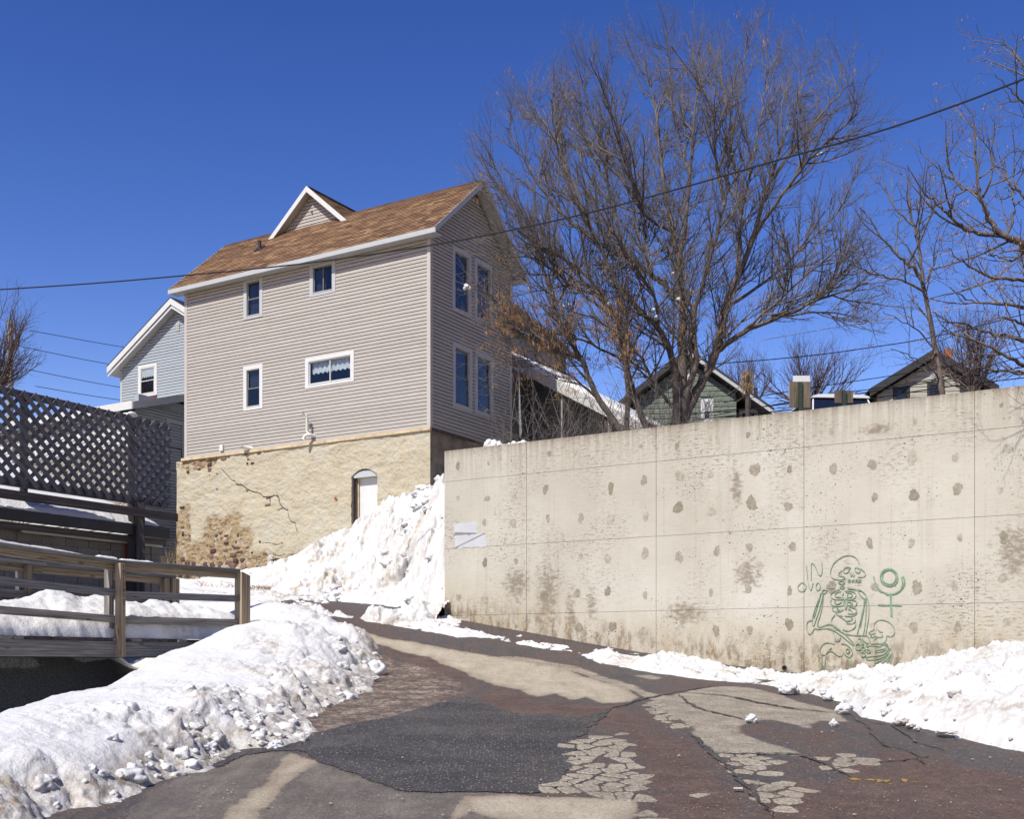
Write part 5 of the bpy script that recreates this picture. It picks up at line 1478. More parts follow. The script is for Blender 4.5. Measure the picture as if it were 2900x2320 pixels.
for s in (-1, 1):
    xe = xp + s*(xp - xt)
    ln = lambda d0, d1: [(xp, zp - d0), (xp, zp - d1), (xe, zt_ - d1), (xe, zt_ - d0)][::(1 if s == 1 else -1)]
    obj('rake_board', MB().prism(ln(-0.02, 0.20), 1, yG - 0.375, yG - 0.35), MAT['white'], blue)
    obj('rake_board', MB().prism(ln(0.20, 0.32), 1, yG - 0.33, yG - 0.30), MAT['white'], blue)
    obj('soffit', MB().prism(ln(0.24, 0.26), 1, yG - 0.30, yG + 7), MAT['soffit'], blue)
    obj('roof', MB().prism(ln(-0.06, -0.02), 1, yG - 0.38, yG + 7), MAT['darkroof'], blue)
obj('corner_post', MB().box(xl - .03, xl + .06, yG - 0.03, yG, 7.9, zt_ - 0.1), MAT['fascia'], blue)

# ------------------------------------------------------------------ block shed with snowy roof
ES = (-5.69, 18.14, 0); MS = Matrix.Translation(ES) @ Matrix.Rotation(PHI, 4, 'Z')
shed = empty('block_shed', MS, label='low grey concrete block shed with thick snow on its roof', cat='shed')
obj('core', MB().box(0.03, 4.8, -0.21, -0.012, -0.6, 1.86), MAT['joint'], shed, GABLE)
rr = random.Random(5)
for j in range(12):
    z0 = 1.86 - 0.2*(j + 1)
    off = 0.2 if j % 2 else 0.0
    for k in range(-1, 13):
        a, c = k*0.4 + off, k*0.4 + off + 0.39
        a, c = max(a, 0.02), min(c, 4.8)
        if c - a < 0.05: continue
        e = rr.uniform(-.002, .003)
        obj('block', MB().box(a, c, -0.19, e, z0 + 0.01, z0 + 0.2), MAT['block'], shed, GABLE)
for j in range(9):
    z0 = 1.86 - 0.2*(j + 1)
    obj('block', MB().box(-0.4 + 0.2*(j % 2), 0.0, 0.0, 0.19, z0 + 0.01, z0 + 0.2), MAT['block'], shed)
obj('wall', MB().box(-4, -0.01, 0.01, 0.19, -0.6, 1.86), MAT['block'], shed)
pr = 0.34
m = MB().prism([(0.30, 1.90), (0.30, 2.06), (-4.0, 2.06 + 4.3*pr), (-4.0, 1.90 + 4.3*pr)], 1, -5.0, 0.10); obj('roof', m, MAT['darkroof'], shed)
beam('eave_board', (0.20, -5.0, 1.85), (0.20, 0.1, 1.85), 0.05, 0.09, MAT['wooddark'], shed)
beam('conduit', (0.10, -2.4, 1.80), (0.10, 0.12, 1.80), 0.035, 0.035, MAT['fascia'], shed)
obj('door_post', MB().box(0.01, 0.05, -0.52, -0.40, -0.3, 1.85), MAT['redwood'], shed)
obj('door_post', MB().box(0.01, 0.06, -0.385, -0.28, -0.3, 1.85), MAT['woodwarm'], shed)
# snow slab on the roof, ragged lower edge
ny = 150; yy = np.linspace(-5.0, 0.02, ny); ss = np.linspace(0, 1, 26)
SS, YY = np.meshgrid(ss, yy)
prof = np.clip(SS*9, 0, 1)
edge = 0.30 - 0.06*np.abs(fbm(YY*3, YY*0, 3)) - 0.03*np.abs(fbm(YY*14, YY*0 + 3, 3)) + np.where(YY > -0.9, -0.05, 0)
XX = edge - SS*4.2
th = 0.18*np.sqrt(1 - (1 - prof)**2) * (0.85 + 0.3*fbm(YY*1.2, SS*6, 3))
th *= np.sqrt(np.clip((0.03 - YY)*2.2, 0, 1))
ZZ = 2.06 + (0.30 - XX)*pr + th + 0.004
ZZ[:, 0] -= 0.02
grid_obj('roof_snow', XX, YY, ZZ, MAT['snow'], shed, kind='stuff')

# ------------------------------------------------------------------ lattice screen above the shed
ML = Matrix.Translation((-5.73, 17.5, 0)) @ Matrix.Rotation(PHI, 4, 'Z')
lat = empty('lattice_screen', ML, label='dark wooden lattice privacy screen standing above the shed roof', cat='fence')
Z0, Z1_ = 2.40, 3.70


def lattice(parent, Fm, x0, x1, z0, z1, space, w, th, sgn, mat, y0):
    H = z1 - z0; r = random.Random(int(space*1000) + sgn)
    c = x0 - (H if sgn > 0 else 0) - space
    while c < x1 + H + space:
        # line x = c + sgn*(z - z0)
        a0, a1 = (c, z0), (c + sgn*H, z1)
        ts = [0.0, 1.0]
        for xc in (x0, x1):
            if abs(a1[0] - a0[0]) > 1e-6:
                t = (xc - a0[0])/(a1[0] - a0[0])
                if 0 < t < 1: ts.append(t)
        ts.sort()
        for ta, tb in zip(ts, ts[1:]):
            xm = a0[0] + (ta + tb)/2*(a1[0] - a0[0])
            if x0 < xm < x1 and tb - ta > 0.06:
                p = Vector((a0[0] + ta*(a1[0]-a0[0]), y0, a0[1] + ta*H)); q = Vector((a0[0] + tb*(a1[0]-a0[0]), y0 + r.uniform(-.002, .002), a0[1] + tb*H))
                P0, P1 = Fm @ p, Fm @ q
                d = (P1 - P0).normalized(); nrm = (Fm.to_3x3() @ Vector((0, 1, 0))).normalized()
                up = d.cross(nrm).normalized()
                mw = Matrix(((d.x, nrm.x, up.x, P0.x), (d.y, nrm.y, up.y, P0.y), (d.z, nrm.z, up.z, P0.z), (0, 0, 0, 1)))
                L = (P1 - P0).length
                obj('lattice_slat', MB().box(0, L, -th/2, th/2, -w/2, w/2), MAT[mat], parent, mw)
        c += space


lattice(lat, GABLE, 0.0, 3.4, Z0, Z1_, 0.178, 0.063, 0.02, 1, 'lattice', 0.012)
lattice(lat, GABLE, 0.0, 3.4, Z0, Z1_, 0.178, 0.052, 0.02, -1, 'lattice', -0.012)
lattice(lat, GABLE, -0.68, 0.0, Z0, Z1_, 0.178, 0.052, 0.02, -1, 'lattice', 0.012)
lattice(lat, GABLE, -0.68, 0.0, Z0, Z1_, 0.178, 0.052, 0.02, 1, 'lattice', -0.012)
for z, w in ((Z0 + 0.04, 0.12), (Z1_ - 0.03, 0.10)):
    beam('rail', (-0.055, -3.4, z), (-0.055, 0.68, z), 0.04, w, MAT['lattice'], lat)
for y in (0.02, -1.85):
    beam('post', (-0.12, y, -0.3 if y > 0 else 2.3), (-0.12, y, Z1_), 0.10, 0.10, MAT['wooddark'], lat)
beam('post', (0.035, 0.05, -0.5), (0.035, 0.05, Z0), 0.13, 0.13, MAT['wooddark'], lat)
beam('cross_beam', (0.13, -3.4, 2.235), (0.13, 0.70, 2.235), 0.05, 0.125, MAT['wooddark'], lat)
obj('snow_cap', MB().ico((-0.05, -0.05, Z1_ + 0.03), 0.10, 4, 0.4, 0.3, 2), MAT['snow'], lat, smooth=True)
# a second, sunlit screen farther back
ML2 = Matrix.Translation(P(372, 1870, 22.5)) @ Matrix.Rotation(PHI, 4, 'Z')
lat2 = empty('lattice_screen', ML2, label='pale sunlit lattice screen seen through the dark one', cat='fence')
lattice(lat2, FRONT, 0, 4.2, 2.9, 4.1, 0.14, 0.05, 0.016, 1, 'paleLattice', 0.01)
lattice(lat2, FRONT, 0, 4.2, 2.9, 4.1, 0.14, 0.05, 0.016, -1, 'paleLattice', -0.01)
for x in (0.0, 2.0, 4.0): beam('post', (-x, 0.05, 0.8), (-x, 0.05, 4.35), 0.10, 0.10, MAT['paleLattice'], lat2)
beam('rail', (-4.2, 0.0, 4.12), (0.1, 0.0, 4.12), 0.06, 0.09, MAT['paleLattice'], lat2)

# ------------------------------------------------------------------ timber ramp with railings
ramp = empty('wooden_ramp', Matrix.Translation((0, 0, 0)), label='weathered grey timber ramp with plank railings, snow lying on its deck', cat='ramp')
A1 = Vector((-5.13, 14.9, 0)); A2 = Vector((-3.93, 16.5, 0)); A0 = A1 - Vector((0.404, 0.915, 0))*7.4  # ramp run on unseen past the left edge so its deck shades the hollow
F2 = Vector((-5.02, 17.0, 0)); F1 = Vector((-6.10, 14.95, 0)); F0 = F1 - Vector((0.44, 0.9, 0))*7.0
zz = lambda p, z: Vector((p.x, p.y, z))
W_, WW, WD = MAT['wood'], MAT['woodwarm'], MAT['wooddark']
n1 = Vector((0.915, -0.404, 0))
d1 = (A1 - A0).normalized(); d2 = (A2 - A1).normalized(); n2 = Vector((d2.y, -d2.x, 0))
def rails(a, c, nn, zc, mats, inset=0.0):
    o = nn*inset
    beam('cap_rail', zz(a, zc[0] - .022) + o, zz(c, zc[1] - .022) + o, 0.14, 0.042, mats[0], ramp)
    beam('under_rail', zz(a, zc[0] - .045) + o - nn*0.03, zz(c, zc[1] - .045) + o - nn*0.03, 0.038, 0.09, mats[1], ramp, off=(0, -0.045))
    beam('rail', zz(a, zc[0] - .445) + o, zz(c, zc[1] - .425) + o, 0.038, 0.095, mats[0], ramp)
    beam('rail', zz(a, zc[0] - .775) + o, zz(c, zc[1] - .77) + o, 0.038, 0.095, mats[0], ramp)
rails(A0, A1 + d1*0.02, n1, (1.49, 1.297), (W_, WW), 0.0)
rails(A1 + d2*0.02, A2 - d2*0.02, n2, (1.297, 1.305), (W_, WW), 0.0)
rails(F0, F1, n1, (1.35, 1.262), (W_, WW))
rails(F1, F2, Vector((0.885, -0.466, 0)), (1.262, 1.25), (W_, WW))


def post(p, nn, dd, w, z0, z1, mat, name='post', cham=0.0):
    x, y = dd, -nn
    m = MB()
    h = w/2
    if cham: m.prism([(-h, z0), (h, z0), (h, z1 - cham), (-h + 0.02, z1), (-h, z1)], 1, -h, h)
    else: m.box(-h, h, -h, h, z0, z1)
    mw = Matrix(((x.x, y.x, 0, p.x), (x.y, y.y, 0, p.y), (0, 0, 1, 0), (0, 0, 0, 1)))
    # grain runs up the post: build it lying along its own x and stand it up
    m2 = MB(); m2.f = m.f; m2.v = [(v[2], v[1], -v[0]) for v in m.v]
    st = Matrix(((0, 0, -1, 0), (0, 1, 0, 0), (1, 0, 0, 0), (0, 0, 0, 1)))
    return obj(name, m2, mat, ramp, mw @ st)


post(A1 + n1*0.068, n1, d1, 0.092, 0.035, 1.255, WW)
post(A1 - n1*0.065 - d1*0.06, n1, d1, 0.085, 0.25, 1.20, W_)
post(A0 + n1*0.068, n1, d1, 0.092, -1.2, 1.41, WW); post((A0 + A1)/2 + n1*0.068 - d1*0.6, n1, d1, 0.092, -1.0, 1.33, WW)
post(A2 + d2*0.06 + n2*0.02, n2, d2, 0.155, -0.2, 1.262, WW, cham=0.05)
post(F1 + n1*0.0 - d1*0.25, n1, d1, 0.092, 0.2, 1.22, WW)
post(F1 - n1*0.07 - d1*0.32, n1, d1, 0.07, 0.2, 1.2, W_)
fd = (F2 - F1).normalized(); fn = Vector((fd.y, -fd.x, 0))
post(F2 + fd*0.0, fn, fd, 0.14, 0.2, 1.205, WW)
post(F2 - fd*0.16, fn, fd, 0.10, 0.2, 1.20, WW)
# rim joists and deck boards
beam('rim_joist', zz(A0, 0.15) + n1*0.01, zz(A1, 0.138) + n1*0.01, 0.04, 0.20, W_, ramp)
beam('rim_joist', zz(A1, 0.138) + n2*0.01, zz(A2 + d2*0.6, 0.14) + n2*0.01, 0.04, 0.20, W_, ramp)
beam('rim_joist', zz(F0, 0.13), zz(F2, 0.13), 0.04, 0.20, WD, ramp)
rr = random.Random(3)
NB = 68; Ltot = (A1 - A0).length + (A2 - A1).length + 0.5
def near(s):
    L1 = (A1 - A0).length
    return A0 + d1*s + n1*0.0 if s < L1 else A1 + d2*(s - L1)
def far(s):
    t = s/Ltot; L1 = (F1 - F0).length; q = t*(L1 + (F2 - F1).length)
    return F0 + (F1 - F0).normalized()*q if q < L1 else F1 + fd*(q - L1)
for k in range(NB):
    s0, s1 = Ltot*k/NB + 0.004, Ltot*(k + 1)/NB - 0.004
    a, c, e, f = near(s0), near(s1), far(s1), far(s0)
    ex = rr.uniform(0.0, 0.035)
    nn = (a - f).normalized()*(0.035 + ex); a = a + nn; c = c + nn
    z0, z1 = 0.242, 0.242 + rr.uniform(.034, .042)
    m = MB(); m.v = [(p.x, p.y, z) for z in (z0, z1) for p in (a, c, e, f)]
    m.f = [(3, 2, 1, 0), (4, 5, 6, 7), (0, 1, 5, 4), (1, 2, 6, 5), (2, 3, 7, 6), (3, 0, 4, 7)]
    obj('deck_board', m, WD if rr.random() > 0.35 else W_, ramp)
# scrawl in black down the near post
m = MB(); rr = random.Random(8)
pc = A1 + n1*(0.068 + 0.0475)
def post_px(u, v):
    t = (u - 333)/24*0.09
    Yd = 14.75
    return pc + d1*t + Vector((0, 0, (HZ - v)*Yd/F))
LET = [[(331, 1600), (336, 1600), (335, 1606), (330, 1606)], [(331, 1622), (332, 1613), (335, 1619), (338, 1613), (339, 1622)], [(333, 1628), (338, 1624), (339, 1628)], [(335, 1634), (336, 1645)],
       [(332, 1649), (339, 1649), (339, 1654), (333, 1654), (333, 1660), (339, 1660), (339, 1649)], [(333, 1666), (340, 1666), (340, 1675), (334, 1675), (334, 1666)], [(336, 1666), (336, 1675)],
       [(334, 1680), (340, 1690)], [(340, 1680), (334, 1690)], [(333, 1696), (337, 1705), (335, 1712)], [(340, 1696), (336, 1706), (340, 1714)], [(334, 1728), (339, 1730)]]
for ln in LET:
    for a, c in zip(ln, ln[1:]):
        p, q = post_px(*a), post_px(*c); dd = (q - p).normalized(); sd = dd.cross(n1).normalized()*0.004
        m.quad(p - sd, q - sd, q + sd, p + sd)
obj('scrawl', m, MAT['metalblack'], ramp)
# snow on the deck and on the caps
ns, nw = 300, 60
sv = np.linspace(0, Ltot - 0.05, ns); wv = np.linspace(0.0, 1.0, nw)
WWg, SSg = np.meshgrid(wv, sv)
nearA = np.array([near(s)[:2] for s in sv]); farA = np.array([far(s)[:2] for s in sv])
Xg = nearA[:, 0:1]*(1 - WWg) + farA[:, 0:1]*WWg; Yg = nearA[:, 1:2]*(1 - WWg) + farA[:, 1:2]*WWg
lum, rid = cells(Xg*3.1, Yg*2.2)
prof = np.sqrt(np.clip(1 - np.abs(2*np.clip(WWg*1.0, 0, 1) - 1)**5, 0, 1))
H = prof*(0.20 + 0.33*WWg + 0.10*fbm(Xg*1.6, Yg*1.2, 4) + 0.07*(lum - 0.5) + 0.02*fbm(Xg*9, Yg*9, 3)) * (0.85 + 0.35*sstep(6.0, 7.4, SSg))
push = 0.05*fbm(SSg*3, WWg*0 + 1, 3)*(1 - WWg)
Zg = 0.285 + np.clip(H, 0, 2)
grid_obj('deck_snow', Xg + n1.x*push, Yg + n1.y*push, Zg, MAT['snow'], ramp, attrs={'dirt': sstep(0.1, 0.5, fbm(Xg*1.5 + 3, Yg*1.5, 3))*0.45*sstep(7.4, 8.4, SSg)}, kind='stuff')


def cap_snow(a, c, za, zb, w, h, seed, t0, t1):
    n = 70; m = MB(); r = random.Random(seed)
    d = (c - a); nn = Vector((d.y, -d.x, 0)).normalized()
    for k in range(n + 1):
        t = t0 + (t1 - t0)*k/n; p = a + d*t; z = za + (zb - za)*t
        e = min(1, 8*k/n, 8*(n - k)/n)
        hh = h*e*(0.75 + 0.5*float(fbm(np.array([t*9.0 + seed]), np.array([0.3]), 3)[0]) + r.uniform(-.12, .12)); ww = w*(0.8 + 0.2*e + r.uniform(-.07, .07))
        for q, z_ in ((-1, -.004), (-.75, .75), (0, 1.0), (.75, .75), (1, -.004)): m.v.append(tuple(p + nn*ww*q/2 + Vector((0, 0, z + max(hh*z_, -.004)))))
    for k in range(n):
        for j in range(4): m.f.append((5*k + j, 5*k + 5 + j, 5*k + 6 + j, 5*k + 1 + j))
    obj('cap_snow', m, MAT['snow'], ramp, smooth=True)


cap_snow(A0, A1, 1.49, 1.297, 0.125, 0.05, 3, 0.2, 0.93)
cap_snow(A0, A1, 1.49, 1.297, 0.11, 0.035, 5, 0.95, 1.0)
cap_snow(A1, A2, 1.297, 1.305, 0.10, 0.03, 7, 0.0, 0.28)
cap_snow(F0, F1, 1.35, 1.262, 0.10, 0.025, 9, 0.7, 0.9)

# bin in the snow behind the far railing
bx = P(440, 1672, 18.4)
binr = empty('storage_bin', Matrix.Translation((bx.x, bx.y, bx.z - 0.22)), label='small black bin with a red rim beside the shed corner', cat='bin')
obj('body', MB().box(-0.12, 0.12, -0.12, 0.12, 0, 0.24), MAT['darkredbox'], binr, Matrix.Rotation(PHI + .5, 4, 'Z'))
obj('rim', MB().box(-0.13, 0.13, -0.13, 0.13, 0.24, 0.265), MAT['maroon'], binr, Matrix.Rotation(PHI + .5, 4, 'Z'))
m = MB(); yl = -0.1215
for x0, x1, z0, z1 in ((-.03, -.018, .125, .185), (.006, .018, .125, .185), (-.018, .006, .12, .132), (.03, .066, .12, .131), (.03, .066, .148, .158), (.03, .066, .175, .186), (.03, .041, .158, .175), (.055, .066, .131, .148)):
    m.quad((x0, yl, z0), (x1, yl, z0), (x1, yl, z1), (x0, yl, z1))
obj('lettering', m, MAT['fascia'], binr, Matrix.Rotation(PHI + .5, 4, 'Z'))

# ------------------------------------------------------------------ snow
def tps(pts, q):
    p = pts[:, :2]; n = len(p)
    def U(r2): return np.where(r2 > 1e-12, 0.5*r2*np.log(np.maximum(r2, 1e-12)), 0)
    K = U(((p[:, None] - p[None])**2).sum(-1)) + np.eye(n)*0.02
    A = np.zeros((n + 3, n + 3)); A[:n, :n] = K; A[:n, n] = 1; A[:n, n+1:] = p; A[n, :n] = 1; A[n+1:, :n] = p.T
    out = []
    for c in range(2, pts.shape[1]):
        sol = np.linalg.solve(A, np.concatenate([pts[:, c], np.zeros(3)]))
        v = sol[n] + q[:, 0]*sol[n+1] + q[:, 1]*sol[n+2]
        for k in range(n): v = v + sol[k]*U((q[:, 0] - p[k, 0])**2 + (q[:, 1] - p[k, 1])**2)
        out.append(v)
    return out


CT = []
def cw(x, y, z, r): CT.append((x, y, z, r))
def cp(u, v, Y, r):
    q = P(u, v, Y); cw(q.x, q.y, q.z, r)
EDGE = [(-200, 2600), (-60, 2420), (40, 2345), (87, 2312), (220, 2285), (350, 2262), (455, 2215), (558, 2171), (620, 2145), (690, 2122), (780, 2118), (850, 2092), (878, 2050), (894, 2009), (950, 1992), (1000, 1976), (1042, 1935), (1050, 1895), (1076, 1848), (1040, 1812), (975, 1787), (921, 1767), (885, 1741)]
EDGE2 = [(868, 1733), (963, 1742), (1041, 1752), (1120, 1772), (1199, 1784), (1258, 1794)]
ed = [px_ground(u, v) for u, v in EDGE] + [px_ground(u, v) for u, v in EDGE2]
for k, e in enumerate(ed):
    cw(e[0], e[1], float(zg(*e)) - 0.01, 0.75)
ctr = {}
# just outside the edge the surface dives under the road
for k in range(1, len(ed) - 3):
    t = ed[k+1] - ed[k-1]; t = t/np.linalg.norm(t)
    nrm = np.array([t[1], -t[0]])
    q = ed[k] + nrm*0.55; cw(q[0], q[1], float(zg(*q)) - 0.42, 0.4)
    if k < len(EDGE) - 4:
        q = ed[k] - nrm*0.30; cw(q[0], q[1], float(zg(*q)) + (0.20 if k < 12 else 0.22), 0.45 if k < 7 else 1.0)
# crest of the near bank and its back slope to the hollow
for u, v, Y in ((-690, 2150, 6.4), (0, 2040, 8.3), (202, 1969, 10.6), (336, 1949, 12.2), (471, 1868, 13.9), (551, 1821, 15.1), (662, 1784, 16.2), (713, 1758, 17.0)):
    cp(u, v, Y, 0.12)
    q = P(u, v, Y)
    cw(q.x - 0.62, q.y + 0.05, max(q.z - 0.95, -1.5) if Y < 15.3 else q.z - 0.25, 0.1)
    if Y < 15: cw(q.x + 0.55, q.y - 0.15, q.z - 0.04, 0.25)
for x, y, z in ((-5.6, 7.5, -1.7), (-5.6, 10, -1.7), (-6.0, 12, -1.5), (-5.9, 13.5, -1.2), (-7.6, 9, -1.4), (-5.3, 15.0, -0.8), (-5.2, 12, -1.6), (-5.2, 13.6, -1.3), (-6.6, 15.0, -0.55), (-5.9, 17.0, -0.15), (-8.5, 13, -0.8), (-7, 18, 0.2)): cw(x, y, z, 0.1)
# top of the bank towards the road
for u, v, Y, r in ((900, 1800, 16.6, 0.3), (800, 1775, 17.4, 0.15), (960, 1850, 15.2, 0.9), (930, 1900, 14.2, 1.0), (820, 1890, 14.0, 0.35), (720, 1950, 12.6, 0.45), (600, 2010, 11.4, 0.35), (800, 1985, 12.6, 1.0), (680, 2060, 10.9, 1.0), (450, 2100, 9.9, 0.15), (250, 2200, 8.3, 0.2), (500, 1990, 11.8, 0.2), (300, 2090, 9.6, 0.15)): cp(u, v, Y, r)
# flat snow behind, rising to the foundation
for u, v, Y, r in ((760, 1735, 19.0, 0.1), (850, 1735, 20.2, 0.3), (600, 1740, 19.5, 0.2), (500, 1715, 21, 0.2), (700, 1700, 24, 0.25), (850, 1715, 23.5, 0.4), (560, 1672, 27, 0.2), (700, 1672, 28, 0.2), (490, 1640, 33, 0.15), (660, 1637, 34, 0.1), (800, 1632, 33.5, 0.3), (430, 1660, 29, 0.1)): cp(u, v, Y, r)
# ploughed heap
for u, v, Y, r in ((805, 1630, 32.0, 0.9), (895, 1557, 30.6, 1.0), (963, 1530, 29.8, 1.0), (1065, 1470, 28.4, 1.0), (1128, 1423, 27, 1.0), (1183, 1391, 25.6, 1.0), (1240, 1368, 23.9, 1.0), (1290, 1352, 24.0, 0.8),
                   (860, 1700, 25.5, 0.8), (940, 1660, 26, 1.0), (1000, 1690, 24, 1.0), (1050, 1600, 26.3, 1.0), (1120, 1560, 25.4, 1.0), (1120, 1680, 23.2, 1.0), (1190, 1500, 24.2, 1.0), (1200, 1600, 23.0, 1.0), (1215, 1700, 22.0, 1.0), (1252, 1500, 22.65, 1.0), (1252, 1650, 21.75, 1.0), (900, 1620, 28.2, 1.0), (980, 1580, 28.3, 1.0)): cp(u, v, Y, r)
for l, z in ((-8.5, 2.45), (-6, 2.75), (-4.5, 3.2), (-3, 3.55), (-1.5, 3.7), (0.5, 3.75)):
    q = MH @ Vector((l, -0.1, 0)); cw(q.x, q.y, z, 0.5)
for x, y, dz in ((.4, -.12, .0), (.4, -.7, -.25), (1.0, -.2, -.25), (.05, -.2, .12), (.05, -.7, -.08), (-.3, -.6, .08), (1.6, -.3, -.4), (.2, -.4, -.05)):
    g_ = Matrix.Translation((-1.23, 20.9, 0)) @ Matrix.Rotation(PHI, 4, 'Z') @ Vector((x, y, 0)); cw(g_.x, g_.y, float(zg(g_.x, g_.y)) + dz, 0.6)
CT = np.array(CT)
ys = [5.5]
while ys[-1] < 36.6: ys.append(ys[-1] + 0.0027*ys[-1] + 0.002)
ys = np.array(ys); nxs = 460
T = np.linspace(0, 1, nxs)
xl_ = np.interp(ys, [5, 9, 14, 20, 36], [-6.5, -7.5, -8.5, -9.5, -13.5]); xr_ = np.interp(ys, [5, 9, 13, 15, 18, 20.4, 23, 36], [-1.2, -1.0, -0.9, -0.7, -0.6, -0.5, 0.4, 0.6])
X = xl_[:, None] + (xr_ - xl_)[:, None]*T[None]; Y = np.repeat(ys[:, None], nxs, 1)
q = np.stack([X.ravel(), Y.ravel()], -1)
zs_, rs_ = tps(CT, q)
Zb = np.minimum(zs_.reshape(X.shape), 3.72); R = np.clip(rs_.reshape(X.shape), 0.04, 1.05)
wx = X + 0.10*fbm(X*3, Y*3, 3); wy = Y + 0.10*fbm(X*3 + 7, Y*3, 3)
L1, r1 = cells(wx*1.9, wy*1.9); L2, r2 = cells(wx*4.3 + 3, wy*4.3); L3, r3 = cells(wx*10 + 1, wy*10)
brk = sstep(-0.28, 0.22, fbm(X*0.9 + 3.3, Y*0.9, 3))
RR = R*(0.30 + 0.70*brk)
N = np.where(Y > 19, 1.35, 1.0)*RR*(0.24*(L1 - 0.55)*(0.4 + r1) + 0.14*(L2 - 0.5)*(0.3 + r2) + 0.05*(L3 - 0.5)*(0.3 + r3) + 0.10*(0.35 - np.abs(fbm(X*3.2, Y*3.2, 5, 0.6))) + 0.05*fbm(X*8, Y*8, 4, 0.65)) + 0.055*fbm(X*0.9, Y*0.9, 3)*(0.25 + R) + (1 - R)*(0.012*fbm(X*5, Y*3, 3) + 0.006*fbm(X*16, Y*16, 3))
crest = np.array([tuple(P(u, v, q)) for u, v, q in ((-1675, 2340, 5.0), (-690, 2150, 6.4), (0, 2040, 8.3), (202, 1969, 10.6), (336, 1949, 12.2), (471, 1868, 13.9), (551, 1821, 15.1), (662, 1784, 16.2), (713, 1758, 17.0))])
Xc = np.interp(Y, crest[:, 1], crest[:, 0]); dL = Xc - X
zc = np.interp(Y, crest[:, 1], crest[:, 2])
eL = np.array([e for e in ed[:19]]); eL = eL[np.argsort(eL[:, 1])]
Xe = np.interp(Y, eL[:, 1], eL[:, 0])
fB = np.clip((X - Xc)/np.maximum(Xe - Xc, .3), 0, 2)
ze_ = zg(Xe, Y) - 0.01
prof = zc + (ze_ - zc)*(0.70*np.clip(fB, 0, 1)**1.5 + 0.30*sstep(0.62, 1.0, fB)) + 0.10*np.sin(np.pi*np.clip(fB, 0, 1))*sstep(7, 12, Y)
prof = np.where(fB > 1, zg(X, Y) - 0.01 - 0.5*(X - Xe), prof)
kb = (1 - sstep(14.3, 16.2, Y))*(dL <= 0.5)
Zb = Zb*(1 - kb) + prof*kb
st = np.interp(Y, [8, 11, 13, 15], [0.74, 0.60, 0.42, 0.35])
R = R*(1 - kb) + kb*(0.06 + 0.94*sstep(st, st + 0.22, fB))
nl = np.array([A0[:2], A1[:2], A2[:2]]); fl = np.array([F0[:2], F1[:2], F2[:2]])
Xn = np.interp(Y, nl[:, 1], nl[:, 0]); Xf = np.interp(Y, fl[:, 1], fl[:, 0])
wR = (Xn - X)/np.maximum(Xn - Xf, .2)
under = np.interp(wR, [0, 0.75, 0.92, 1.08, 2, 6], [-1.25, -0.62, -0.2, 0.26, 0.30, 0.2])
hol = np.where(wR < 0, Zb*(1 - sstep(.12, .7, dL)) - 1.3*sstep(.12, .7, dL), under)
kk = (1 - sstep(15.9, 16.7, Y))*(dL > 0.0)
ramp_shade = sstep(-0.55, -0.1, wR)*kk*(1 - sstep(1.0, 1.1, wR))  # where the deck's shade is painted into the snow colour
Zb = Zb*(1 - kk) + hol*kk; R = np.where(kk > .5, np.minimum(R, .12), R)
gnd = zg(X, Y)
WXc = (X + 1.23)*0.8565 - (Y - 20.9)*0.5163; WYc = (X + 1.23)*0.5163 + (Y - 20.9)*0.8565
thick = Zb - gnd
damp_n = np.where(Y < 20, sstep(-0.15, 0.18, thick), sstep(-0.35, 0.05, thick))
Z = Zb + N*(0.35 + 0.65*damp_n)
dirt = np.clip(RR*sstep(0.0, 0.5, fbm(X*1.1 + 5, Y*1.1, 3))*1.2 + 1.0*sstep(0.26, 0.03, thick)*(Y < 20)*(dL < .2) + RR*0.42, 0, 1)*np.where(dL > .15, 0.0, 1.0)**(Y < 15.8)
dirt *= np.where(Y > 19, 0.85, 0.9)
sh = np.where(Y > 20, 0.75, 0.0)*N
grid_obj('snow_bank', X + np.where(Y < 17, 0.35, 0.0)*N*(dL < 0), Y - sh, Z, MAT['snow'], mask=(((Z - gnd > -0.25) | (Y > 20) | (X < -4)) & ~((WXc > 0.03) & (WYc < 0.40) & (WYc > 0.02)) & ~((WXc > 1.2) & (WYc > -0.3)) & ~((WXc > 0.10) & (WYc < 0.02) & (WYc > -1.6) & (Y > 18.5)))[:-1, :-1].ravel(), attrs={'dirt': dirt, 'ramp_shade': ramp_shade}, kind='stuff')
SNX, SNY, SNZ = X, Y, Z


def snow_z(x, y):
    j = min(len(ys) - 1, max(0, int(np.searchsorted(ys, y)))); t = (x - xl_[j])/(xr_[j] - xl_[j])
    return float(SNZ[j, min(nxs - 1, max(0, int(t*(nxs - 1))))])


# broken lumps lying along the ragged side of the bank and on the heap: part of the ploughed mass
m = MB(); dd_ = []; rr = random.Random(31)
def lump_at(x, y, z, s, seed):
    n0 = len(m.v); m.ico((x, y, z + s*0.15), s, seed, rr.uniform(.55, .8), 0.33, 2)
    dd_.extend([rr.choice((0, 0.05, 0.1, 0.4))]*(len(m.v) - n0))
for k in range(190):
    i = rr.choice((3, 4, 5, 6, 6, 7, 7, 8, 8, 9, 9, 10, 10, 11, 11, 12, 13, 13, 14, 14, 15, 16, 17)); t = rr.random()
    e = ed[i] + (ed[i+1] - ed[i])*t; tt = ed[i+1] - ed[i]; nn = np.array([-tt[1], tt[0]])/np.linalg.norm(tt)
    off = abs(rr.gauss(0, 0.16 if i < 8 else 0.34)) - 0.04
    x, y = e + nn*off
    s = max(0.014, min(0.11, abs(rr.gauss(0.028, 0.026))))*(0.7 + 0.3*y/12)
    lump_at(x, y, max(snow_z(x, y), float(zg(x, y))) - s*0.22, s, k)
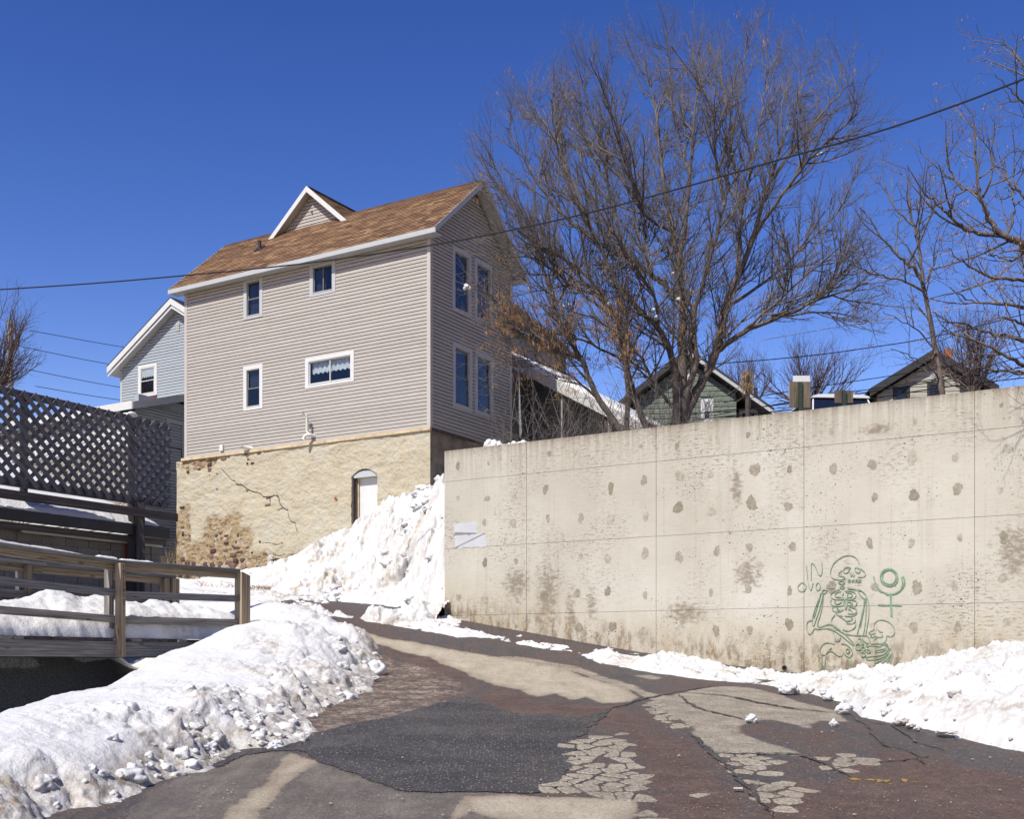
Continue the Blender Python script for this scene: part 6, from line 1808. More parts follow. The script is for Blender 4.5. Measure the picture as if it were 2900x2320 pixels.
for k in range(170):
    u = rr.uniform(830, 1255); lo = np.interp(u, [800, 963, 1120, 1258], [1735, 1745, 1770, 1790]); hi = np.interp(u, [800, 895, 963, 1065, 1183, 1258], [1640, 1570, 1540, 1480, 1400, 1370])
    v = rr.uniform(hi, lo); Yq = np.interp(v, [1360, 1500, 1600, 1700, 1790], [24.5, 25.5, 25.5, 23.8, 21.3])
    p = P(u, v, Yq)
    lump_at(p.x, p.y, snow_z(p.x, p.y), max(0.03, min(0.22, abs(rr.gauss(0.06, 0.05)))), 900 + k)
m.at['dirt'] = dd_
obj('snow_lumps', m, MAT['snow'], kind='stuff', smooth=True)

# strip and pile at the foot of the wall (wall coordinates)
MWi = MW.inverted()
EW = [(1199, 1786), (1258, 1796), (1300, 1806), (1339, 1805), (1400, 1812), (1488, 1828), (1560, 1840), (1607, 1847), (1628, 1850), (1645, 1858), (1699, 1880), (1827, 1900), (1954, 1920), (2123, 1936), (2200, 1946), (2277, 1960), (2392, 1990), (2445, 2030), (2526, 2045), (2660, 2072), (2795, 2105), (2900, 2126), (3100, 2160)]
TW = [(1258, 1758), (1307, 1764), (1353, 1790), (1399, 1805), (1488, 1820), (1530, 1829), (1608, 1844), (1628, 1852), (1645, 1850), (1690, 1856), (1719, 1857), (1742, 1840), (1765, 1860), (1880, 1872), (1915, 1866), (1934, 1852), (1955, 1868), (2008, 1878), (2082, 1901), (2150, 1914), (2203, 1918), (2277, 1926), (2330, 1918), (2392, 1921), (2499, 1911), (2580, 1899), (2660, 1887), (2761, 1864), (2829, 1838), (2900, 1832), (3100, 1815)]
eb = np.array([(lambda g: tuple((MWi @ Vector((g[0], g[1], 0)))[:2]))(px_ground(u, v)) for u, v in EW])
tb = np.array([w_px(u, v) for u, v in TW])
xs = np.linspace(-0.6, 13.0, 1100); fs = np.linspace(0, 1, 90)
XL, FL = np.meshgrid(xs, fs)
yb = np.interp(xs, eb[:, 0], eb[:, 1]); zt = np.interp(xs, tb[:, 0], tb[:, 1]) - np.interp(xs, [0, 2, 6.5, 8, 9.5], [-0.01, 0.0, 0.045, 0.05, 0.02])
yb = yb - 0.04*np.abs(fbm(xs*3.0, xs*0, 3)) + 0.03*fbm(xs*11, xs*0 + 2, 2)
YL = yb[None]*(1 - FL) + 0.02*FL - 0.10*(1 - FL)
wp = lambda x, y: (MW[0][0]*x + MW[0][1]*y + MW[0][3], MW[1][0]*x + MW[1][1]*y + MW[1][3])
GX, GY = wp(XL, YL); gz = zg(GX, GY)
pile = np.clip((zt[None] - gz), 0, 1.2)
shape = np.where(XL > 6.5, FL**0.62, FL**0.9)
ZL = gz - 0.03 + 0.0*FL + (zt[None] - gz + 0.03)*shape + np.where(XL > 7.5, 0.05, 0.02)*np.clip(FL*8, 0, 1)*np.clip((1 - FL)*5, 0, 1)
l1, q1 = cells(XL*2.0 + .2*fbm(XL*3, YL*3, 2), YL*2.4); l2, q2 = cells(XL*5.2, YL*6); l3, q3 = cells(XL*11, YL*12)
amp = np.clip(np.clip(-yb, 0, 3)[None]*0.45 - 0.05, 0.06, 0.9)
amp = amp*np.clip(FL*6, 0.15, 1)
bk = 0.35 + 0.65*sstep(-0.25, 0.2, fbm(XL*1.0 + 2, YL*1.3, 3))
ZL = ZL + amp*bk*(0.20*(l1 - .5)*(0.4 + q1) + 0.12*(l2 - .5)*(0.3 + q2) + 0.05*(l3 - .5) + 0.10*(0.35 - np.abs(fbm(XL*3.2, YL*3.2, 5, 0.6))) + 0.05*fbm(XL*8, YL*8, 4, 0.65))
dl = np.clip(0.22 + 0.7*sstep(0.0, 0.45, fbm(XL*1.3 + 9, YL*1.6, 3)) + 0.6*(FL < 0.12), 0, 1)*np.clip(amp*1.6, 0.25, 1)
grid_obj('snow_drift', XL, YL, ZL, MAT['snow'], mw=MW, attrs={'dirt': dl*0.85}, kind='stuff')
m = MB(); dd_ = []; rr = random.Random(77)
for k in range(150):
    x = rr.uniform(6.9, 12.5) if k > 40 else rr.uniform(0.0, 6.8)
    i = int((x + 0.6)/13.6*1099); f = min(0.98, abs(rr.gauss(0.12, 0.3))) if k > 40 else rr.uniform(0.1, 0.9)
    y = YL[int(f*89), i]; z = ZL[int(f*89), i]
    s = max(0.014, min(0.12, abs(rr.gauss(0.032, 0.03)))) if x > 6.6 else rr.uniform(.012, .04)
    n0 = len(m.v); m.ico((x, y - (0.05 if f < .1 else 0), z - s*.1), s, k, rr.uniform(.55, .8), 0.33, 2); dd_.extend([rr.choice((0, .1, .3, .6))]*(len(m.v) - n0))
m.at['dirt'] = dd_
obj('snow_lumps', m, MAT['snow'], mw=MW, kind='stuff', smooth=True)

# loose lumps lying singly on the road
def chunk(u, v, s, seed, label, sq=0.8, dirt=0.2):
    g = px_ground(u, v); m = MB().ico((0, 0, s*0.5), s, seed, sq, 0.24, 3)
    for j in range(5):
        r = random.Random(seed*7 + j); a = r.uniform(0, 6.28); m.ico((math.cos(a)*s*.75, math.sin(a)*s*.75, s*.35), s*r.uniform(.3, .55), seed + j, sq, 0.25, 2)
    m.at['dirt'] = [dirt]*len(m.v)
    o = obj('snow_chunk', m, MAT['snow'], mw=Matrix.Translation((g[0], g[1], float(zg(*g)) - s*0.08 + 0.02)), smooth=True)
    tag(o, label, 'snow chunk', 'loose snow chunks on the road')


chunk(1068, 1912, 0.115, 1, 'upright white snow chunk on brown grit beside the near snow bank', 1.25, 0.05)
chunk(2235, 1968, 0.125, 2, 'largest white snow chunk touching the strip below the weep holes', 0.62)
chunk(2345, 1986, 0.06, 3, 'flat snow chunk just right of the largest chunk by the strip', 0.6)
chunk(2385, 2024, 0.085, 4, 'snow chunk at the tip of the right snow pile, nearest the wall', 0.7)
chunk(2128, 2050, 0.062, 5, 'small round snow chunk alone on the dry grey slab', 0.8)
chunk(2361, 2060, 0.042, 6, 'smallest snow chunk on the dark asphalt left of the right pile', 0.85)
chunk(2550, 2056, 0.075, 7, 'dirty snow chunk below the right pile beside the yellow paint', 0.7, 0.7)
chunk(2578, 2066, 0.045, 8, 'small dirty snow chunk in front of another by the yellow paint', 0.7, 0.8)
chunk(2600, 2074, 0.04, 9, 'flat dirty snow chunk nearest the yellow paint', 0.6, 0.8)
chunk(2680, 2090, 0.10, 10, 'long flat snow slab lying on the mud below the right pile', 0.22, 0.2)
chunk(1063, 1931, 0.05, 11, 'low snow chunk at the foot of the upright chunk', 0.6, 0.4)

# stray paper scrap
g = px_ground(2090, 2246)
obj('paper_scrap', MB().prism([(-.035, -.02), (.03, -.025), (.04, .015), (-.03, .02)], 2, 0, 0.006), MAT['white'], mw=Matrix.Translation((g[0], g[1], float(zg(*g)) + 0.03)), label='white scrap of paper on the brown muddy streak', cat='litter')

# snow on the wall top at its left end
m = MB(); rr = random.Random(9)
for x, s in ((0.80, .13), (0.88, .12), (0.95, .10), (0.74, .07), (1.08, .06), (1.2, .06), (1.32, .07), (1.42, .06), (1.5, .07), (1.55, .05), (1.15, .05), (0.66, .05)):
    m.ico((x, 0.30, 3.80 + s*0.45), s, int(x*100), 0.85, 0.25, 2)
m.at['dirt'] = [0.05]*len(m.v)
obj('wall_top_snow', m, MAT['snow'], wall, smooth=True)

# ------------------------------------------------------------------ yard above the wall
xs = np.concatenate([np.arange(0.1, 14, 0.7), np.geomspace(14.5, 140, 14)]); ys_ = np.concatenate([np.arange(0.30, 14, 0.7), np.geomspace(14.5, 300, 16)])
X, Y = np.meshgrid(xs, ys_)
Z = 3.62 + 0.05*fbm(X*0.7, Y*0.7, 3) + 0.01*np.clip(Y - 20, 0, 100)
grid_obj('yard', X, Y, Z, MAT['earth'], mw=MW, kind='structure')

# ------------------------------------------------------------------ trees
UP = Vector((0, 0, 1))


class Tree:
    def __init__(s, seed):
        s.r = random.Random(seed); s.stem = MB(); s.br = MB(); s.tw = MB(); s.tips = []; s.nodes = []

    def path(s, p, d, L, n, wob, trop):
        pts = [p.copy()]; step = L/n
        for k in range(n):
            d = (d + Vector((s.r.gauss(0, wob), s.r.gauss(0, wob), s.r.gauss(0, wob))) + UP*trop).normalized()
            p = p + d*step; pts.append(p)
        return pts

    def side(s, t, ang):
        e = t.cross(UP if abs(t.z) < 0.95 else Vector((1, 0, 0))).normalized(); g = e.cross(t)
        a = s.r.uniform(0, 2*math.pi)
        return (t*math.cos(ang) + (e*math.cos(a) + g*math.sin(a))*math.sin(ang)).normalized()

    def kids(s, pts, r0, r1, level, cfg):
        n, len0, len1, ang, trop, start = cfg[level]
        segs = len(pts) - 1
        tot = sum((pts[k+1] - pts[k]).length for k in range(segs))
        cnt = max(1, int(n*tot + s.r.random()))
        for q in range(cnt):
            f = start + (1 - start)*((q + s.r.random())/cnt)
            x = min(f*segs, segs - 1e-4); k = int(x); t = pts[k+1] - pts[k]; p = pts[k] + t*(x - k); t = t.normalized()
            rp = r0 + (r1 - r0)*f
            L = s.r.uniform(len0, len1)*(1.15 - 0.55*f)
            d = s.side(t, math.radians(ang)*s.r.uniform(0.7, 1.3))
            rb = min(rp*0.75, 0.0035 + 0.013*L)
            last = level == len(cfg) - 1
            pp = s.path(p, d, L, 3 if last else 5, 0.08 if last else 0.10, trop*s.r.uniform(.6, 1.4))
            re = max(0.0027, rb*0.35) if not last else 0.0024
            tgt = s.tw if level >= 1 else s.br
            m = len(pp)
            tgt.tube(pp, [rb + (re - rb)*i/(m-1) for i in range(m)], 3 if level >= 1 else 5, cap=False)
            if last: s.tips.append(pp[-1])
            else: s.kids(pp, rb, re, level + 1, cfg)
            if level == 0: s.nodes.append(pp[1])

    def trunk(s, pts, r0, r1, cfg, sides=9, start=None, sub=5):
        pts = [Vector(p) for p in pts]; out = []
        for k in range(len(pts) - 1):                       # Catmull-Rom through the given points
            a = pts[max(0, k-1)]; b = pts[k]; c = pts[k+1]; d = pts[min(len(pts)-1, k+2)]
            for q in range(sub):
                t = q/sub
                out.append(0.5*((2*b) + (c - a)*t + (2*a - 5*b + 4*c - d)*t*t + (3*b - a - 3*c + d)*t**3))
        out.append(pts[-1]); n = len(out)
        out = [p + Vector((s.r.gauss(0, 1), s.r.gauss(0, 1), s.r.gauss(0, 1)))*0.012*(0 < k < n-1) for k, p in enumerate(out)]
        rad = [r0 + (r1 - r0)*(k/(n-1))**0.8 for k in range(n)]
        s.stem.tube(out, rad, sides)
        if cfg: s.kids(out, r0, r1, 0, cfg)
        return out


def tree_done(t, name, loc, bark, twig, **kw):
    o = empty(name, Matrix.Translation(loc), **kw)
    off = Vector(loc)
    for nm, mb, m in (('trunk', t.stem, bark), ('branches', t.br, twig), ('twigs', t.tw, twig)):
        if mb.v:
            mb.v = [(a - off.x, b - off.y, c - off.z) for a, b, c in mb.v]
            obj(nm, mb, MAT[m], o, smooth=True, kind='stuff' if nm != 'trunk' else None)
    return o


def seeds(o, pts, n, seed, loc, dens, lo, hi, group=9):
    r = random.Random(seed); m = MB(); off = Vector(loc)
    for k in range(n):
        p = r.choice(pts)
        if not dens(p) or r.random() > dens(p): continue
        p = p - off
        for q in range(r.randrange(3, group)):
            a = p + Vector((r.gauss(0, .045), r.gauss(0, .045), r.gauss(0, .03))); L = r.uniform(lo, hi)
            b = a + Vector((r.gauss(0, .02), r.gauss(0, .02), -L)); w = Vector((r.uniform(-1, 1), r.uniform(-1, 1), 0)).normalized()*r.uniform(0.004, 0.008)
            c = (a + b)/2 + Vector((r.gauss(0, .008), r.gauss(0, .008), 0))
            i = len(m.v); m.v += [tuple(a), tuple(c - w), tuple(b), tuple(c + w)]; m.f.append((i, i+1, i+2, i+3))
    obj('seed_clusters', m, MAT['seed'], o, kind='stuff')


# --- the big multi-stemmed tree
TZ = lambda x, y: (1300 + x/1.38, (y + 30*max(0, 1 - y/500))/1.38)
YT = 27.0
BIG = [
    # (points, base radius, tip radius, depth of the tip)
    ([(850, 1690), (868, 1500), (872, 1300), (875, 1180), (860, 1050), (880, 900), (900, 700), (920, 480), (935, 180)], .20, .012, 0.3),
    ([(875, 1190), (800, 1110), (740, 1065), (640, 1000), (540, 945), (430, 860), (340, 760), (260, 640), (190, 500)], .11, .012, -0.8),
    ([(862, 1060), (832, 900), (812, 790), (785, 600), (765, 400), (715, 190)], .10, .010, 1.6),
    ([(850, 1680), (850, 1560), (832, 1400), (780, 1285), (690, 1195), (610, 1100), (545, 950), (450, 780), (380, 560), (360, 380)], .14, .010, -2.2),
    ([(872, 1640), (892, 1530), (925, 1420), (915, 1250), (950, 1120), (1000, 950), (1035, 800), (1070, 520), (1130, 120)], .13, .010, -1.0),
    ([(850, 1700), (890, 1610), (955, 1480), (1005, 1370), (1045, 1200), (1090, 1080), (1150, 930), (1200, 750), (1300, 590), (1430, 430), (1540, 300)], .19, .012, 0.8),
    ([(1010, 1370), (1110, 1300), (1250, 1240), (1380, 1180), (1470, 1070), (1520, 930)], .10, .012, -1.5),
    ([(1380, 1180), (1500, 1140), (1600, 1105)], .045, .010, -1.6),
    ([(640, 1690), (545, 1560), (480, 1410), (400, 1275), (350, 1110), (290, 960), (200, 780), (120, 600)], .11, .010, -0.5),
    ([(655, 1690), (660, 1460), (625, 1260), (510, 1090), (390, 1000), (280, 930), (180, 870)], .09, .010, -2.0),
    ([(735, 1680), (685, 1550), (645, 1400), (600, 1240), (480, 1090), (330, 920), (200, 770), (110, 680)], .11, .010, 1.2),
    ([(1092, 1080), (1100, 900), (1130, 700), (1185, 420), (1205, 200)], .085, .010, 2.2),
    ([(830, 900), (725, 835), (660, 650), (600, 450), (510, 210)], .065, .010, -1.6),
    ([(1035, 800), (1002, 600), (980, 400), (830, 160)], .055, .010, -2.0),
    ([(720, 830), (600, 640), (540, 520), (480, 300)], .050, .010, 0.9),
    ([(1150, 930), (1290, 720), (1420, 570), (1560, 440)], .065, .010, -2.0),
    ([(640, 1000), (605, 800), (540, 640), (440, 450), (420, 360)], .060, .010, 1.7),
    ([(1200, 750), (1290, 480), (1370, 240)], .050, .010, 2.0),
    ([(900, 700), (850, 480), (815, 170)], .040, .009, 2.5),
    ([(1070, 520), (1030, 330), (1020, 190)], .030, .009, 1.8),
    ([(540, 945), (440, 700), (330, 470), (280, 400)], .050, .009, 2.2),
    ([(480, 1410), (350, 1350), (220, 1250), (110, 1140)], .045, .009, -2.4),
    ([(640, 1410), (480, 1330), (300, 1290), (150, 1300)], .045, .009, -1.8),
    ([(545, 1560), (420, 1460), (280, 1410), (150, 1425)], .040, .009, -2.4),
    ([(600, 1240), (420, 1100), (300, 1010), (150, 1010)], .045, .009, -2.6),
    ([(690, 1195), (740, 1000), (700, 800), (680, 560)], .05, .010, 2.6),
    ([(1250, 1240), (1400, 1220), (1520, 1235), (1610, 1260)], .035, .008, 1.0),
    ([(1045, 1200), (1200, 1100), (1330, 980), (1470, 840), (1560, 660)], .06, .009, 2.2),
    ([(1110, 1300), (1240, 1180), (1400, 1040), (1510, 950)], .045, .009, -2.6),
    ([(780, 1285), (760, 1150), (640, 980), (560, 800)], .05, .01, -2.9),
    ([(850, 1600), (760, 1500), (700, 1380), (560, 1260), (400, 1200)], .06, .009, -2.6),
]
big = Tree(12)
CFG = [(4.8, 0.8, 2.0, 36, 0.09, 0.18), (6.6, 0.32, 0.95, 34, 0.09, 0.08), (6.8, 0.13, 0.42, 35, 0.07, 0.08)]
STEMS = []
for k, (pl, r0, r1, dy) in enumerate(BIG):
    n = len(pl); pts = []; u0, v0 = TZ(*pl[0]); y0 = YT
    if pl[0][1] < 1640:                                  # a limb springs from the nearest stem already standing
        y0 = min(STEMS, key=lambda q: (q[0] - u0)**2 + (q[1] - v0)**2)[2]
    for i, (x, y) in enumerate(pl): pts.append(P(*TZ(x, y), y0 + (YT + dy - y0)*(i/(n - 1))**1.2))
    for q in big.trunk(pts, r0*0.78, r1, CFG, 9): STEMS.append((CX + q.x/q.y*F, HZ - q.z/q.y*F, q.y))
loc = P(*TZ(850, 1660), YT); loc.z = 3.6
bt = tree_done(big, 'bare_tree', loc, 'bark', 'twig', label='large bare many-stemmed tree with hanging tan seeds rising behind the concrete wall', cat='tree')
zc = lambda v: YT*(HZ - v)/F
def dens(p):
    u = CX + p.x/p.y*F; v = HZ - p.z/p.y*F
    core = math.exp(-((u - 1660)/170)**2 - ((v - 1020)/150)**2) + 0.8*math.exp(-((u - 1540)/95)**2 - ((v - 1110)/80)**2) + 0.35*math.exp(-((u - 1420)/60)**2 - ((v - 900)/70)**2) + 0.25*math.exp(-((u - 2060)/160)**2 - ((v - 900)/130)**2)
    return min(1, 0.008 + 0.85*core)
seeds(bt, big.tips, 30000, 5, loc, dens, 0.05, 0.13)
m = MB(); rr = random.Random(6)
for k in range(9):
    p = rr.choice(big.nodes) - loc
    if p.z > 9 and rr.random() > .3: continue
    for q in range(rr.randrange(1, 4)): m.ico((p.x + rr.gauss(0, .06), p.y + rr.gauss(0, .05), p.z + 0.03), rr.uniform(.015, .045), k*5 + q, .7, .25, 1)
for u, v, s in ((1322, 812, .07), (1316, 817, .045), (1330, 815, .045), (1920, 848, .05), (1850, 878, .05), (1838, 892, .06), (1860, 900, .06), (1905, 775, .04), (1722, 860, .05)):
    p = P(u, v, YT - 0.9) - loc
    m.ico(tuple(p), s, int(u), .8, .25, 2)
obj('branch_snow', m, MAT['snow'], bt, smooth=True, kind='stuff')

# --- sapling behind the wall at the right
RZ_ = lambda x, y: (2500 + x/1.725, 100 + y/1.725)
YS = 18.3
sap = Tree(33)
CFS = [(3.2, 0.5, 1.15, 42, 0.07, 0.25), (4.6, 0.18, 0.5, 42, 0.06, 0.15), (4.4, 0.08, 0.22, 45, 0.05, 0.2)]
for pl, r0, r1, dy in (
    ([(292, 1790), (283, 1690), (262, 1550), (218, 1330), (196, 1200), (186, 1100), (165, 960), (142, 880), (130, 800), (125, 650)], .055, .008, 0.2),
    ([(196, 1200), (150, 1140), (110, 1110), (50, 1050), (0, 985), (-60, 900), (-110, 840)], .034, .007, -0.5),
    ([(200, 1220), (235, 1150), (262, 1080), (280, 990)], .018, .005, 0.5),
    ([(170, 990), (205, 920), (250, 850), (240, 780)], .016, .005, 0.6),
    ([(150, 930), (70, 850), (20, 760), (-10, 690)], .020, .005, 0.4),
    ([(205, 1260), (130, 1210), (20, 1180), (-90, 1150), (-180, 1090)], .024, .006, -0.6),
    ([(262, 1550), (180, 1450), (100, 1400), (0, 1350)], .016, .005, -0.4),
    ([(280, 1690), (220, 1620), (120, 1560), (40, 1530)], .016, .005, -0.8),
    ([(276, 1640), (360, 1680), (440, 1740)], .014, .005, -0.5)):
    n = len(pl)
    sap.trunk([P(*RZ_(x, y), YS + dy*i/n) for i, (x, y) in enumerate(pl)], r0, r1, CFS, 7)
sloc = P(*RZ_(292, 1780), YS); sloc.z = 3.6
tree_done(sap, 'bare_sapling', sloc, 'bark', 'twig', label='thin leaning bare sapling in front of the tan gabled house', cat='tree')

# --- big tree at the right edge of the view, limbs reaching in
rt = Tree(51); YR = 18.6
CFR = [(3.4, 0.5, 1.3, 42, 0.05, 0.1), (5.2, 0.2, 0.6, 45, 0.04, 0.1), (5.6, 0.08, 0.28, 45, 0.03, 0.12)]
rt.trunk([P(2985, 1240, YR), P(2975, 1000, YR), P(2960, 780, YR), P(2975, 500, YR + .3), P(3010, 200, YR + .6)], .21, .07, None, 10)
for pl, r0, r1, dy in (
    ([(790, 1180), (690, 1030), (600, 985), (540, 930), (490, 830), (465, 760), (455, 640), (450, 460), (437, 375)], .075, .006, -0.3),
    ([(600, 985), (440, 960), (350, 900), (280, 840), (190, 750), (120, 635)], .040, .006, -0.8),
    ([(465, 770), (380, 740), (320, 640), (313, 560), (338, 410)], .024, .005, 0.4),
    ([(490, 790), (530, 690), (540, 530), (562, 430)], .024, .005, 0.3),
    ([(600, 985), (640, 860), (620, 720), (590, 610)], .03, .005, 0.6),
    ([(800, 480), (700, 340), (640, 285), (545, 190)], .035, .005, -0.3),
    ([(820, 300), (700, 160), (640, 85), (560, -10)], .035, .005, 0.2),
    ([(800, 1260), (690, 1200), (560, 1185), (420, 1130), (320, 1040)], .045, .006, -0.6),
    ([(800, 1360), (690, 1330), (550, 1310), (430, 1300), (330, 1230)], .045, .006, 0.3),
    ([(800, 1500), (690, 1490), (520, 1450), (390, 1410), (280, 1400)], .05, .006, 0.6),
    ([(800, 1600), (690, 1610), (560, 1540), (420, 1480), (290, 1440)], .05, .006, -0.2),
    ([(800, 1440), (700, 1420), (600, 1380), (500, 1400)], .04, .006, -0.8),
    ([(790, 1660), (680, 1650), (560, 1640), (440, 1600), (340, 1560)], .035, .006, 0.8),
    ([(700, 1040), (640, 1100), (560, 1080), (460, 1060)], .03, .005, 0.7),
    ([(780, 900), (700, 800), (640, 700), (690, 560)], .035, .006, 0.4)):
    n = len(pl)
    rt.trunk([P(*RZ_(x, y), YR + dy*min(1, i/(n-1))) for i, (x, y) in enumerate(pl)], r0, r1, CFR, 7)
# limbs hanging out over the wall, in front of it
for pts, r0 in (
    ([(8.1, 17.2, 5.6), (7.6, 16.0, 5.5), (6.9, 15.0, 5.35), (6.1, 14.4, 5.1)], .04),
    ([(8.1, 17.2, 6.4), (7.9, 15.6, 6.5), (7.4, 14.3, 6.4), (6.6, 13.6, 6.3)], .04),
    ([(8.2, 17.2, 4.8), (7.9, 15.8, 4.7), (7.5, 15.0, 4.45), (7.1, 14.6, 4.1)], .03),
    ([(8.2, 17.2, 7.2), (8.2, 15.2, 7.3), (7.9, 13.6, 7.2), (7.3, 12.8, 7.2)], .035)):
    rt.trunk(pts, r0, .006, CFR, 6)
rloc = P(2985, 1215, YR); rloc.z = 3.6
rb_ = tree_done(rt, 'bare_tree', rloc, 'bark', 'twig', label='bare tree at the right edge with limbs reaching in over the wall', cat='tree')
seeds(rb_, rt.tips, 1400, 8, rloc, lambda p: 0.55 if p.z < 7.5 else 0.2, 0.03, 0.07, 5)

# --- distant trees
def far_tree(u, vb, vt, wpx, Y, seed, label, name='bare_tree', nst=11, cfg=None, twig='purpletwig', spread=1.0):
    t = Tree(seed); r = random.Random(seed)
    base = P(u, vb, Y); H = Y*(vb - vt)/F; W = Y*wpx/F/2
    cfg = cfg or [(1.3, 0.9, 2.4, 28, 0.06, 0.15), (1.9, 0.5, 1.2, 30, 0.05, 0.1), (2.4, 0.3, 0.7, 32, 0.05, 0.15)]
    t.trunk([base, base + UP*H*0.12, base + UP*H*0.25 + Vector((.05, 0, 0))], H*.028, H*.02, None, 8)
    for k in range(nst):
        a = (k + r.random()*.6)/nst*2*math.pi; q = r.uniform(0.25, 1.0)*spread
        e = base + Vector((math.cos(a)*W*q, math.sin(a)*W*q*.8, H*(0.97 - 0.35*q*q + r.uniform(-.05, .03))))
        s0 = base + UP*H*r.uniform(.14, .25)
        w_ = 1; mid = s0.lerp(e, .45) + Vector((math.cos(a)*W*q*.10, 0, -H*.02*q))
        t.trunk([s0, mid, e], H*.014, .012, cfg, 5, sub=4)
    base.z -= 0.0
    for mb in (t.tw, t.br): pass
    return tree_done(t, name, base, 'bark', twig, label=label, cat='tree', group='bare trees beyond the wall')


FT = [(2.6, 1.0, 2.4, 26, 0.05, 0.12), (2.8, 0.5, 1.2, 30, 0.05, 0.1), (2.8, 0.3, 0.75, 30, 0.05, 0.1)]
far_tree(2292, 1215, 985, 330, 62, 3, 'round purple-brown bare tree standing behind the signs and white car', nst=16, cfg=FT)
far_tree(2105, 1215, 1010, 170, 70, 4, 'thin bare tree beyond the roof of the green house', nst=9, cfg=FT)
far_tree(2755, 1180, 905, 260, 55, 9, 'dense bare tree rising behind the tan gabled house', nst=15, cfg=FT)
far_tree(-30, 1215, 850, 330, 40, 7, 'bare tree behind the lattice screen at the left edge', nst=15, cfg=[(3.0, 0.8, 2.0, 30, 0.06, 0.12), (3.6, 0.4, 1.0, 32, 0.05, 0.1), (3.6, 0.22, 0.5, 34, 0.05, 0.1)])
# brush of bare stems round the foot of the big tree
t = Tree(71); r = random.Random(71)
for k in range(150):
    u = r.uniform(1440, 1990); p = P(u, 1215, r.uniform(23.0, 26.0)); p.z = 3.6
    t.trunk([p, p + Vector((r.gauss(0, .25), r.gauss(0, .2), r.uniform(.4, .9))), p + Vector((r.gauss(0, .6), r.gauss(0, .4), r.uniform(1.0, 2.6)))], .014, .004, [(3.2, .3, .9, 45, 0.04, .15), (5, .1, .35, 45, .03, .1)], 4, sub=3)
bl = P(1700, 1215, 24.5); bl.z = 3.6
tree_done(t, 'bare_shrub', bl, 'twig', 'twig', label='thicket of thin bare stems along the back of the wall below the big tree', cat='shrub')

# ------------------------------------------------------------------ green house
gY = 46.0
MG = Matrix.Translation((P(1940, 1870, gY).x, gY, 0)) @ Matrix.Rotation(math.radians(-8), 4, 'Z')
grn = empty('green_house', MG, label='green clapboard house with steep dark roof behind the big tree', cat='house')
FG_ = frame((0, 0, 0), (-1, 0, 0), (0, -1, 0)); FGw = MG @ FG_
pk = px_plane(1948, 1000, FGw); rt_ = px_plane(2190, 1170, FGw); wl = px_plane(2085, 1150, FGw)
sg = (pk.z - rt_.z)/(-(rt_.x - pk.x)); xr = -wl.x; xp = -pk.x; xl = 2*xp - xr
hole = [px_plane(1985, 1131, FGw), px_plane(2020, 1195, FGw), px_plane(1938, 1048, FGw), px_plane(1953, 1077, FGw)]
h1 = (hole[1].x, hole[0].x, hole[1].z, hole[0].z); h2 = (hole[3].x, hole[2].x, hole[3].z, hole[2].z)
zf = 8.0
siding(grn, FG_, cut(lambda a, c: (-min(xr, xp + (pk.z - .3 - c)/sg), -max(xl, xp - (pk.z - .3 - c)/sg)), [h1, h2]), zf, pk.z - 0.5, 0.21, MAT['greensiding'], proud=0.03)
zc_ = pk.z - .3 - sg*(xr - xp)
obj('wall', MB().prism([(xl, 4), (xr, 4), (xr, zc_), (xp, pk.z - .3), (xl, zc_)], 1, 0.018, 9), MAT['greensiding'], grn)
window(grn, FG_, *h1, 'double', 0.10, 'white', 'white', [(0, 1, .45, 'curtain', 5)], deep=0.0); window(grn, FG_, *h2, 'double', 0.07, 'white', 'white', deep=0.0)
for s in (1, -1):
    xe = xp + s*(-rt_.x - xp); ze = rt_.z
    ln = lambda d0, d1: [(xp, pk.z - d0), (xp, pk.z - d1), (xe, ze - d1), (xe, ze - d0)][::(1 if s == 1 else -1)]
    obj('roof', MB().prism(ln(-.10, .02), 1, -0.45, 9), MAT['darkroof'], grn)
    obj('rake_board', MB().prism(ln(.02, .17), 1, -0.45, -0.41), MAT['fascia' if s == 1 else 'darkroof'], grn)
    obj('soffit', MB().prism(ln(.15, .17), 1, -0.41, 9), MAT['greysash'], grn)
obj('porch', MB().box(xr + .05, xr + 2.6, 0.8, 6, 4, rt_.z + 0.2), MAT['greysash'], grn)
window(grn, frame((0, 0.8, 0), (-1, 0, 0), (0, -1, 0)), -(xr + 0.9), -(xr + 0.15), 9.0, rt_.z + .35 if rt_.z > 9.3 else 9.6, 'double', 0.10, 'white', 'white', deep=0.0)
vp_ = MG.inverted() @ P(2140, 1105, gY + 4)
obj('roof_pipe', MB().tube([(vp_.x, vp_.y, vp_.z - 1), (vp_.x, vp_.y, vp_.z + .1)], .09, 8), MAT['metalblack'], grn)

# ------------------------------------------------------------------ tan house
tY = 60.0
MT = Matrix.Translation((P(2640, 1870, tY).x, tY, 0)) @ Matrix.Rotation(math.radians(-6), 4, 'Z')
tan = empty('tan_house', MT, label='tan shingled house with low black gable roof beyond the wall at right', cat='house')
FTw = MT @ FG_; FTo = MT @ frame((0, -0.45, 0), (-1, 0, 0), (0, -1, 0))
pk = px_plane(2645, 993, FTo); lt = px_plane(2463, 1105, FTo); rt2 = px_plane(2848, 1062, FTo)
wl = -px_plane(2485, 1120, FTw).x; xp = -pk.x; xe = -lt.x; xr = -px_plane(2822, 1100, FTw).x
sl = (pk.z - lt.z)/(xp - xe)
hs = []
for a, c, v0, v1 in ((2528, 2577, 1096, 1140), (2625, 2675, 1084, 1128), (2718, 2771, 1076, 1120)):
    p, q = px_plane(a, v0, FTw), px_plane(c, v1, FTw); hs.append((q.x, p.x, q.z, p.z))
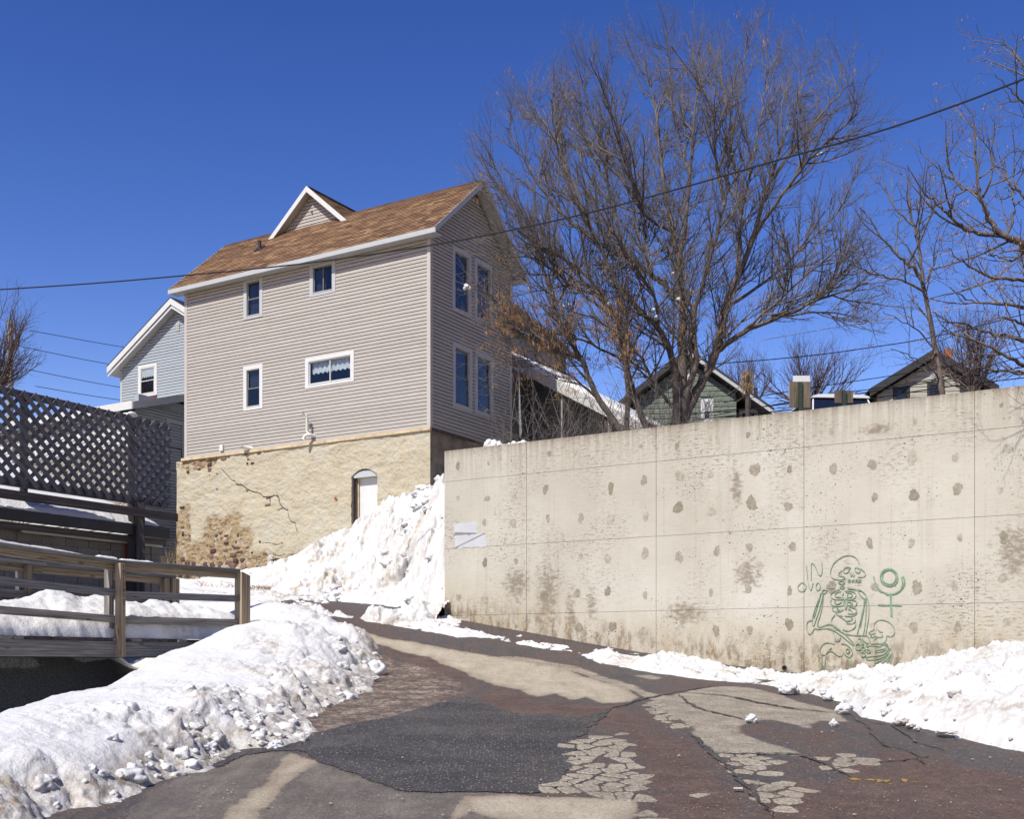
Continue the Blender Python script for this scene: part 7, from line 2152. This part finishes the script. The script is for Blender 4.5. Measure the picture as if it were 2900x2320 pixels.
vt_ = px_plane(2635, 1043, FTw), px_plane(2652, 1075, FTw)
hv = (vt_[1].x, vt_[0].x, vt_[1].z, vt_[0].z)
siding(tan, FG_, cut(lambda a, c: (-min(xr, xp + (pk.z - .45 - c)/sl), -max(wl, xp - (pk.z - .45 - c)/sl)), hs + [hv]), 10.5, pk.z - 0.7, 0.27, MAT['tanshake'], name='shake_course', proud=0.035)
obj('wall', MB().prism([(wl, 4), (xr, 4), (xr, pk.z - .45 - sl*(xr - xp)), (xp, pk.z - .45), (wl, pk.z - .45 - sl*(xp - wl))], 1, 0.018, 10), MAT['tanshake'], tan)
for h in hs: window(tan, FG_, *h, 'double', 0.12, 'darkroof', 'darkroof', [(0, 1, .9, 'bluecurtain', 5)], deep=0.0)
vn = obj('gable_vent', MB().box(hv[0], hv[1], 0, .02, hv[2], hv[3]), MAT['white'], tan, FG_)
n = 9
for k in range(n):
    z = hv[2] + (hv[3] - hv[2])*(k + .2)/n
    obj('louver', MB().prism([(.02, z), (.07, z), (.02, z + .045)], 0, hv[0] + .02, hv[1] - .02), MAT['white'], vn)
for s in (1, -1):
    xe_ = xp + s*(xp - xe); ze = lt.z
    ln = lambda d0, d1: [(xp, pk.z - d0), (xp, pk.z - d1), (xe_, ze - d1), (xe_, ze - d0)][::(1 if s == 1 else -1)]
    obj('roof', MB().prism(ln(-.08, .02), 1, -0.50, 10), MAT['darkroof'], tan)
    obj('rake_board', MB().prism(ln(.02, .34), 1, -0.50, -0.43), MAT['darkroof'], tan)
    obj('soffit', MB().prism(ln(.32, .36), 1, -0.43, 10), MAT['darkroof'], tan)
c = MT.inverted() @ P(2685, 1000, tY + 4)
obj('chimney', MB().box(c.x - .2, c.x + .2, c.y - .2, c.y + .2, c.z - 2.0, c.z + .18), MAT['brick'], tan)

# ------------------------------------------------------------------ white car, seen over the wall
cY = 25.5
cc = P(2363, 1870, cY)
MCAR = Matrix.Translation((cc.x, cc.y, 3.72)) @ Matrix.Rotation(math.radians(4), 4, 'Z')
zr = P(0, 1131, cY).z - 3.72
car = empty('parked_car', MCAR, label='white car with snow on its bonnet parked behind the wall', cat='car')
hw = 0.60
wsec = [(-0.86, 0.25), (-0.9, 0.55), (-0.86, 0.98), (0.86, 0.98), (0.9, 0.55), (0.86, 0.25)]
obj('body', MB().prism(wsec, 1, -1.15, 3.2), MAT['carwhite'], car)
obj('bonnet', MB().prism([(-1.15, .5), (-2.05, .45), (-2.1, .75), (-1.9, .92), (-1.15, 1.0)], 0, -.84, .84), MAT['carwhite'], car)
m = MB(); b0, b1 = 0.98, zr - .05
m.v = [(-.84, -1.05, b0), (.84, -1.05, b0), (.84, 3.0, b0), (-.84, 3.0, b0), (-hw, -.35, b1), (hw, -.35, b1), (hw, 2.6, b1), (-hw, 2.6, b1)]
m.f = [(0, 1, 5, 4), (1, 2, 6, 5), (2, 3, 7, 6), (3, 0, 4, 7)]
obj('windscreen', m, MAT['carglass'], car)
m = MB()
for a, c in ((0, 4), (1, 5), (2, 6), (3, 7)):
    v = [Vector(((-.84, -1.05, b0), (.84, -1.05, b0), (.84, 3.0, b0), (-.84, 3.0, b0), (-hw, -.35, b1), (hw, -.35, b1), (hw, 2.6, b1), (-hw, 2.6, b1))[q]) for q in (a, c)]
    m.tube([v[0], v[1]], .018, 6)
obj('pillar', m, MAT['carwhite'], car)
obj('roof', MB().prism([(-hw - .05, b1 - .01), (-hw - .02, b1 + .03), (-hw + .1, zr + .012), (0, zr + .025), (hw - .1, zr + .012), (hw + .02, b1 + .03), (hw + .05, b1 - .01)], 1, -.42, 2.7), MAT['carwhite'], car)
for sx in (-1, 1):
    for y in (-1.3, 2.3):
        w = obj('wheel', MB().tube([(sx*.72, y, .31), (sx*.9, y, .31)], .31, 18), MAT['metalblack'], car)
        obj('hub', MB().tube([(sx*.9, y, .31), (sx*.91, y, .31)], .18, 14), MAT['fascia'], w)
    obj('headlight', MB().box(sx*.6 - .14, sx*.6 + .14, -2.12, -2.08, .66, .80), MAT['carglass'], car)
m = MB()
for k, (x, s) in enumerate(((-.05, .16), (.08, .17), (.2, .15), (-.18, .12), (.32, .12), (-.3, .08), (.45, .08))): m.ico((x + .02, -1.3, 1.02 + s*.5), s, k, .9, .2, 2)
obj('bonnet_snow', m, MAT['snow'], car, smooth=True)

# ------------------------------------------------------------------ backs of two road signs
def sign(u0, u1, v0, v1, Y, label, topw=None, rimmed=False):
    a, c = P(u0, v0, Y), P(u1, v1, Y)
    o = empty('road_sign', Matrix.Translation(((a.x + c.x)/2, Y, 3.6)), label=label, cat='sign', group='signs seen from behind over the wall')
    w = (c.x - a.x)/2; z1, z0 = a.z - 3.6, c.z - 3.6
    m = MB(); m.v = [(-(z1 - z0)/2, -.009, -w)]
    bd = beam('board', (0.0, 0.012, z0), (0.0, 0.012, z1), 2*w, 0.022, MAT['ply'], o)
    bd.matrix_local = Matrix(((0, 1, 0, 0), (0, 0, 1, .012), (1, 0, 0, z0), (0, 0, 0, 1)))
    p = MB().box(-.028, .028, -.035, -.028, 0, z1 - .01).box(-.032, -.026, -.035, -.004, 0, z1 - .01).box(.026, .032, -.035, -.004, 0, z1 - .01)
    pp = obj('post', p, MAT['greenpost'], o)
    k = 0; hz = 0.1
    while hz < z1 - .05:
        obj('bolt_hole', MB().tube([(0, -.0358, hz), (0, -.0352, hz)], .006, 6), MAT['dark'], pp) if k % 2 == 0 else None
        hz += .05; k += 1
    if rimmed:
        for s in (-1, 1): obj('edge_strip', MB().box(s*w - .005, s*w + .005, .015, .03, z0 + .16, z1), MAT['fascia'], o)
    if topw:
        ta, tc = P(topw[0], topw[2], Y), P(topw[1], topw[3], Y); cx = (ta.x + tc.x)/2 - (a.x + c.x)/2; hw_ = (tc.x - ta.x)/2
        obj('top_plate', MB().box(cx - hw_, cx + hw_, .026, .032, tc.z - 3.6 - .02, ta.z - 3.6), MAT['white'], o)
    return o


sign(2236, 2296, 1081, 1155, 18.9, 'tall plywood sign back with white plate on top and green post', (2247, 2295, 1063, 1082), True)
sign(2364, 2416, 1106, 1141, 18.4, 'small plywood sign back on a green post before the white car')

# ------------------------------------------------------------------ poles, wires
q = P(2116, 1215, 22.0)
vpole = empty('vine_pole', Matrix.Translation((q.x, q.y, 3.6)), label='short dark post with a clump of dead vine on top', cat='post')
zt_ = P(0, 1062, 22).z - 3.6
obj('post', MB().tube([(0, 0, 0), (0.01, 0, zt_*.6), (0, 0, zt_)], .045, 8), MAT['oldwood'], vpole)
m = MB(); rr = random.Random(4)
for k in range(260):
    z = zt_ + rr.uniform(-.28, .12); a = rr.uniform(0, 6.28); r_ = rr.uniform(.02, .11)
    p = Vector((math.cos(a)*r_, math.sin(a)*r_, z)); e = p + Vector((rr.gauss(0, .04), rr.gauss(0, .04), rr.uniform(-.16, -.03)))
    m.tube([p, (p + e)/2 + Vector((rr.gauss(0, .02), 0, 0)), e], .004, 3, cap=False)
obj('vine', m, MAT['dead'], vpole, kind='stuff')

q = P(29, 1100, 44)
up = empty('utility_pole', Matrix.Translation((q.x, q.y, 0)), label='pale utility pole standing in the bare tree at the left edge', cat='pole')
zt_ = P(0, 905, 44).z
obj('pole', MB().tube([(0, 0, -1), (0, 0, zt_)], [.15, .11], 10), MAT['polewood'], up)
for v, s in ((977, 1), (1034, -1)):
    z = P(0, v, 44).z
    obj('insulator_bracket', MB().box(min(0, s*.28), max(0, s*.28), -.06, .06, z - .09, z + .05), MAT['oldwood'], up)


def wire(name, pts, rad, mat, label, group=None, cat='cable', n=60, sides=6):
    """pts: (u, v, Y) through which the wire passes; smooth curve"""
    pts = [P(*p) for p in pts]; out = []
    N = len(pts)
    for k in range(N - 1):
        a = pts[max(0, k-1)]; b = pts[k]; c = pts[k+1]; d = pts[min(N-1, k+2)]
        if k == 0: a = b*2 - c
        if k == N - 2: d = c*2 - b
        m = max(3, n//(N-1))
        for q in range(m):
            t = q/m
            out.append(0.5*((2*b) + (c - a)*t + (2*a - 5*b + 4*c - d)*t*t + (3*b - a - 3*c + d)*t**3))
    out.append(pts[-1])
    return obj(name, MB().tube(out, rad, sides), MAT[mat], label=label, cat=cat, group=group)


lin = lambda u: 22.5 + (14.0 - 22.5)*u/2900
wire('overhead_cable', [(u, v, lin(u)) for u, v in ((-300, 838), (0, 820), (270, 802), (525, 780), (753, 758), (942, 736), (1210, 696), (1426, 656), (1681, 599), (1937, 530), (2206, 452), (2475, 376), (2700, 300), (2900, 223), (3200, 105))], 0.0125, 'cable', 'thick black overhead cable crossing the whole view before the house')
# a second black strand twisted round it
GW = 'thin wires at the left edge'
for k, (a, c, nm) in enumerate((((84, 936), (600, 1020), 'topmost thin wire from the left tree to the blue-grey house'), ((29, 975), (480, 1060), 'second thin wire from the top beside the blue-grey house'), ((29, 1036), (480, 1120), 'third thin wire from the top beside the blue-grey house'), ((100, 1094), (480, 1150), 'lowest thin wire above the lattice screen'))):
    mid = ((a[0] + c[0])/2, (a[1] + c[1])/2 + 4)
    wire('thin_wire', [(a[0], a[1], 44), (mid[0], mid[1], 46), (c[0], c[1], 48)], 0.013, 'cable', nm, GW, 'wire', 20, 4)
GR_ = 'wires crossing at the right'
for k, (pts, m, rad, nm) in enumerate((
    ([(2000, 1180), (2350, 1120), (2640, 1075), (2900, 1010)], 'cable', .012, 'black wire above the tan house windows'),
    ([(1950, 1175), (2300, 1135), (2620, 1085), (2900, 1040)], 'cable', .016, 'thick black wire through the sign backs at mid height'),
    ([(1960, 1190), (2330, 1150), (2640, 1102), (2900, 1070)], 'cable', .016, 'lowest black wire crossing in front of the tan house windows'),
    ([(1850, 1045), (2250, 1012), (2460, 985), (2640, 955), (2900, 890)], 'cable', .014, 'black wire sagging above the round bare tree'),
    ([(2050, 1140), (2300, 1098), (2500, 1068), (2700, 1035), (2900, 985)], 'cable', .012, 'black wire above the small sign back'),
    ([(2150, 965), (2500, 905), (2900, 842)], 'wire', .010, 'lowest shining wire crossing the sapling'),
    ([(2100, 845), (2500, 760), (2900, 668)], 'wire', .008, 'topmost shining wire behind the right tree'),
    ([(2100, 870), (2500, 790), (2900, 700)], 'wire', .008, 'middle shining wire behind the right tree'))):
    wire('thin_wire', [(u, v, 30.0) for u, v in pts], rad, m, nm, GR_, 'wire', 30, 4)

# ------------------------------------------------------------------ weeds and dead stalks
def weeds(name, base, n, h, spread, seed, label, cat='weeds', mat='dead', lean=0.35, rad=.004):
    o_ = MB(); r = random.Random(seed)
    for k in range(n):
        p = Vector((r.gauss(0, spread), r.gauss(0, spread*.5), 0)); hh = h*r.uniform(.4, 1.1)
        d = Vector((r.gauss(0, lean), r.gauss(0, lean), 1))
        e = p + d*hh; mid = p + d*hh*.5 + Vector((r.gauss(0, .04), r.gauss(0, .04), 0))*hh
        o_.tube([p, mid, e], [rad, rad*.8, rad*.4], 3, cap=False)
        for q in range(r.randrange(1, 5)):
            t = r.uniform(.4, 1); s = p.lerp(e, t); o_.tube([s, s + Vector((r.gauss(0, .12), r.gauss(0, .12), r.uniform(.02, .16)))*h*.5], [rad*.6, rad*.3], 3, cap=False)
    return obj(name, o_, MAT[mat], mw=Matrix.Translation(base), label=label, cat=cat)


weeds('dead_weeds', P(492, 1640, 33.8), 60, 1.05, .28, 1, 'tall dead stalks at the left corner of the stone foundation')
weeds('dead_weeds', P(505, 1642, 34.0), 90, .32, .25, 2, 'low brown brush at the foot of the foundation corner', mat='oldwood', lean=.6, rad=.007)
for k, (u, v, nm) in enumerate(((1395, 1815, 'small dead weeds nearest the left end of the concrete wall'), (1518, 1836, 'small dead weeds at the wall foot left of the bare gap in the snow'), (1700, 1862, 'dead weeds by the snow lump at the wall foot'), (1815, 1880, 'sparse dead weeds below the middle of the wall'))):
    x, z = w_px(u, v); b_ = MW @ Vector((x, -0.06, z - .04))
    weeds('dead_weeds', b_, 16, .17, .12, 10 + k, nm, mat='oldwood', lean=.7, rad=.003)
weeds('dead_weeds', P(1247, 1742, 21.2), 26, .2, .08, 30, 'dead stalks in the snow heap at the end of the wall', mat='oldwood', lean=.7, rad=.004)
g = P(730, 1664, 26.6)
gm = MB(); rr = random.Random(2)
for k in range(220):
    x = rr.uniform(-.42, .3); p = Vector((x, rr.gauss(0, .03), rr.uniform(-.03, .03))); gm.tube([p, p + Vector((rr.gauss(0, .03), -0.03, rr.uniform(-.10, .05)))], [.006, .003], 3, cap=False)
obj('dead_grass', gm, MAT['dead'], mw=Matrix.Translation(g), label='strip of brown dead grass showing at an edge in the snow', cat='grass')
for k, (u, v) in enumerate(((580, 1662), (645, 1664))):
    gg = P(u, v, 27.5)
    weeds('dead_weeds', gg, 14, .14, .1, 50 + k, ('left' if k == 0 else 'right') + ' of two small weed tufts poking from the flat snow', lean=.9, rad=.005)
x, z = w_px(1243, 1697)
rk = MB().ico((0, 0, 0), .085, 5, .7, .3, 1)
obj('dark_rock', rk, MAT['stone'], mw=Matrix.Translation(P(1232, 1697, 21.6)), label='dark rock stuck in the snow heap beside the wall end', cat='rock')
